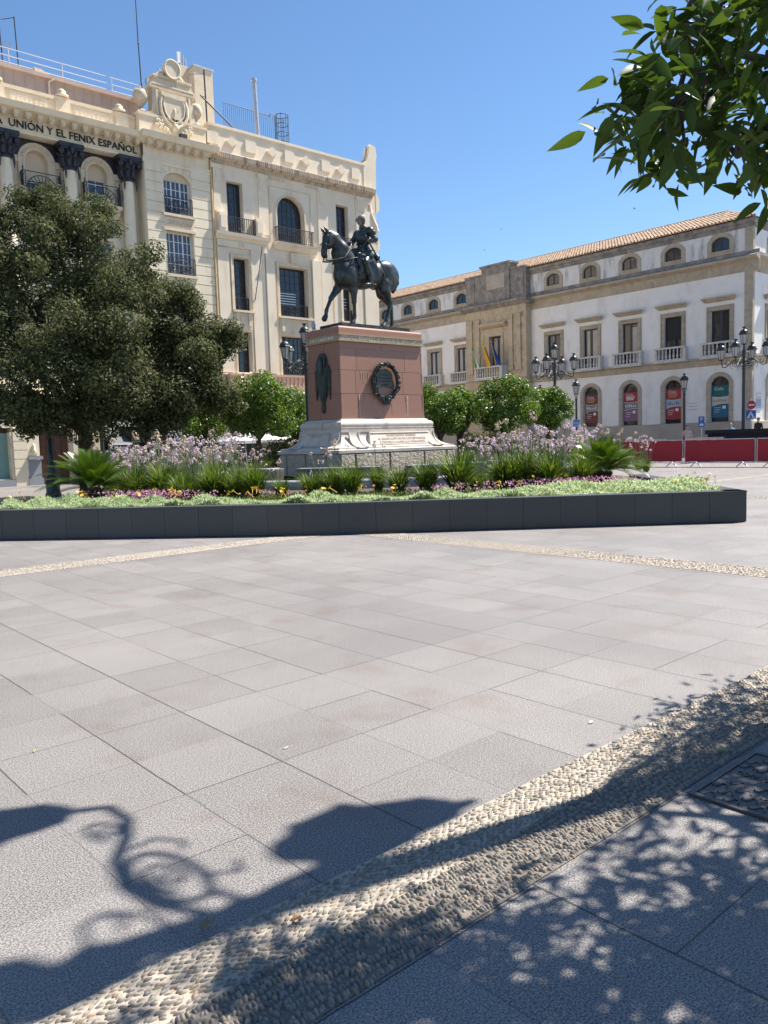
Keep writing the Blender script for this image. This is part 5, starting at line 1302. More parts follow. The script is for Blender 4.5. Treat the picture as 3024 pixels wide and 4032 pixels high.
# carved shield on top of the bay
cr = MB()
cr.box(18.12, 21.72, -.6, .05, 16.78, 17.62, TL); cr.box(18.06, 21.78, -.62, .10, 17.62, 17.74, TL)
P = [(18.45, 17.74), (21.55, 17.74), (21.2, 17.95), (21.12, 18.3), (21.08, 19.05), (18.95, 19.05), (18.92, 18.3), (18.85, 17.95)]
cr.prism(P, -.55, -.02, TL)
cr.box(18.78, 21.25, -.58, .06, 19.05, 19.17, TL); cr.box(18.84, 21.2, -.56, .02, 19.17, 19.3, TL)
cr.prism([(18.9, 19.3), (21.14, 19.3), (21.0, 19.62), (19.05, 19.62)], -.52, .0, TL); cr.box(18.98, 21.06, -.52, .05, 19.62, 19.72, TL)
for k in range(26): cr.ell(TL(18.93 + 2.18 * k / 25, .05, 19.23), (.042, .04, .055), 5, 4)
for k in range(22): cr.ell(TL(19.08 + 1.9 * k / 21, .03, 19.56), (.04, .03, .03), 5, 4)
cr.prism([(20.0 + .41 * cos(a), 20.12 + .44 * sin(a)) for a in np.linspace(0, 2 * pi, 25)[:-1]], -.25, .10, TL); cr.tube([TL(20.0 + .41 * cos(a), .10, 20.12 + .44 * sin(a)) for a in np.linspace(0, 2 * pi, 25)[:-1]], .05, 6, closed=True)
cr.prism([(19.15, 19.72), (20.9, 19.72), (20.55, 19.95), (20.3, 19.9), (19.7, 19.9), (19.4, 20.0)], -.4, -.1, TL)
for s_ in (-1, 1): cr.tube([TL(20.0 + s_ * (.42 + .14 * j / 10 + .0), -.08, 19.88 - .10 * j / 10 + .05 * sin(j)) for j in range(11)], .07, 6)
crest = cr.build('crest', 'cream_pale', ob)
q = MB(); sh = [(19.48, 18.72), (20.50, 18.72), (20.56, 18.35), (20.50, 17.98), (20.30, 17.70), (20.0, 17.55), (19.70, 17.70), (19.50, 17.98), (19.42, 18.35)]
q.prism(sh, -.02, .10, TL); q.tube([TL(u, .11, z) for u, z in sh], .035, 6, closed=True)
q.prism([(19.36, 18.74), (20.62, 18.74), (20.66, 18.92), (19.32, 18.92)], -.02, .14, TL)
for s_ in (-1, 1):
    q.tube([TL(20.0 + s_ * a, .06, z) for a, z in ((.62, 18.7), (.72, 18.4), (.70, 18.0), (.52, 17.6), (.2, 17.38), (0, 17.32))], [.07, .09, .09, .09, .08, .08], 6)
    q.box(20 + s_ * .88 - .05, 20 + s_ * .88 + .05, -.02, .06, 17.8, 18.98, TL)
q.ell(TL(20.0, .10, 18.12), (.06, .06, .17), 8, 6); q.tube([TL(20.0, .12, 17.95), TL(20.0, .12, 17.65)], .015, 4)
q.lathe([(.0, 0), (.14, .02), (.2, .2), (.12, .35)], TL(20.0, .12, 17.12), 8); q.build('shield', 'cream_pale', crest)
q = MB(); rr = random.Random(31)
for s_ in (-1, 1):
    q.mark()
    for k in range(34):
        a = rr.uniform(0, 1); q.ell(TL(20 + s_ * (.35 + .65 * a) + rr.gauss(0, .05), .10, 17.02 + .62 * a * rr.uniform(.35, 1) + rr.uniform(0, .1)), (.07, .06, .07), 6, 4)
q.build_each('carved_fruit', 'cream_pale', crest)
M['urnstone'] = mat('lichened_urn', (.60, .50, .38), (.40, .34, .26), 3, .9, .3, 12, c3=(.10, .10, .09), s3=2.6, p3=(.55, .7))
for u in (18.42, 21.36):
    q = MB(); q.box(u - .3, u + .3, -.3 - .3, -.3 + .3, 17.745, 17.84, TL)
    q.lathe([(.28, 17.84), (.24, 17.92), (.12, 18.0), (.10, 18.12), (.20, 18.22), (.33, 18.40), (.37, 18.58), (.34, 18.74), (.27, 18.86), (.0, 18.92)], (u, YL + .3, 0), 16); q.build('stone_urn', 'urnstone', ob)
fl = MB(); fl.box(20.1, 20.46, .2, .42, 16.80, 17.02, TL); fl.box(20.24, 20.3, .15, .2, 16.77, 16.9, TL); o = fl.build('floodlight', 'black'); tag(o, 'small dark floodlight on the cornice below the carved shield', 'floodlight')
# roof clutter
ms = thing('antenna_mast', 'tall thin aerial mast rising beside the carved shield', 'antenna', (19.3, YL + 2.0, 19.2))
q = MB(); q.tube([TL(19.36, -2.0, 19.2), TL(19.30, -2.0, 21.95), TL(19.26, -2.0, 27.0)], [.035, .028, .012], 6); q.ell(TL(19.30, -2.0, 21.95), (.05, .05, .07), 6, 4); q.build('pole', 'iron', ms)
q = MB(); q.box(19.55, 19.9, -2.0, -1.75, 19.45, 20.3, TL); q.tube([TL(19.7, -1.9, 19.2), TL(19.7, -1.9, 19.45)], .03, 6); q.tube([TL(19.36, -2, 20.1), TL(19.55, -1.9, 20.0)], .02, 5); q.tube([TL(19.36, -2, 20.1), TL(18.9, -2.0, 19.3)], .02, 5); q.build('panel_antenna', 'steel', ms)
q = MB(); q.box(18.85, 19.0, -1.9, -1.7, 19.25, 19.6, TL); q.box(19.1, 19.2, -1.9, -1.7, 19.25, 19.75, TL); q.build('small_antenna', 'cream_pale', ms)
tv = thing('tv_aerial', 'television aerials on two poles at the left end of the roof', 'antenna', (13, YL + 3, 19.2))
q = MB(); q.tube([TL(12.98, -3, 19.2), TL(12.92, -3, 21.55)], .03, 5); q.tube([TL(13.68, -3, 19.2), TL(13.62, -3, 21.85)], .03, 5); q.tube([TL(12.92, -3, 21.5), TL(13.62, -3, 21.82)], .02, 5); q.build('pole', 'iron', tv)
q = MB(); q.tube([TL(12.3, -3.2, 21.3), TL(13.05, -2.9, 21.5)], .015, 4)
for k in range(7): u = 12.3 + k * .1; q.tube([TL(u, -3.2 + k * .04, 21.15 + .025 * k), TL(u, -3.2 + k * .04, 21.5 + .02 * k)], .008, 4)
for k in range(6): q.tube([TL(12.9 + k * .07, -3, 20.2), TL(13.1 + k * .06, -2.9, 20.6)], .010, 4)
q.build('aerial', 'steel', tv)
sn = MB(); sn.prism([(14.2, 19.22), (15.1, 19.22), (14.5, 19.48), (14.15, 19.5)], -2.9, -2.3, TL); tag(sn.build('roof_hatch', 'cream_pale'), 'pale sloping roof hatch by the white roof rail', 'roof hatch')
# ground floor
q = MB(); q.mark(); q.box(UW0, 10.2, -.9, -.05, 2.4, 3.9, TL); q.box(10.2, 21.85, -.9, -.05, 2.6, 3.9, TL); q.box(UW0, 21.9, -.9, .12, 3.9, 4.1, TL)
q.mark(); q.box(11.32, 11.86, -.9, .0, 0, 2.6, TL)
for z in (.42, .82, 1.22, 1.62, 2.02): q.box(11.30, 11.88, 0, .025, z, z + .36, TL)
q.mark(); q.box(11.87, 12.44, -.9, -.1, 0, 2.6, TL); q.box(11.9, 12.42, -.1, -.02, 1.32, 2.6, TL); q.box(12.0, 12.32, -.02, .04, 1.42, 1.50, TL); q.lathe([(.06, 0), (.1, .05), (.05, .12), (.08, .25), (.03, .36)], TL(12.16, .02, 1.5), 8)
q.mark(); q.box(13.86, 14.36, -.9, -.05, 0, 2.6, TL); q.box(13.95, 14.27, -.05, 0, 1.3, 2.5, TL); q.mark(); q.box(14.78, 15.24, -.9, -.05, 0, 2.6, TL)
gp = q.build_each('ground_floor_pier', 'cream', ob); gp[0].name = 'ground_floor_lintel'
q = MB(); q.mark(); q.box(11.89, 12.46, -.08, -.01, .32, 1.14, TL); q.box(11.87, 12.50, -.06, .16, 1.16, 1.31, TL); q.box(11.87, 12.52, -.06, .03, 0, .31, TL); q.mark(); q.box(UW0, 11.3, -.9, .02, 0, .29, TL); q.build_each('grey_stone_base', 'poolstone', ob)
q = MB(); q.box(12.47, 13.86, -.6, -.45, .1, 2.6, TL)
for k in range(4): q.box(12.6 + .32 * k, 12.85 + .32 * k, -.45, -.42, .3, 1.1, TL); q.box(12.6 + .32 * k, 12.85 + .32 * k, -.45, -.42, 1.25, 2.4, TL)
q.build('wooden_door', 'brownwood', ob)
q = MB(); q.box(UW0, 11.18, -.5, -.4, .31, 2.38, TL); sw = q.build('shop_window', 'teal', ob)
q = MB(); q.box(11.18, 11.31, -.5, -.02, .30, 2.4, TL); q.box(UW0, 11.31, -.5, -.1, .30, .34, TL); q.build('frame', 'cream_pale', sw)
q = MB(); q.mark(); q.box(14.36, 14.78, -.8, -.6, 0, 2.6, TL); q.mark(); q.box(15.24, 21.85, -.8, -.6, 0, 2.6, TL); q.build_each('dark_shopfront', 'black', ob)

# ---------------------------------------------------------------- plain building with tall dark windows
ab = thing('apartment_building', 'plain cream building with tall dark metal windows and diamond reliefs on its parapet', 'building', (27, YL, 0))
UE = 33.25
W1, W2, W3 = (22.82, 23.80, 12.7, 15.36, 0), (25.94, 27.78, 12.68, 15.22, .92), (30.12, 31.03, 12.7, 15.36, 0)
W4, W5, W6 = (23.0, 23.93, 8.70, 11.46, 0), (25.90, 27.86, 8.60, 11.35, 0), (30.39, 31.16, 8.65, 11.40, 0)
W7, W8, W9 = (23.02, 23.94, 5.42, 7.6, 0), (25.88, 27.77, 5.36, 7.52, 0), (30.39, 31.16, 5.4, 7.5, 0)
q = MB(); wall(q, TL, 21.95, UE, 2.6, 16.7, [W1, W2, W3, W4, W5, W6, W7, W8, W9], 0, .42)
q.box(21.95, UE - .02, -10, -.5, 0, 16.7, TL)
q.quad(TL(UE, 0, 2.6), TL(UE, -.52, 2.6), TL(UE, -.52, 16.7), TL(UE, 0, 16.7))
q.build('wall', 'pinkcream', ab)
gi = 0
for h, c_, r_ in ((W1, 3, 6), (W2, 6, 7), (W3, 2, 6), (W4, 3, 6), (W5, 6, 7), (W6, 3, 7), (W7, 3, 4), (W8, 7, 5), (W9, 3, 4)): window(ab, TL, h, -.38, c_, r_, 'iron', 'glass', bar=.04, fw=.05)
q = MB()   # shutter slats hanging behind W5 / W8
q.mark()
for k in range(5): q.box(25.98, 27.2, -.33, -.30, 9.35 + k * .14, 9.40 + k * .14, TL)
q.mark()
for k in range(4): q.box(30.42, 30.9, -.33, -.30, 9.45 + k * .18, 9.50 + k * .18, TL)
q.build_each('window_slats', 'steel', ab)
# parapet with squares and diamonds
q = MB(); q.box(21.95, 32.4, -.4, -.02, 16.7, 17.98, TL); q.box(21.9, 32.45, -.45, .05, 17.98, 18.12, TL)
q.build('parapet', 'pinkcream', ab)
q = MB()
for cx, w in ((22.14, .33), (24.42, .33), (26.92, .31), (29.48, .31), (31.71, .31)): q.mark(); q.box(cx - w, cx + w, -.02, .05, 17.08, 17.66, TL)
for cx in (23.24, 25.76, 28.03, 30.57):
    P = [(cx - .34, 17.37), (cx, 17.12), (cx + .34, 17.37), (cx, 17.62)]
    q.mark(); vs = [TL(u, -.02, z) for u, z in P] + [TL(u, .11, z) for u, z in P]; q.add(vs, [(4, 5, 6, 7), (0, 1, 5, 4), (1, 2, 6, 5), (2, 3, 7, 6), (3, 0, 4, 7)])
q.build_each('parapet_relief', 'pinkcream', ab)
q = MB(); moulding(q, TL, 21.95, 32.95, [(0, 16.12), (.06, 16.14), (.10, 16.24), (.26, 16.30), (.36, 16.42), (.38, 16.62), (.30, 16.68), (.0, 16.74)])
q.build('cornice', 'stained', ab)
q = MB(); rr = random.Random(17)
for a, b in ((22.05, 23.0), (24.6, 27.0), (27.3, 29.0), (29.3, 30.6), (30.9, 32.8)):
    u = a; q.mark()
    while u < b: q.box(u, u + .055, .30, .40, 16.36, 16.64, TL); u += .12
q.build_each('cornice_fluting', 'stained', ab)
q = MB()
for a, b in ((25.3, 26.6), (27.9, 29.0)):
    u = a
    while u < b: q.box(u, u + .045, 0, .05, 15.92, 16.06, TL); u += .10
q.box(21.95, 32.6, 0, .04, 16.07, 16.12, TL)
q.build('dentils', 'pinkcream', ab)
q = MB()
# pilasters
for a, b, z0, z1, o in ((22.05, 22.72, 5.4, 11.85, .09), (24.10, 24.95, 5.4, 11.95, .09), (25.00, 25.55, 5.4, 11.9, .16), (28.15, 28.75, 5.4, 11.9, .16), (28.85, 29.6, 5.4, 11.9, .09), (29.7, 30.2, 5.4, 11.9, .05), (31.35, 31.95, 5.4, 11.9, .09), (32.05, 33.1, 5.4, 15.3, .14),
                       (24.75, 25.35, 12.9, 16.06, .07), (28.75, 29.45, 12.9, 16.06, .07), (31.6, 32.25, 12.9, 16.06, .07), (22.0, 22.4, 13.7, 16.06, .07)):
    q.mark(); q.box(a, b, 0, o, z0, z1, TL)
for cx in (22.2, 25.05, 29.1, 31.93):
    q.mark(); q.box(cx - .33, cx + .33, .07, .15, 15.84, 16.06, TL); q.box(cx - .2, cx + .2, .07, .12, 15.2, 15.84, TL); q.box(cx - .05, cx + .05, .12, .14, 15.3, 15.75, TL)
q.build_each('pilaster', 'pinkcream', ab)
q = MB()
q.mark(); surround(q, TL, W2, .10, 0, .05); surround(q, TL, (25.5, 28.2, 12.7, 15.55, 0), .06, 0, .03)
for h in (W4, W5, W6): q.mark(); surround(q, TL, h, .13, 0, .07); surround(q, TL, (h[0] - .13, h[1] + .13, h[2], h[3] + .13, 0), .06, 0, .11)
for h in (W7, W8, W9): q.mark(); surround(q, TL, h, .10, 0, .06)
for h in (W4, W5, W6):
    q.mark(); q.box(h[0] - .22, h[1] + .22, 0, .24, h[2] - .12, h[2] - .01, TL); q.box(h[0] - .12, h[1] + .12, 0, .07, h[2] - 1.0, h[2] - .14, TL); q.box(h[0] + .25, h[1] - .25, .07, .10, h[2] - .85, h[2] - .3, TL)
    for s_ in (h[0] - .02, h[1] - .18): q.box(s_, s_ + .2, .07, .17, h[2] - .82, h[2] - .13, TL)
q.mark(); q.box(26.7, 27.05, 0, .14, 11.55, 12.1, TL)
q.prism([(26.62, 12.1), (27.13, 12.1), (27.05, 11.55), (26.7, 11.55)], .14, .17, TL)
q.build_each('window_surround', 'cream_pale', ab)
# ledges and balconies
q = MB(); moulding(q, TL, 21.97, 25.2, [(0, 12.28), (.08, 12.30), (.14, 12.42), (.30, 12.50), (.32, 12.66), (0, 12.70)]); q.box(22.05, 25.05, 0, .10, 11.95, 12.28, TL)
q.tube([TL(23.52 + .16 * cos(a), .11, 12.1 + .14 * sin(a)) for a in np.linspace(0, 6.28, 14)[:-1]], .04, 6, closed=True); q.ell(TL(23.52, .11, 12.1), (.06, .04, .06), 8, 5)
for a, b in ((22.15, 22.62), (24.38, 24.84)): q.box(a, b, 0, .28, 12.7, 13.62, TL); q.box(a + .07, b - .07, .28, .31, 12.85, 13.5, TL)
bal = q.build('balcony', 'pinkcream', ab); railing(bal, TL, 22.64, 24.36, 12.70, 13.5, .0, .24, .13)
q = MB(); moulding(q, TL, 25.65, 28.52, [(0, 12.18), (.12, 12.22), (.22, 12.40), (.42, 12.46), (.44, 12.58), (0, 12.64)]); bal = q.build('balcony', 'pinkcream', ab); railing(bal, TL, 25.72, 28.18, 12.62, 13.42, .0, .36, .13)
q = MB(); moulding(q, TL, 29.85, 31.35, [(0, 12.38), (.1, 12.42), (.28, 12.52), (.3, 12.64), (0, 12.68)]); bal = q.build('balcony', 'pinkcream', ab); railing(bal, TL, 29.95, 31.2, 12.67, 13.5, .0, .24, .13)
for h in (W4, W5, W6, W8): railing(ab, TL, h[0] + .01, h[1] - .01, h[2] + .01, h[2] + .70, -.2, -.04, .12)
# ground cornice, terrace balustrade, shopfront
q = MB(); moulding(q, TL, 21.95, UE, [(0, 5.12), (.08, 5.14), (.12, 5.24), (.20, 5.26), (.20, 5.34), (0, 5.36)]); q.box(21.95, UE, -.01, .7, 3.6, 4.55, TL); q.build('ground_cornice', 'pinkcream', ab)
balustrade(ab, TL, 22.1, 32.8, 4.56, 5.28, .0, .72, 'rose_balu', .27)
q = MB(); q.box(21.95, UE, -.45, -.3, 0, 2.62, TL); q.build('dark_shopfront', 'black', ab)
q = MB()
for u in (21.95, 24.4, 27.9, 30.8, 32.7): q.mark(); q.box(u, u + .5, -.29, .0, 0, 3.6, TL)
q.build_each('ground_floor_pier', 'pinkcream', ab)
# east end: curved gable scroll and consoles on the corner
q = MB()
P = [(32.35, 16.72), (33.30, 16.72), (33.34, 18.3), (33.42, 18.75), (33.34, 19.25), (33.08, 19.34), (32.86, 19.2), (32.78, 18.75), (32.62, 18.35), (32.35, 18.16)]
q.prism(P, -.5, .02, TL)
for z0, z1, o in ((15.3, 16.6, .28), (13.0, 13.9, .22), (14.2, 14.9, .12)): q.prism([(UE, z0), (UE + o, z0 + .25), (UE + o, z1 - .35), (UE, z1)], -.5, .02, TL)
q.tube([TL(32.72, .05, 15.75), TL(32.75, .09, 15.2), TL(32.95, .12, 14.75), TL(33.1, .12, 14.5), TL(33.2, .12, 14.2)], [.06, .09, .1, .12, .06], 6)
q.box(32.7, 33.32, -.4, .16, 13.55, 13.75, TL); q.ell(TL(33.36, -.1, 14.35), (.14, .14, .16), 8, 6)
q.build('corner_scroll', 'pinkcream', ab)
q = MB(); Q2 = [(32.36, 18.19), (32.64, 18.38), (32.80, 18.78), (32.88, 19.23), (33.09, 19.37), (33.36, 19.28), (33.45, 18.75)]
q.tube([TL(u, -.24, z) for u, z in Q2], .07, 5); q.build('gable_capping', 'drain', ab) if False else q.build('gable_capping', 'pinktile', ab)
q = MB(); q.tube([TL(21.90, .06, 16.2), TL(21.90, .06, 4.3)], .05, 8)
for z in (15.2, 12.8, 10.4, 8.0): q.box(21.84, 21.97, .0, .12, z, z + .05, TL)
q.build('drainpipe', 'drain', ab)
# roof: penthouse, cage ladder, railing, flue, aerial frame
ph = thing('roof_penthouse', 'pale boxy stair head on the roof right of the carved shield', 'penthouse', (22.8, YL + 3, 18.1))
q = MB(); q.box(22.95, 24.1, -5, -3, 17.5, 22.2, TL); q.box(22.2, 23.0, -5.5, -3.6, 17.5, 22.35, TL); q.build('walls', 'cream_pale', ph)
q = MB(); q.box(22.9, 24.15, -5.05, -2.95, 22.2, 22.3, TL); q.box(21.3, 21.6, -4, -3.8, 20.6, 21.9, TL); q.build('roof_slab', 'steel', ph)
ae = thing('roof_aerial', 'small white antennas on top of the pale roof stair head', 'antenna', (23, YL + 4, 22.3)); q = MB()
for u, h in ((22.6, .85), (22.75, .7), (22.9, .55)): q.tube([TL(u, -3.8, 22.3), TL(u, -3.8, 22.3 + h)], .045, 6)
q.build('pole', 'steel', ae); q = MB(); q.box(22.42, 22.56, -3.85, -3.75, 22.55, 23.1, TL); q.build('panel_antenna', 'whitemetal', ae)
fr = thing('aerial_frame', 'rusty steel pole with slanting stay in front of the pale stair head', 'mast', (23.1, YL + 1.5, 18)); q = MB()
q.tube([TL(22.75, -1.5, 18.0), TL(22.7, -1.5, 21.4)], .04, 6); q.tube([TL(22.7, -1.5, 21.2), TL(21.8, -1.5, 20.95)], .02, 5); q.tube([TL(22.4, -1.5, 20.05), TL(22.72, -1.5, 20.0)], .02, 5); q.tube([TL(22.4, -1.5, 20.05), TL(24.9, -1.2, 18.2)], .04, 6); q.build('stays', 'iron', fr)
rf = MB(); rf.box(22.0, 32.3, -10, -.5, 17.0, 17.9, TL); rf.box(23.2, 28.4, -9, -2.0, 17.9, 18.95, TL); rf.build('roof_block', 'cream_pale', ab)
rl = thing('roof_railing', 'dark thin barred railing on the roof behind the diamond parapet', 'railing', (25.5, YL + 2.2, 18.95)); q = MB()
for z in (18.98, 20.35): q.tube([TL(24.15, -2.2, z), TL(28.3, -2.2, z)], .02, 5)
u = 24.2
while u < 28.3: q.tube([TL(u, -2.2, 18.95), TL(u, -2.2, 20.35)], .010, 4); u += .13
q.build('rails', 'iron', rl)
cg = thing('cage_ladder', 'dark hooped safety cage of a roof ladder at the right end of the roof railing', 'ladder', (27.7, YL + 1.9, 18.2)); q = MB()
for z in (18.3, 18.8, 19.3, 19.8, 20.3): q.tube([TL(27.75 + .36 * cos(a), -1.7 + .36 * sin(a), z) for a in np.linspace(0, 2 * pi, 15)[:-1]], .02, 5, closed=True)
for a in np.linspace(0, 2 * pi, 9)[:-1]: q.tube([TL(27.75 + .36 * cos(a), -1.7 + .36 * sin(a), 18.2), TL(27.75 + .36 * cos(a), -1.7 + .36 * sin(a), 20.35)], .016, 4)
q.tube([TL(27.4, -1.9, 18.9)] + [TL(27.2 - .2 * sin(a), -1.9, 20.1 + .25 * cos(a)) for a in np.linspace(-1.5, 1.5, 7)], .02, 5); q.build('hoops', 'iron', cg)
fp = MB(); fp.tube([TL(25.75, -1.2, 17.9), TL(25.62, -1.2, 21.55)], .125, 10); fp.tube([TL(25.62, -1.2, 21.5), TL(25.62, -1.2, 21.62)], .17, 10); tag(fp.build('flue_pipe', 'steel'), 'tall grey metal flue pipe above the diamond parapet', 'flue')
# flagpole on the facade
fp = MB(); fp.tube([TL(24.22, .1, 9.3), TL(24.3, .9, 12.0)], .022, 6); tag(fp.build('flagpole', 'iron'), 'thin bare flagpole slanting from the plain cream facade', 'flagpole')
# ---------------------------------------------------------------- long white building with stone trim (north-east side)
XR = 48.0
TR = lambda u, o, z: (XR - o, u, z)
YS = 21.15
TS = lambda u, o, z: (u, YS - o, z)        # its south end wall
wb = thing('town_hall_building', 'long white building with golden stone window frames, banners and a tiled roof', 'building', (XR, 38, 0))
YN = 66.0
cen_r = [23.06, 26.12, 29.17, 32.22, 35.29]; cen_l = [44.22, 47.33, 50.42, 53.3, 56.4, 59.5, 62.6]
att = [(c_ - .56, c_ + .56, 12.20, 13.02, .26) for c_ in cen_r + cen_l]
mid = [(c_ - .59, c_ + .59, 5.95, 8.74, 0) for c_ in cen_r + cen_l]
low = [(c_ - .585, c_ + .585, 2.02, 4.78, .40) for c_ in cen_r] + [(c_ - .585, c_ + .585, 2.02, 4.78, .40) for c_ in cen_l]
q = MB(); wall(q, TR, YS + .02, YN, .0, 10.8, mid + low, 0, .38); q.build('front_wall', 'white_wall', wb)
q = MB(); wall(q, TR, YS + .02, YN, 11.55, 13.3, att, 0, .30); q.build('attic_wall', 'attic_wall', wb)
sideh = [(50.0, 51.15, 5.95, 8.74, 0), (50.2, 51.3, 12.2, 13.02, .26), (50.2, 51.3, 2.02, 4.78, .4)]
q = MB(); wall(q, TS, XR + .02, 61, 0, 13.3, sideh, 0, .38); q.box(XR + .45, 60.9, YS + .42, YN, 0, 13.3); q.build('end_wall', 'white_wall', wb)
for h in att: window(wb, TR, h, -.13, 2, 1, 'iron', 'glass', bar=.08, fw=.07)
rr = random.Random(44)
cur = {0: None, 1: None, 2: [(.1, .42, .03, .9)], 3: [(.12, .45, .03, .97), (.62, .8, .03, .97)], 4: [(.58, .64, .03, .97)]}
for i, h in enumerate(mid): window(wb, TR, h, -.19, 2, 1, 'iron', 'glass', bar=.16, fw=.10, painted_reflection=cur.get(i, [(.14, .40, .03, .97), (.60, .86, .03, .97)]), blind=1.45 if i == 1 else 0, blindmat='black')
for h in low:
    f = window(wb, TR, h, -.26, 1, 1, 'iron', 'glass', fw=.06)
    q = MB(); u = h[0] + .06
    while u < h[1] - .03:
        q.box(u, u + .022, -.16, -.138, h[2] + .02, h[3] - .14 - .25 * abs((u - (h[0] + h[1]) / 2) / .6) ** 2, TR); u += .088
    for z in (h[2] + .25, h[2] + 1.35, h[3] - .5): q.box(h[0] + .03, h[1] - .03, -.136, -.125, z, z + .03, TR)
    q.build('window_bars', 'iron', f)
for h in sideh: window(wb, TS, h, -.3, 2, 1, 'iron', 'glass', bar=.14, fw=.1)
q = MB()
for h in att: 
    q.mark(); surround(q, TR, h, .26, 0, .05); q.box(h[0] - .26, h[1] + .26, 0, .05, h[2] - .26, h[2] - .002, TR); q.box(h[0] - .02, h[1] + .02, .05, .09, h[2] - .10, h[2] - .004, TR)
q.mark(); surround(q, TS, sideh[1], .26, 0, .05); q.box(sideh[1][0] - .26, sideh[1][1] + .26, 0, .05, 11.94, 12.198, TS)
q.build_each('attic_window_frame', 'stone', wb)
q = MB()
for hh, T in [(h, TR) for h in mid] + [(sideh[0], TS)]:
    q.mark(); surround(q, T, hh, .26, 0, .05); surround(q, T, (hh[0] - .16, hh[1] + .16, hh[2], hh[3] + .16, 0), .07, .05, .09)
q.build_each('window_frame', 'stone', wb)
q = MB()
for hh, T in [(h, TR) for h in mid] + [(sideh[0], TS)]:
    q.mark(); c_ = (hh[0] + hh[1]) / 2; n = [(0, 9.24), (.16, 9.26), (.24, 9.36), (.34, 9.40), (.37, 9.50), (0, 9.54)]
    vs = []
    for o, z in n: vs += [T(c_ - .86 - o * .62, o, z), T(c_ + .86 + o * .62, o, z)]
    q.add(vs, [(2 * i, 2 * i + 1, 2 * i + 3, 2 * i + 2) for i in range(5)] + [[0, 2, 4, 6, 8, 10], [1, 3, 5, 7, 9, 11]])
q.build_each('window_hood', 'stone', wb)
q = MB()
for hh, T in [(h, TR) for h in low] + [(sideh[2], TS)]: q.mark(); surround(q, T, hh, .25, 0, .06)
q.build_each('arched_frame', 'stone', wb)
q = MB()   # block joints of the stone frames
for h in low[:5]:
    q.mark()
    for k in range(7):
        z = 2.3 + k * .36
        for a in (h[0] - .252, h[1] + .002): q.box(a, a + .25, .05, .062, z, z + .018, TR)
for h in mid[:5]:
    q.mark()
    for k in range(7):
        z = 6.3 + k * .4
        for a in (h[0] - .262, h[1] + .002): q.box(a, a + .26, .05, .093, z, z + .016, TR)
q.build_each('stone_joints', 'stone_dark', wb)
for c_ in cen_r + cen_l: balustrade(wb, TR, c_ - 1.04, c_ + 1.04, 5.98, 6.82, 0, .46, 'balu', .225)
balustrade(wb, TS, 49.55, 51.6, 5.98, 6.82, 0, .46, 'balu', .225)
def runs(q, prof, z_side=True):
    q.mark(); moulding(q, TR, YS - prof_max(prof), 37.28, prof); q.mark(); moulding(q, TR, 43.22, YN, prof)
    q.mark(); moulding(q, TS, XR - .001, 61, [(o - .003, z) for o, z in prof])
def prof_max(p): return max(o for o, z in p) - .004
q = MB(); runs(q, [(0, 5.45), (.10, 5.47), (.12, 5.80), (.20, 5.86), (.20, 5.97), (0, 5.98)]); q.build_each('string_course', 'stone', wb)
q = MB(); runs(q, [(0, 10.74), (.06, 10.76), (.06, 11.28), (.12, 11.33), (.30, 11.40), (.42, 11.46), (.45, 11.58), (0, 11.62)]); q.build_each('cornice', 'stone', wb)
q = MB(); runs(q, [(0, 11.60), (.42, 11.592), (.12, 11.70), (.07, 11.74), (.05, 11.93), (0, 11.95)]); q.build_each('stained_cornice_top', 'stone_dark', wb)
q = MB(); runs(q, [(0, 13.26), (.06, 13.28), (.10, 13.46), (.20, 13.52), (.22, 13.72), (0, 13.78)]); q.build_each('eaves_course', 'stone_dark', wb)
q = MB(); runs(q, [(0, 0), (.10, .0), (.10, 1.98), (0, 2.02)]); q.build_each('base_course', 'plinth', wb)
q = MB(); q.box(YS + .0, YS + .43, .0, .05, 2.0, 10.75, TR); q.box(YS + .0, YS + .43, .0, .055, 11.8, 13.28, TR)
q.box(XR - .046, XR + .22, .003, .052, 2.0, 10.75, TS); q.box(XR - .051, XR + .22, .003, .056, 11.8, 13.28, TS)
q.build('corner_quoins', 'stone', wb)
q = MB()
for k in range(18):
    z = 2.4 + k * .47
    q.box(YS - .001, YS + .431, .051, .053, z, z + .014, TR)
q.build('quoin_joints', 'stone_dark', wb)
# tiled roof: slope of curved tiles
PIT = .364; ED = 5.4; zE = 13.79
def roof_pt(v, d): return (XR - .30 + d, v, zE + PIT * d)
rv = []; rf_ = []
q = MB()
q.add([roof_pt(YS - .25, -.05), roof_pt(YN, -.05), roof_pt(YN, ED), roof_pt(25.0, ED)], [(0, 1, 2, 3)])
q.add([roof_pt(YS - .25, -.05), roof_pt(25.0, ED), (61, YS - .25, zE), (61, 25, zE + PIT * ED)], [(0, 1, 3, 2)])
q.build('roof', 'tile', wb)
q = MB(); q.box(XR + .03, XR + .42, YS + .1, YN, 13.25, 13.92); q.add([(XR - .3 + ED, 25.0, zE + PIT * ED), (XR - .3 + ED, YN, zE + PIT * ED), (61, YN, zE), (61, 25.0, zE)], [(0, 1, 2, 3)]); q.build('roof_back', 'tile', wb)
tv = []; tf = []; tr_ = []
rngt = np.random.default_rng(8)
prof = [(-.085, .0), (-.06, .05), (0, .075), (.06, .05), (.085, 0)]
v = YS - .1
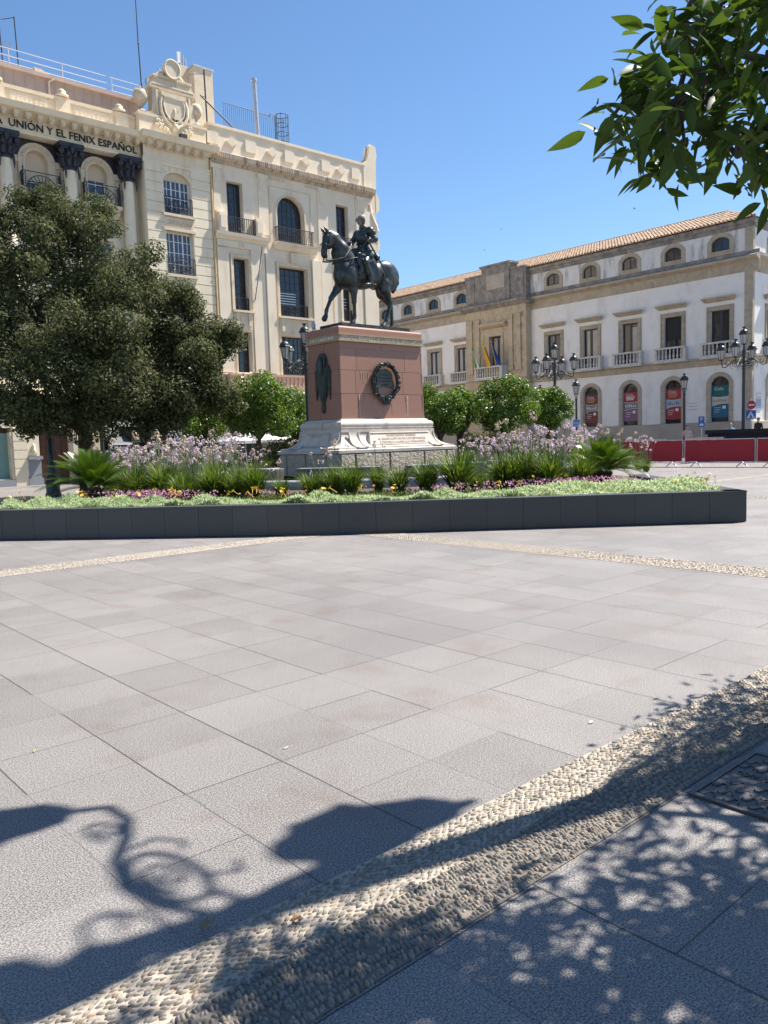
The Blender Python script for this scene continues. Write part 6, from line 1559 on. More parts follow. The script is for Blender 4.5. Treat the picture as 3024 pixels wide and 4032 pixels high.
while v < 58:
    dmax = min(ED, max(0, (v - (YS - .25)) / (25.0 - YS + .25) * ED)); d = -.12
    while d < dmax - .05:
        L_ = .42; jv = rngt.normal(0, .008); lift = rngt.uniform(.0, .015); base = len(tv)
        for dd, zz in ((d, .035 + lift), (min(d + L_, dmax + .1), .012)):
            x, _, z = roof_pt(v, dd)
            for a, b in prof: tv.append((x - PIT * b * .3, v + a * (1 if zz > .02 else .85) + jv, z + b + zz))
        n = len(prof); tf += [(base + i, base + i + 1, base + n + i + 1, base + n + i) for i in range(n - 1)]; tr_ += [rngt.random()] * (n - 1)
        d += .36
    v += .235
np_mesh('roof_tiles', tv, tf, 'tile', wb, rnd=tr_, smooth=True)
q = MB(); q.tube([(XR - .30 + ED, 25.0, zE + PIT * ED + .03), (XR - .30 + ED, YN, zE + PIT * ED + .03)], .10, 8); q.tube([roof_pt(YS - .2, 0), roof_pt(25, ED)], .10, 8); q.build('ridge_tiles', 'tile', wb)
# central stone block
q = MB(); ch = (39.62, 40.8, 6.82, 9.15, 0); OB = .62
wall(q, TR, 37.28, 43.22, 0, 11.5, [ch, (39.5, 41.0, 0, 4.2, .6)], OB, .5)
for u in (37.28, 43.22): q.quad(TR(u, 0, 0), TR(u, OB, 0), TR(u, OB, 11.5), TR(u, 0, 11.5))
q.build('stone_centre_bay', 'ashlar', wb)
q = MB(); rr = random.Random(3); z = .1; row = 0
while z < 11.2:
    u = 37.3 + (.35 if row % 2 else 0)
    while u < 43.1:
        w = .62
        if not any(a - .02 < uu < b + .02 and c_ - .1 < z + .2 < d + .1 for uu in (u, u + w) for a, b, c_, d in ((39.4, 41.0, 0, 4.5), (39.3, 41.1, 6.7, 9.4))): q.bevelbox(u + .008, min(u + w, 43.2) - .008, OB, OB + .018 + rr.uniform(0, .02), z + .008, z + .40, .012, TR)
        u += w
    z += .41; row += 1
q.build('ashlar_blocks', 'ashlar', wb)
q = MB()
for u in (37.75, 38.5, 41.75, 42.5):
    q.mark(); q.box(u - .02, u + .42, OB + .03, OB + .13, 6.75, 10.3, TR); q.box(u - .1, u + .5, OB + .03, OB + .18, 10.3, 10.55, TR); q.box(u - .08, u + .48, OB + .03, OB + .16, 6.45, 6.75, TR)
    for s_ in (-.02, .42): q.tube([TR(u + s_, OB + .08, 10.38), TR(u + s_, OB + .2, 10.38)], .1, 8)
q.mark(); surround(q, TR, ch, .20, OB, OB + .09); q.mark(); surround(q, TR, (39.5, 41.0, 2.0, 4.2, .6), .25, OB, OB + .08)
q.mark(); moulding(q, TR, 39.0, 41.5, [(OB, 9.75), (OB + .2, 9.8), (OB + .42, 9.95), (OB + .44, 10.08), (OB, 10.1)])
q.mark(); moulding(q, TR, 37.22, 43.28, [(OB, 10.6), (OB + .06, 10.62), (OB + .08, 10.8), (OB, 10.82)]); moulding(q, TR, 37.22, 43.28, [(OB, 5.2), (OB + .10, 5.22), (OB + .14, 5.75), (OB + .22, 5.86), (OB, 5.9)])
cp_ = q.build_each('pilaster', 'ashlar', wb)
for o, n_ in zip(cp_[4:], ('balcony_door_frame', 'entrance_frame', 'door_hood', 'stone_bands')): o.name = n_
q = MB(); moulding(q, TR, 36.95, 43.5, [(0, 11.2), (OB + .10, 11.22), (OB + .30, 11.38), (OB + .42, 11.46), (OB + .44, 11.6), (0, 11.64)])
q.box(37.3, 43.2, -.2, OB - .08, 11.64, 13.82, TR); q.box(38.75, 41.45, -.3, OB + .05, 11.7, 14.35, TR); q.box(38.6, 41.6, -.3, OB + .14, 14.35, 14.50, TR); q.box(37.25, 43.25, -.2, OB, 13.82, 13.95, TR)
for u in (37.5, 42.3): q.box(u, u + .7, OB - .08, OB - .02, 11.9, 13.6, TR)
q.build('centre_attic', 'stone_dark', wb)
q = MB(); q.box(39.2, 40.95, OB + .05, OB + .08, 12.65, 13.7, TR); tb = q.build('date_tablet', 'plinth', wb)
window(wb, TR, ch, OB - .4, 2, 1, 'iron', 'glass', bar=.16, fw=.10, painted_reflection=[(.10, .42, .03, .97), (.60, .9, .03, .97)])
q = MB(); q.box(39.5, 41.0, OB - .4, OB - .3, 0, 4.2, TR); q.build('entrance_door', 'brownwood', wb)
q = MB()
for u in (39.3, 40.95): q.mark(); q.prism([(u, 5.4), (u + .22, 5.4), (u + .22, 5.85), (u, 5.85)], OB, OB + .6, TR)
q.build_each('balcony_bracket', 'stone_dark', wb)
balustrade(wb, TR, 39.0, 41.7, 5.98, 6.86, OB, OB + .8, 'balu', .225)
# three flags on the central balcony
def flag(y, bands, label, lean):
    f = thing('flag', label, 'flag', TR(y, OB + .7, 6.6), 'flags on the central balcony')
    p = MB(); a = TR(y, OB + .70, 6.3); b = TR(y - lean, OB + 1.25, 8.6); p.tube([a, b], .022, 6); p.ell(b, (.04, .04, .06), 6, 4); p.build('flagpole', 'flag_gold', f)
    n = len(bands); A = Vector(a); B = Vector(b); d = (A - B)
    for k, m_ in enumerate(bands):
        q = MB(); vs = []; R_ = 12
        for i in range(R_ + 1):
            s_ = i / R_; z = B.z - .1 - 1.65 * s_; 
            for j in (k / n, (k + 1) / n):
                w = .10 + .62 * s_ ** .8; t_ = j - .1
                vs.append((B.x + d.x * s_ * .72 + .09 * sin(j * 9 + s_ * 3), B.y + d.y * s_ * .75 - (t_ * w) + .06 * sin(j * 14), z + .05 * sin(j * 7)))
        q.add(vs, [(2 * i, 2 * i + 1, 2 * i + 3, 2 * i + 2) for i in range(R_)], True); q.build('stripe', m_, f)
flag(41.55, ['flag_green', 'flag_white', 'flag_green'], 'green and white flag hanging at the left of the central balcony', -.05)
flag(40.55, ['flag_red', 'flag_yellow', 'flag_yellow', 'flag_red'], 'red and yellow flag hanging between the green and the blue flags', .12)
flag(39.45, ['flag_blue', 'flag_blue', 'flag_blue'], 'dark blue flag hanging at the right of the central balcony', -.15)
# printed banners in the arched windows
def banner(c_, base, head2, pic, foot, hdr, label, wave):
    b = thing('window_banner', label, 'banner', TR(c_, -.08, 3.3), 'printed banners in the arched windows')
    w = .52; z0, z1 = 2.28, 4.22
    T = lambda u, o, z: TR(c_ - u, -.08 + o, z)
    q = MB(); q.box(-w, w, -.012, 0, z0, z1, T); q.build('sheet', base, b)
    n = 12; X = np.linspace(-w + .004, w - .004, n)
    up = [(x, 3.56 - .05 * sin((x + w) * 3.0)) for x in X]; dn = [(x, 2.98 + .14 * (x + w) / (2 * w) + .06 * sin((x + w) * 3.2)) for x in X]
    q = MB(); q.prism(up + dn[::-1], 0, .006, T); q.build('picture', pic, b)
    q = MB()
    for L_ in (up, dn): q.tube([T(x, .008, z) for x, z in L_], .016, 4)
    q.build('wave_line', 'ban_white', b)
    q = MB(); q.prism([(-w + .004, z0 + .004)] + [(w - .004, z0 + .004)] + [(x, z - .02) for x, z in dn[::-1]], 0, .005, T); q.build('footer', foot, b)
    q = MB()
    vs, fs = text_mesh('Ciclo', .26, .006, lambda u, o, z: T(-.36 + u, .006 + o, 3.94 + z), 'LEFT'); q.add(vs, fs); q.build('title', 'ban_white', b)
    q = MB(); rr = random.Random(int(c_ * 10))
    for k, ww in enumerate((.66, .60, .56)): q.box(-.36, -.36 + ww, .0, .006, 3.86 - k * .085, 3.91 - k * .085, T)
    q.build('title_lines', hdr, b)
    q = MB()
    for k in range(3): q.box(-.38, -.38 + (.42, .36, .30)[k], .005, .009, 2.86 - k * .13, 2.885 - k * .13, T)
    q.box(.14, .34, .005, .009, 2.80, 2.98, T); q.build('small_print', 'ban_white', b)
    q = MB()
    for k in range(6):
        x = -w + .12 + k * .14; h = rr.uniform(.06, .2); q.box(x, x + .07, .006, .010, 3.22, 3.22 + h, T)
    q.build('picture_shapes', wave, b)
banner(cen_r[0], 'ban_teal', None, 'ban_cream', 'ban_blue', 'flag_green', 'teal and blue banner with a cream map picture in the arched window nearest the corner', 'ban_grey')
banner(cen_r[1], 'ban_red', None, 'ban_sky', 'ban_red', 'ban_gold', 'bright red banner with a sky picture in the second arched window from the corner', 'ban_dark')
banner(cen_r[2], 'ban_red', None, 'ban_grey', 'ban_mauve', 'ban_white', 'red and mauve banner with grey picture in the third arched window from the corner', 'ban_white')
banner(cen_r[3], 'ban_rust', None, 'ban_grey', 'ban_rust', 'ban_gold', 'rust brown banner in the arched window beside the taxi sign', 'ban_white')
banner(cen_r[4], 'ban_yellow', None, 'ban_yellow', 'ban_yellow', 'ban_rust', 'mustard yellow banner in the arched window behind the orange tree', 'ban_red')
# wall plaques
def plaque(T, u, z, w, h, m_, label, rows=3):
    p = thing('wall_plaque', label, 'plaque', T(u, .03, z)); q = MB(); q.box(u - w, u + w, .001, .03, z - h, z + h, T); q.build('panel', m_, p)
    q = MB()
    for k in range(rows): zz_ = z + h * (.6 - 1.2 * k / max(1, rows - 1)); q.box(u - w * .75, u + w * .75, .03, .034, zz_ - .012, zz_ + .012, T)
    q.build('inscription', 'ban_grey', p)
plaque(TR, 24.75, 3.05, .42, .32, 'white_wall', 'white engraved plaque between the two right-hand banners', 3)
plaque(TR, 33.85, 3.15, .36, .22, 'white_wall', 'small white plaque on the wall left of the taxi sign', 2)
plaque(TS, 49.02, 3.52, .34, .17, 'ivory', 'cream street name plate on the end wall above a notice', 2)
plaque(TS, 48.98, 2.98, .32, .34, 'ban_sky', 'grey framed notice on the end wall under the name plate', 5)
# ---------------------------------------------------------------- trees
M['leaf_oak'] = leaf_mat('holm_oak_leaf', [(.028, .036, .015), (.058, .070, .029), (.108, .120, .05), (.19, .20, .095)], .26, .6, 1.2, .15)
M['leaf_orange'] = leaf_mat('orange_tree_leaf', [(.018, .044, .009), (.042, .096, .013), (.095, .175, .019), (.20, .26, .03)], .36, .38, 1.6, .5)
M['leaf_near'] = leaf_mat('near_orange_leaf', [(.022, .045, .010), (.045, .085, .014), (.085, .14, .02)], .32, .48, 9, .5)
M['leaf_near'].node_tree.nodes['Principled BSDF'].inputs['Specular IOR Level'].default_value = .25
M['petiole'] = mat('green_twig', (.06, .07, .03), None, rough=.7)
def leaf_cloud(rng, blobs, n, size, aspect=.5, jit=.25, shell=.55, hang=.0):
    """blobs: (cx,cy,cz,rx,ry,rz). leaves are bent quads spread through the outer part of every blob"""
    B = np.array(blobs, float); w = (B[:, 3] * B[:, 4] + B[:, 4] * B[:, 5] + B[:, 3] * B[:, 5]); k = rng.choice(len(B), n, p=w / w.sum()); b = B[k]
    d = rng.normal(size=(n, 3)); d /= np.linalg.norm(d, axis=1)[:, None]
    r = shell + (1 - shell) * rng.random(n) ** .6 + rng.normal(0, .05, n)
    c_ = b[:, :3] + d * r[:, None] * b[:, 3:6]
    nm = d + rng.normal(0, .55, (n, 3)) + np.array([0, 0, .35]); nm /= np.linalg.norm(nm, axis=1)[:, None]
    t = rng.normal(size=(n, 3)) + d * .6 - np.array([0, 0, hang]); t -= nm * (t * nm).sum(1)[:, None]; t /= np.linalg.norm(t, axis=1)[:, None]
    s = np.cross(nm, t); L_ = size * rng.uniform(1 - jit, 1 + jit, n)[:, None]; W_ = L_ * aspect
    v = np.stack([c_ - t * L_ * .5, c_ + s * W_ * .5 + nm * W_ * .12, c_ + t * L_ * .5 - nm * L_ * .10, c_ - s * W_ * .5 + nm * W_ * .12], 1)
    return v.reshape(-1, 3), np.arange(4 * n).reshape(-1, 4), rng.random(n)
def limbs(q, base, h0, tips, r0, r1, rr, bend=.3):
    fork = Vector(base) + Vector((rr.gauss(0, .05), rr.gauss(0, .05), h0))
    b = Vector(base); q.tube([b + Vector((0, 0, -.05)), b + Vector((0, 0, h0 * .12)), b.lerp(fork, .5) + Vector((rr.gauss(0, .04), rr.gauss(0, .04), 0)), fork], [r0 * 1.35, r0 * 1.05, r0 * .95, r0 * .9], 10)
    for tp in tips:
        tp = Vector(tp); m = fork.lerp(tp, .5) + Vector((rr.gauss(0, bend * .4), rr.gauss(0, bend * .4), bend * .5))
        q.tube([fork - Vector((0, 0, .1)), fork.lerp(m, .5) + Vector((0, 0, .05)), m, tp], [r0 * .6, r0 * .45, r0 * .32, r1], 7)
# big holm oak
rng = np.random.default_rng(77); rr = random.Random(77)
def oak_blobs(center, spec, rng):
    out = []
    for (x, y, z, r) in spec:
        for k in range(9):
            d = rng.normal(size=3); d[2] = d[2] * .8 + .25; d /= np.linalg.norm(d); rad = r * rng.uniform(.30, .50); q_ = rng.uniform(.55, .85)
            out.append((x + d[0] * r * q_, y + d[1] * r * q_, z + d[2] * r * q_ * .9, rad, rad, rad * .8))
        out.append((x, y, z - r * .1, r * .55, r * .55, r * .5))
    return out
CR = Vector((cos(-YAW), sin(-YAW), 0)); CF = Vector((sin(YAW), cos(YAW), 0))      # plaza axes used to lay out the crown
OK = Vector((9.9, 25.6, 0))
def okp(r_, f_, z): p = OK + CR * r_ + CF * f_; return (p.x, p.y, z)
spec = []
for r_, f_, z, R in [(-2.6, .2, 8.0, 1.3), (-1.35, 0, 8.75, 1.0), (.2, .2, 8.6, 1.25), (-1.0, -.6, 7.6, 1.35), (.9, -.3, 7.6, 1.25), (2.0, .1, 7.0, 1.15), (-3.4, .5, 7.1, 1.3), (-2.3, -1.2, 6.6, 1.35), (-.4, -1.3, 6.4, 1.4), (1.2, -1.1, 6.1, 1.35),
                      (2.7, -.2, 5.8, 1.15), (3.6, .2, 5.1, 1.1), (4.6, .1, 4.6, .8), (-3.4, -1.0, 5.3, 1.3), (-1.6, -2.0, 5.0, 1.4), (.2, -2.1, 4.7, 1.4), (2.0, -1.5, 4.5, 1.35), (3.5, -.7, 4.0, 1.2), (-3.2, -1.6, 3.6, 1.3), (-2.2, -2.3, 3.4, 1.15), (-.4, -2.3, 3.2, 1.35),
                      (1.4, -1.9, 3.1, 1.3), (2.8, -1.2, 3.0, 1.15), (3.7, -.4, 3.1, .95), (-3.6, -.6, 3.0, 1.1), (-1.3, -1.2, 2.75, 1.05), (.6, -1.1, 2.7, 1.1), (2.3, -.5, 2.7, .95), (0, .8, 6.5, 1.6), (-2.4, 1.2, 5.0, 1.6), (2.2, 1.0, 4.8, 1.4), (0, 1.4, 4, 1.6), (-4.4, .3, 6.0, 1.2), (-4.6, -.2, 4.2, 1.3), (-4.5, .3, 7.7, 1.0), (-4.6, -.8, 3.0, 1.1), (-3.9, -1.2, 2.5, .9), (-5.2, 0, 5.2, 1.2), (-.9, -2.2, 2.5, .9), (3.0, -.2, 4.9, 1.0), (4.2, -.2, 3.6, 1.0), (4.4, 0, 2.9, .8), (3.2, -.9, 2.5, .8), (1.6, -1.6, 2.4, .9), (-2.8, -1.8, 2.4, .9), (4.0, .2, 5.0, 1.1), (3.0, .3, 6.2, 1.0), (-4.6, -1.0, 2.3, .8), (-3.3, -1.9, 2.3, .8), (-.2, -2.0, 2.35, .8), (2.6, -1.0, 2.3, .8), (-3.6, -2.6, 3.5, 1.0), (-2.7, -2.7, 3.2, .9), (-4.4, -2.2, 3.1, 1.0), (-3.5, -2.5, 2.5, .8), (-3.0, .2, 8.5, 1.1), (-.6, .1, 9.0, .9)]:
    spec.append((*okp(r_, f_, z), R))
ot = thing('holm_oak', 'huge dark grey-green holm oak in front of the lettered building', 'tree', (OK.x, OK.y, 0))
V, F, rn = leaf_cloud(rng, oak_blobs(OK, spec, rng), 190000, .105, .55, .4, .40)
np_mesh('crown', V, F, 'leaf_oak', ot, rnd=rn)
q = MB(); limbs(q, okp(0, 0, 0), 2.2, [s_[:3] for s_ in spec if s_[2] > 3.5][::2], .24, .03, rr, .5); q.build('trunk', 'bark', ot)
# small orange trees
def orange_tree(name, x, y, z, r, h, label, seed, trunk_h, n=9000, lean=(0, 0)):
    rng = np.random.default_rng(seed); rr = random.Random(seed)
    t = thing(name, label, 'tree', (x, y, 0), 'orange trees round the plaza')
    bl = []
    for k in range(26):
        d = rng.normal(size=3); d /= np.linalg.norm(d); q_ = rng.uniform(.22, .42) * r; e_ = rng.uniform(.58, .88)
        bl.append((x + lean[0] + d[0] * r * e_, y + lean[1] + d[1] * r * e_, z + d[2] * h * e_, q_, q_, q_ * .85))
    bl.append((x + lean[0], y + lean[1], z, r * .6, r * .6, h * .6))
    V, F, rn = leaf_cloud(rng, bl, n, .125, .48, .3, .55, .3)
    np_mesh('crown', V, F, 'leaf_orange', t, rnd=rn)
    q = MB(); limbs(q, (x, y, 0), trunk_h, [b[:3] for b in bl[:9]], .11, .02, rr, .15); q.build('trunk', 'bark', t)
    return t
orange_tree('orange_tree', 17.15, 26.6, 2.95, 1.65, 1.35, 'large bright green orange tree just left of the red pedestal', 11, 1.75, 15000)
orange_tree('orange_tree', 15.9, 29.0, 2.5, 1.25, .95, 'small orange tree between the holm oak and the large orange tree', 12, 1.6, 6000)
orange_tree('orange_tree', 20.75, 29.0, 2.6, 1.35, 1.45, 'orange tree half hidden behind the left side of the pedestal', 13, 1.5, 8000)
orange_tree('orange_tree', 25.1, 24.55, 2.75, 1.2, 1.12, 'orange tree immediately right of the red pedestal', 14, 1.45, 9000)
orange_tree('orange_tree', 27.3, 25.5, 2.85, 1.1, 1.1, 'dark orange tree second to the right of the pedestal', 15, 1.5, 7000)
orange_tree('orange_tree', 27.2, 22.65, 2.85, 1.5, 1.28, 'widest of the orange trees right of the pedestal, in front of the stone bay', 16, 1.6, 12000)
orange_tree('orange_tree', 29.75, 22.2, 2.75, 1.1, 1.0, 'round orange tree beside the five-lantern lamp post', 17, 1.5, 8000)
# dark hedge shrubs under the trees
for i, (x, y, z, r, h, lb) in enumerate(((20.3, 29.0, 1.1, 1.3, 1.0, 'dark rounded shrub beside the white canopy left of the pedestal'), (28.6, 24.2, 1.15, 1.4, .95, 'dark rounded shrub under the wide orange tree'))):
    rng = np.random.default_rng(50 + i); t = thing('dark_shrub', lb, 'shrub', (x, y, 0))
    V, F, rn = leaf_cloud(rng, [(x + rng.normal(0, r * .4), y + rng.normal(0, r * .4), z + rng.normal(0, h * .3), r * .55, r * .55, h * .6) for k in range(9)], 6000, .13, .5, .3, .5)
    np_mesh('foliage', V, F, 'leaf_oak', t, rnd=rn)
    q = MB(); q.tube([(x, y, 0), (x, y, z)], [.08, .04], 6); q.build('stem', 'bark', t)

# ---------------------------------------------------------------- lamps
def lantern_parts(q, gl, c_, s=1.0, n=6):
    """hexagonal tapering lantern hanging point at the base c_; height about .9*s"""
    x, y, z = c_
    q.lathe([(.03 * s, -.02 * s), (.13 * s, .0), (.145 * s, .03 * s), (.12 * s, .05 * s)], c_, n, False)
    for k in range(n):
        t_ = 2 * pi * k / n
        q.tube([(x + .125 * s * cos(t_), y + .125 * s * sin(t_), z + .05 * s), (x + .20 * s * cos(t_), y + .20 * s * sin(t_), z + .50 * s)], .014 * s, 4)
    q.lathe([(.20 * s, .49 * s), (.245 * s, .50 * s), (.26 * s, .545 * s), (.22 * s, .58 * s)], c_, n, False)
    q.lathe([(.22 * s, .57 * s), (.205 * s, .66 * s), (.14 * s, .735 * s), (.05 * s, .77 * s), (.04 * s, .82 * s), (.085 * s, .86 * s), (.11 * s, .90 * s), (.06 * s, .905 * s), (.0, .90 * s)], c_, 12)
    for k in range(n):
        t_ = 2 * pi * k / n; q.ell((x + .245 * s * cos(t_), y + .245 * s * sin(t_), z + .56 * s), (.025 * s, .025 * s, .035 * s), 5, 4)
    gl.lathe([(.118 * s, .05 * s), (.192 * s, .49 * s)], c_, n, False)
def bracket(q, a, z, R):
    """scrolled arm in direction a, from the post to radius R"""
    def p(r, dz): return (r * cos(a), r * sin(a), z + dz)
    pts = [p(.07, .02), p(.20, .16), p(.36, .20), p(.55, .12), p(.72, -.05), p(.88, -.16), p(1.03, -.15), p(1.12 * R / 1.15, -.05), p(R, .10)]
    q.tube(pts, .024, 6); q.tube([p(R, .10), p(R, .22)], .03, 6)
    q.tube([p(.07, -.18)] + [p(.36 + .20 * cos(t_), -.02 + .15 * sin(t_)) for t_ in np.linspace(pi * 1.2, pi * 3.1, 16)], .018, 5)
    q.tube([p(.36 + (.02 + .075 * t_ / 6) * cos(t_), -.02 + (.02 + .06 * t_ / 6) * sin(t_)) for t_ in np.linspace(0, 9, 16)], .014, 4)
    q.tube([p(.82 + (.02 + .06 * t_ / 6) * cos(t_), .0 + (.02 + .06 * t_ / 6) * sin(t_)) for t_ in np.linspace(0, 9, 14)], .013, 4)
    q.tube([p(.62, -.02), p(.66, -.16), p(.58, -.26), p(.52, -.22)], .012, 4); q.tube([p(.30, -.18), p(.26, -.32), p(.34, -.36)], .012, 4)
    q.tube([p(.07, .55), p(.20, .50), p(.24, .38), p(.16, .32), p(.12, .38)], .014, 4); q.tube([p(.07, .20), p(.18, .25), p(.24, .38)], .014, 4)
def cluster_lamp():
    t = thing('street_lamp', 'x', 'street lamp', (0, 0, 0), 'five-lantern street lamps')
    q = MB(); q.lathe([(.25, 0), (.25, .12), (.22, .18), (.22, .55), (.25, .62), (.17, .70), (.13, .95), (.15, 1.0), (.115, 1.06), (.095, 1.3), (.12, 1.36), (.088, 1.42), (.075, 4.55), (.10, 4.62), (.075, 4.7), (.07, 5.25), (.09, 5.32), (.05, 5.4), (.045, 5.62)], n=12); q.build('post', 'lampiron', t)
    for a in range(4):
        q = MB(); bracket(q, a * pi / 2, 4.75, 1.08); q.build('bracket', 'lampiron', t)
    for x, y, z in [(1.08 * cos(a * pi / 2), 1.08 * sin(a * pi / 2), 4.95) for a in range(4)] + [(0, 0, 5.62)]:
        q = MB(); g_ = MB(); lantern_parts(q, g_, (x, y, z), .95); l = q.build('lantern', 'lampiron', t); g_.build('glass', 'lampglass', l)
    return t
l0 = cluster_lamp(); l0.location = (35.86, 26.34, 0); l0.rotation_euler = (0, 0, .25); l0['label'] = 'five-lantern lamp post rising beside the round orange tree at the right'
copy_tree(l0, (39.44, 17.75, 0), .08, 'five-lantern lamp post at the right edge before the end wall')
copy_tree(l0, (20.1, 27.4, 0), .06, 'five-lantern lamp post half hidden behind the left of the pedestal')
copy_tree(l0, (9.15, 26.6, 0), .4, 'dark lamp post whose lanterns are lost inside the holm oak')
copy_tree(l0, (4.32, 1.38, 0), .03, 'near lamp post just out of view that throws the scrolled shadow', 1.05)
def single_lamp():
    t = thing('street_lamp', 'x', 'street lamp', (0, 0, 0), 'single-lantern street lamps')
    q = MB(); q.lathe([(.22, 0), (.22, .1), (.16, .2), (.15, .7), (.10, .8), (.08, 1.1), (.07, 1.2), (.06, 3.55), (.085, 3.6), (.055, 3.66), (.04, 3.8)], n=10); q.build('post', 'lampiron', t)
    q = MB(); g_ = MB(); lantern_parts(q, g_, (0, 0, 3.92), .98)
    for a in (0, pi / 2, pi, 3 * pi / 2): q.tube([(0.03 * cos(a), .03 * sin(a), 3.78), (.13 * cos(a), .13 * sin(a), 3.86), (.12 * cos(a), .12 * sin(a), 3.95)], .014, 4)
    l = q.build('lantern', 'lampiron', t); g_.build('glass', 'lampglass', l); return t
s0 = single_lamp(); s0.location = (40.78, 28.41, 0); s0['label'] = 'single-lantern lamp post carrying the blue taxi sign'
copy_tree(s0, (43.73, 23.1, 0), .4, 'single-lantern lamp post before the bright red window banner')
copy_tree(s0, (42.6, 32.45, 0), .2, 'single-lantern lamp post whose top shows over the round orange tree')
copy_tree(s0, (14.4, 35.2, 0), .2, 'grey lamp post standing by the cream pier beneath the holm oak')

# ---------------------------------------------------------------- signs
def face(px, py, toward=(0, 0)):
    d = Vector((toward[0] - px, toward[1] - py, 0)).normalized(); s_ = Vector((-d.y, d.x, 0))     # s_: viewer's right
    return lambda u, o, z: (px + s_.x * u + d.x * o, py + s_.y * u + d.y * o, z)
T = face(40.78, 28.41, (10, 5)); sg = thing('taxi_sign', 'blue taxi sign on a single-lantern lamp post', 'sign', T(0, .09, 1.9)); q = MB()
q.box(-.20, .20, .085, .11, 1.92, 2.40, T); q.build('panel', 'paleblue', sg)
q = MB(); vs, fs = text_mesh('TAXI', .165, .006, lambda u, o, z: T(u, .114 + o, 2.13 + z), sx=.95); q.add(vs, fs); q.tube([T(.07 * cos(a), .115, 2.05 + .05 * sin(a)) for a in np.linspace(pi, 2 * pi, 8)], .014, 4); q.build('lettering', 'whitepaint', sg)
T = face(45.4, 22.9, (10, 5)); sg = thing('parking_sign', 'blue parking sign on a thin grey post before the white wall', 'sign', (45.4, 22.9, 0)); q = MB()
q.tube([T(0, 0, 0), T(0, 0, 2.6)], .03, 6); q.build('post', 'steel', sg); q = MB(); q.box(-.17, .17, .03, .055, 1.72, 2.34, T); q.build('panel', 'blue', sg)
q = MB(); vs, fs = text_mesh('P', .30, .006, lambda u, o, z: T(u, .06 + o, 2.07 + z)); q.add(vs, fs); q.box(-.11, .11, .055, .062, 1.80, 1.87, T); q.box(-.07, .08, .055, .062, 1.87, 1.93, T); q.build('lettering', 'whitepaint', sg)
T = face(41.55, 18.32, (10, 5)); sg = thing('traffic_sign', 'red no-entry disc above a blue pedestrian crossing square on one post', 'sign', (41.55, 18.32, 0)); q = MB()
q.tube([T(0, 0, 0), T(0, 0, 3.1)], .03, 6); q.build('post', 'steel', sg)
q = MB(); q.prism([(.03 + .20 * cos(a), 2.74 + .22 * sin(a)) for a in np.linspace(0, 2 * pi, 25)[:-1]], .03, .05, T); d_ = q.build('no_entry_disc', 'signred', sg)
q = MB(); q.box(-.11, .17, .051, .056, 2.70, 2.78, T); q.build('white_bar', 'whitepaint', d_)
q = MB(); q.box(-.24, .24, .03, .05, 2.03, 2.47, T); s2 = q.build('crossing_panel', 'blue', sg)
q = MB(); q.prism([(-.20, 2.07), (.20, 2.07), (0, 2.43)], .051, .055, T); tri = q.build('white_triangle', 'whitepaint', s2)
q = MB(); q.tube([T(0, .058, 2.23), T(-.01, .058, 2.17)], .024, 6); q.ell(T(0, .058, 2.29), (.022, .022, .022), 6, 4); q.tube([T(-.01, .058, 2.16), T(.04, .058, 2.08)], .012, 4); q.tube([T(-.01, .058, 2.16), T(-.05, .058, 2.08)], .012, 4); q.tube([T(-.07, .058, 2.16), T(0, .058, 2.2), T(.06, .058, 2.14)], .012, 4); q.build('walking_figure', 'black', s2)

# ---------------------------------------------------------------- red barriers and stage
def barrier(L_=2.95):
    t = thing('crowd_barrier', 'x', 'barrier', (0, 0, 0), 'red barriers')
    q = MB()
    for z in (.18, 1.13): q.tube([(0, 0, z), (0, L_, z)], .02, 6)
    for y in (0, L_): q.tube([(0, y, .18), (0, y, 1.13)], .02, 6)
    q.build('frame', 'steel', t)
    for y in (.5, L_ - .5):
        q = MB(); q.tube([(-.02, y, .2), (-.02, y - .24, .012)], .022, 5); q.tube([(-.02, y, .22), (-.02, y + .24, .012)], .022, 5); q.build('foot', 'steel', t)
    q = MB(); n = 14; vs = []
    for i in range(n + 1):
        for j in range(5): vs.append((-.03 + .010 * sin(i * 1.9 + j * 2.1), .03 + (L_ - .06) * i / n, .23 + .89 * j / 4 - .008 * (i % 3)))
    q.add(vs, [(i * 5 + j, i * 5 + 5 + j, i * 5 + 6 + j, i * 5 + 1 + j) for i in range(n) for j in range(4)], True); q.build('banner_cover', 'red', t)
    return t
b0 = barrier(); b0.location = (32.05, 13.95, 0); b0['label'] = 'red covered barrier right of the white gap post, fully in view'
copy_tree(b0, (31.95, 16.93, 0), .01, 'red covered barrier whose left end runs behind the right sago palm')
copy_tree(b0, (32.15, 10.97, 0), 0, 'red covered barrier cut off by the right edge of the picture')
copy_tree(b0, (31.9, 19.92, 0), 0, 'red covered barrier hidden behind the lilac flowers and the palm')
copy_tree(b0, (36.4, 20.2, 0), -.35, 'red covered barrier of the row behind, left of the black stage')
stg = thing('stage', 'low black skirted stage behind the red barriers', 'stage', (41, 19, 0))
q = MB(); q.box(38.2, 44.5, 6, 18.95, .0, 1.32); q.build('skirt', 'blackfab', stg); q = MB(); q.box(38.1, 44.6, 5.9, 19.05, 1.32, 1.52); q.build('deck', 'blackfab', stg)
q = MB(); q.prism([(18.0, 1.0), (19.6, 1.08), (19.6, 1.16), (18.0, 1.18)], -38.1, -37.2, lambda u, o, z: (-o, u, z)); q.build('side_ramp', 'steel', stg)
q = MB()
for z in (2.05, 2.68): q.tube([(43.5, 5.5, z), (43.5, 18.2, z)], .04, 6)
for y in (18.2, 15.9, 13.6, 11.3): q.tube([(43.5, y, 1.5), (43.5, y, 2.68)], .04, 6)
q.build('handrail', 'whitemetal', stg)

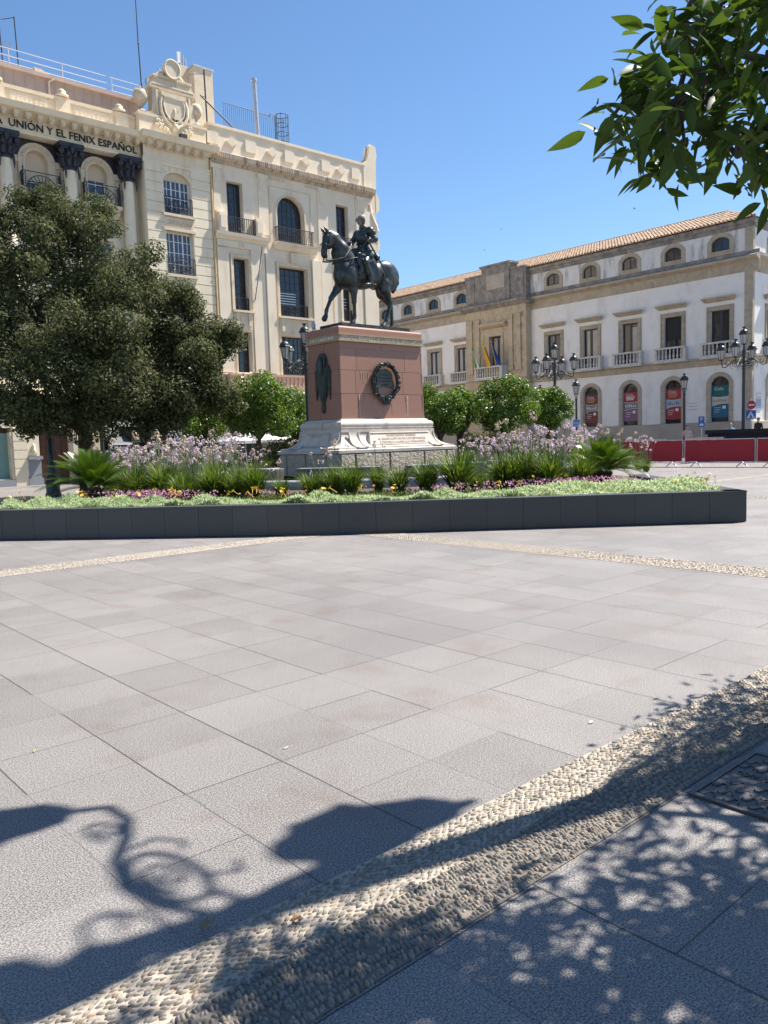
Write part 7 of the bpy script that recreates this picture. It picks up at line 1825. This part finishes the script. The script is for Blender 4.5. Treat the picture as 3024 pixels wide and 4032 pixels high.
# ---------------------------------------------------------------- people behind the stage
def person(x, y, z0, rz, shirt, label, cap=None, seed=0):
    p = thing('person', label, 'person', (x, y, z0)); R = rotm(0, 0, rz)
    pr = [('e', (0, 0, .98), (.12, .17, .13)), ('e', (0, 0, 1.2), (.115, .17, .2)), ('e', (0, 0, 1.38), (.11, .20, .1)), ('c', (0, 0, 1.44), (0, 0, 1.54), .05, .045), ('e', (-.01, 0, 1.63), (.095, .075, .115)), ('c', (-.095, 0, 1.62), (-.105, 0, 1.60), .014, .016), ('e', (0, .075, 1.62), (.018, .012, .03)), ('e', (0, -.075, 1.62), (.018, .012, .03))]
    for s_ in (-1, 1):
        pr += [('c', (0, s_ * .085, .95), (-.01, s_ * .09, .5), .085, .06), ('c', (-.01, s_ * .09, .5), (.02, s_ * .09, .08), .058, .038), ('c', (.03, s_ * .09, .04), (-.13, s_ * .1, .03), .04, .032),
               ('c', (0, s_ * .20, 1.38), (.02, s_ * .25, 1.1), .05, .04), ('c', (.02, s_ * .25, 1.1), (-.08, s_ * .22, .86), .038, .028), ('e', (-.095, s_ * .215, .80), (.03, .022, .05))]
        for k in range(4): pr.append(('c', (-.10 + .014 * k - .02, s_ * .215, .77), (-.115 + .014 * k, s_ * .205, .70), .009, .007))
        pr.append(('c', (-.12, s_ * .20, .81), (-.14, s_ * .19, .76), .010, .008))
    b_ = body('body', pr, .016, .03, ['skin', shirt, 'shirtdark'], p, (x, y, z0), R, fm=lambda cc: np.where((cc[:, 2] - z0 < 1.0) & (cc[:, 2] - z0 > .06) & (np.hypot(cc[:, 0] - x, cc[:, 1] - y) < .2), 2, np.where((cc[:, 2] - z0 < 1.47) & (cc[:, 2] - z0 >= 1.0), 1, 0)))
    hr_ = [('e', (.025, 0, 1.67), (.10, .088, .095)), ('e', (.05, 0, 1.60), (.07, .075, .09))]
    if cap: hr_ = [('e', (.0, 0, 1.69), (.108, .092, .07)), ('e', (-.09, 0, 1.675), (.08, .07, .014))]
    body('cap' if cap else 'hair', hr_, .016, .02, cap or 'hair', b_, (x, y, z0), R)
person(43.3, 22.7, .10, .6, 'shirtpink', 'dark-haired person in a pale top at the left end of the black stage')
person(45.6, 21.25, .15, .3, 'shirtblue', 'person in a light blue shirt standing behind the black stage')
person(46.8, 20.2, .42, -.2, 'shirtdark', 'person in black with a dark red cap behind the stage handrail', 'redcap')

# ---------------------------------------------------------------- cafe awnings and canopies
def awning(u0, u1, label, txt=None):
    a = thing('cafe_awning', label, 'awning', ((u0 + u1) / 2, 35.6, 2), 'charcoal cafe awnings')
    q = MB(); vs = [(u0, 35.5, 1.78), (u1, 35.5, 1.78), (u1, 37.3, 2.55), (u0, 37.3, 2.55)]; q.add(vs + [(x, y, z - .03) for x, y, z in vs], [(0, 1, 2, 3), (7, 6, 5, 4), (0, 4, 5, 1), (1, 5, 6, 2), (3, 2, 6, 7), (0, 3, 7, 4)]); q.build('sloping_cover', 'awning', a)
    q = MB(); q.box(u0, u1, 35.47, 35.495, 1.70, 1.78); q.build('white_edge', 'whitemetal', a)
    q = MB(); q.box(u0, u1, 35.478, 35.49, 1.42, 1.70); q.build('valance', 'black', a)
    q = MB()
    for u in (u0 + .1, u1 - .1): q.tube([(u, 35.56, 0), (u, 35.56, 1.75)], .03, 6)
    q.build('post', 'steel', a)
    if txt: q = MB(); vs, fs = text_mesh(txt, .22, .006, lambda u, o, z: (u0 + .1 + u, 35.474 - o, 1.50 + z), 'LEFT'); q.add(vs, fs); q.build('lettering', 'whitepaint', a)
awning(14.95, 15.92, 'narrow charcoal awning with white lettering under the holm oak', 'Mahou')
awning(17.72, 21.25, 'wide charcoal awning behind the small orange tree')
kb = thing('shop_fascia', 'black shop front box with grey lettering between the charcoal awnings', 'shop front', (16.8, 35.7, 0)); q = MB(); q.box(15.95, 17.68, 35.55, 37.2, 1.86, 2.45); q.build('fascia', 'black', kb)
q = MB(); q.box(16.0, 16.1, 35.6, 37.2, 0, 1.86); q.box(17.55, 17.65, 35.6, 37.2, 0, 1.86); q.box(15.9, 17.72, 35.5, 35.55, 1.80, 1.86); q.build('frame', 'brownmarble', kb)
q = MB(); vs, fs = text_mesh('ODA', .26, .01, lambda u, o, z: (16.9 + u, 35.545 - o, 2.0 + z), sx=1.1); q.add(vs, fs); q.build('lettering', 'ban_grey', kb)
def canopy(x, y, w, label):
    c_ = thing('white_canopy', label, 'canopy', (x, y, 0), 'white cafe canopies'); q = MB(); h = w / 2
    P = [(x - h, y - h, 1.72), (x + h, y - h, 1.72), (x + h, y + h, 1.72), (x - h, y + h, 1.72)]; ap = (x, y, 2.15)
    q.add(P + [ap], [(0, 1, 4), (1, 2, 4), (2, 3, 4), (3, 0, 4)]); 
    for a, b in zip(P, P[1:] + P[:1]): q.quad(a, b, (b[0], b[1], 1.58), (a[0], a[1], 1.58))
    q.build('canvas', 'white', c_)
    for sx in (-1, 1):
        for sy in (-1, 1): q = MB(); q.tube([(x + sx * h * .93, y + sy * h * .93, 0), (x + sx * h * .93, y + sy * h * .93, 1.7)], .03, 6); q.build('pole', 'steel', c_)
canopy(20.2, 31.9, 2.3, 'white canvas canopy left of the large orange tree trunk'); canopy(22.3, 30.6, 2.0, 'white canvas canopy showing beside the left foot of the pedestal')
bn = MB(); bn.box(19.2, 20.6, 30.2, 30.3, 0, 1.05); bn.box(19.15, 20.65, 30.15, 30.35, 1.05, 1.1); tag(bn.build('cream_screen', 'cream_pale'), 'low cream screen wall among the lilac flowers left of the pedestal', 'screen')
bx = MB(); bx.box(11.9, 12.6, 26.9, 27.5, 0, .62); bx.box(11.85, 12.65, 26.85, 27.55, .62, .68); tag(bx.build('stone_block', 'plinth'), 'stone block seat behind the left sago palm', 'block seat')
# birds
rr = random.Random(71); br0 = None
for k, (x, y) in enumerate(((36, 30), (38, 33), (40, 24), (33, 33))):
    z = (13.2, 12.9, 13.6, 10.2, 15.5, 12.4, 15.0)[k]
    if br0 is None:
        q = MB(); q.tube([(-.14, 0, 0), (0, 0, .01), (.16, 0, 0)], [.01, .05, .01], 6); q.add([(0, 0, .02), (.1, 0, .02), (.0, .3, .10), (0, -.3, .10)], [(0, 1, 2), (0, 3, 1)]); br0 = q.build('bird', 'bird'); br0.location = (x, y, z); br0.scale = (.42, .42, .42)
        tag(br0, 'tiny dark bird flying in the blue sky', 'bird', 'birds in the sky')
    else: b_ = br0.copy(); C.objects.link(b_); b_.location = (x, y, z); b_.rotation_euler = (.4, .2, k); b_.scale = (.42, .42, .42)
# ---------------------------------------------------------------- near orange tree: one branch hangs into view, its crown shades the ground
rng = np.random.default_rng(2024); rr = random.Random(2024)
nt_ = thing('orange_tree', 'near orange tree whose leafy branch hangs into the top right corner', 'tree', (5.3, .05, 0), 'orange trees round the plaza')
vis = [(1.86,1.23,2.28),(1.83,1.16,2.27),(2.00,1.25,2.39),(1.89,1.16,2.36),(1.87,1.12,2.37),(2.07,1.20,2.52),(2.37,1.34,2.72),(2.31,1.29,2.60),(2.34,1.25,2.69),(2.05,1.08,2.47),(2.27,1.14,2.67),(2.13,1.05,2.51),(2.11,1.00,2.53),(2.09,0.96,2.44),(2.19,0.96,2.55),(2.62,1.12,2.66),(2.21,1.37,2.38),(2.23,1.34,2.34),(2.25,1.31,2.27),(1.95,1.12,2.23),(2.04,1.12,2.23),(2.25,1.19,2.34),(2.32,1.20,2.30),(2.41,1.21,2.38),(2.29,1.35,2.46),(1.92,1.08,2.33),(2.20,1.22,2.37),(2.28,1.21,2.51),(2.20,1.15,2.39),(2.06,1.03,2.40),(2.24,1.09,2.38),(2.06,0.96,2.35),(2.54,1.17,2.45),(2.55,1.13,2.56),(2.37,1.03,2.39),(2.15,1.03,2.26),(2.54,1.14,2.37),(2.39,1.02,2.32),(2.51,1.14,2.29),(2.51,1.11,2.24),(2.34,1.00,2.21),(2.23,1.03,2.14),(2.39,1.02,2.15),(2.25,1.08,2.66),(2.04,1.06,2.59),(2.22,1.01,2.62),(2.56,1.10,2.75)]
def in_view(p, m=.03):
    x = CR.x * p[0] + CR.y * p[1]; dpt = CF.x * p[0] + CF.y * p[1]
    if dpt < .2: return False
    return -.5 < x / dpt < .4815 + m and (p[2] - 1.5) / dpt < .57
off = []
shade = [  # (x0,x1,y0,y1,count) patches of ground that lie in the crown's shade
    (.95, 1.9, 1.15, 1.62, 42), (1.9, 2.6, .75, 1.18, 34), (1.3, 2.2, .7, 1.2, 40), (2.95, 3.8, 1.22, 1.72, 36), (2.35, 2.95, 1.0, 1.16, 8), (2.30, 2.75, 1.40, 1.50, 5), (3.3, 4.6, 1.75, 2.10, 22), (.75, 1.5, 1.60, 1.88, 26), (2.6, 3.6, .5, 1.0, 30), (1.35, 2.0, 1.5, 1.60, 6), (2.05, 2.35, 1.24, 1.34, 5)]
for x0, x1, y0, y1, n in shade:
    k = 0; tries = 0
    while k < n and tries < 4000:
        tries += 1; h = rr.uniform(2.1, 3.9); g = (rr.uniform(x0, x1), rr.uniform(y0, y1)); L_ = h / tan(EL)
        p = (g[0] + L_ * sin(AZ), g[1] + L_ * cos(AZ), h)
        if not in_view(p, .08): off.append(p); k += 1
vis = [tuple(Vector(p) + CR * .04 + Vector((0, 0, .03 + (.06 if p[2] < 2.22 else 0)))) for p in vis if p[2] > 2.13]
allc = [(p, True) for p in vis] + [(p, False) for p in off]
# branches: trunk -> main limbs -> twigs
q = MB(); base = Vector((5.3, .05, 0)); fork = Vector((5.2, .12, 1.9))
q.tube([base, (5.28, .08, .9), fork], [.13, .10, .095], 10)
limb_pts = [fork]
def limb(pts, r0, r1):
    P = [Vector(p) for p in pts]; n = len(P); q.tube(P, [r0 + (r1 - r0) * i / (n - 1) for i in range(n)], 7); limb_pts.extend(P[1:]); 
    for a, b in zip(P, P[1:]): limb_pts.append(a.lerp(b, .5))
limb([fork, (4.4, .4, 2.5), (3.5, .75, 2.75), (2.75, 1.05, 2.62), (2.3, 1.15, 2.45), (1.98, 1.17, 2.34)], .06, .008)
limb([(2.75, 1.05, 2.62), (2.45, 1.15, 2.62), (2.2, 1.2, 2.58)], .015, .006); limb([(2.75, 1.05, 2.62), (2.55, 1.08, 2.4), (2.35, 1.08, 2.28)], .014, .006)
limb([fork, (4.5, .2, 2.8), (3.8, .3, 3.2), (3.2, .45, 3.3)], .05, .012); limb([fork, (5.0, .6, 2.9), (4.8, 1.1, 3.2), (5.0, 1.3, 3.5)], .05, .012); limb([fork, (4.7, -.2, 2.6), (4.0, .0, 2.5), (3.4, .3, 2.4)], .045, .01)
limb([(4.5, .2, 2.8), (4.2, .5, 3.4), (3.9, .7, 3.7)], .03, .01); limb([(4.4, .4, 2.5), (4.6, .9, 2.7), (4.9, 1.2, 2.9)], .03, .01)
for (p, v_) in allc:
    p = Vector(p); nb = min(limb_pts, key=lambda b: (b - p).length + (0 if b.x >= p.x - .05 else .5))
    if (nb - p).length < 1.6: q.tube([nb, nb.lerp(p, .55) + Vector((0, 0, .04)), p], [.009, .0065, .0045], 5)
q.build('trunk', 'bark', nt_)
lv, lf = leaf_shape(1.0, .40, .16, 6); LV = np.array(lv); LF = np.array(lf)
VV = []; FF = []; RN = []; cnt = 0
for (p, v_) in allc:
    for k in range(13 if v_ else 18):
        sprd = .045 if v_ else .10
        o = np.array(p) + rng.normal(0, sprd, 3)
        d = rng.normal(size=3) * np.array([1, 1, .7]) + np.array([-.14 if v_ else 0, .05 if v_ else 0, -.45]); d /= np.linalg.norm(d)
        up = np.array([0, 0, 1.0]) + rng.normal(0, .55, 3); s_ = np.cross(up, d); s_ /= np.linalg.norm(s_); nm = np.cross(d, s_)
        L_ = rng.uniform(.070, .115) * (1 if v_ else 1.1); asp = rng.uniform(.8, 1.1)
        w = o + (LV[:, 0:1] * d + LV[:, 1:2] * s_ * asp + LV[:, 2:3] * nm) * L_
        if not v_ and in_view(w.mean(0), .04): continue
        VV.append(w); FF.append(LF + cnt); cnt += len(LV); RN += [rng.random()] * len(LF)
np_mesh('crown', np.concatenate(VV), np.concatenate(FF), 'leaf_near', nt_, rnd=RN, smooth=True)
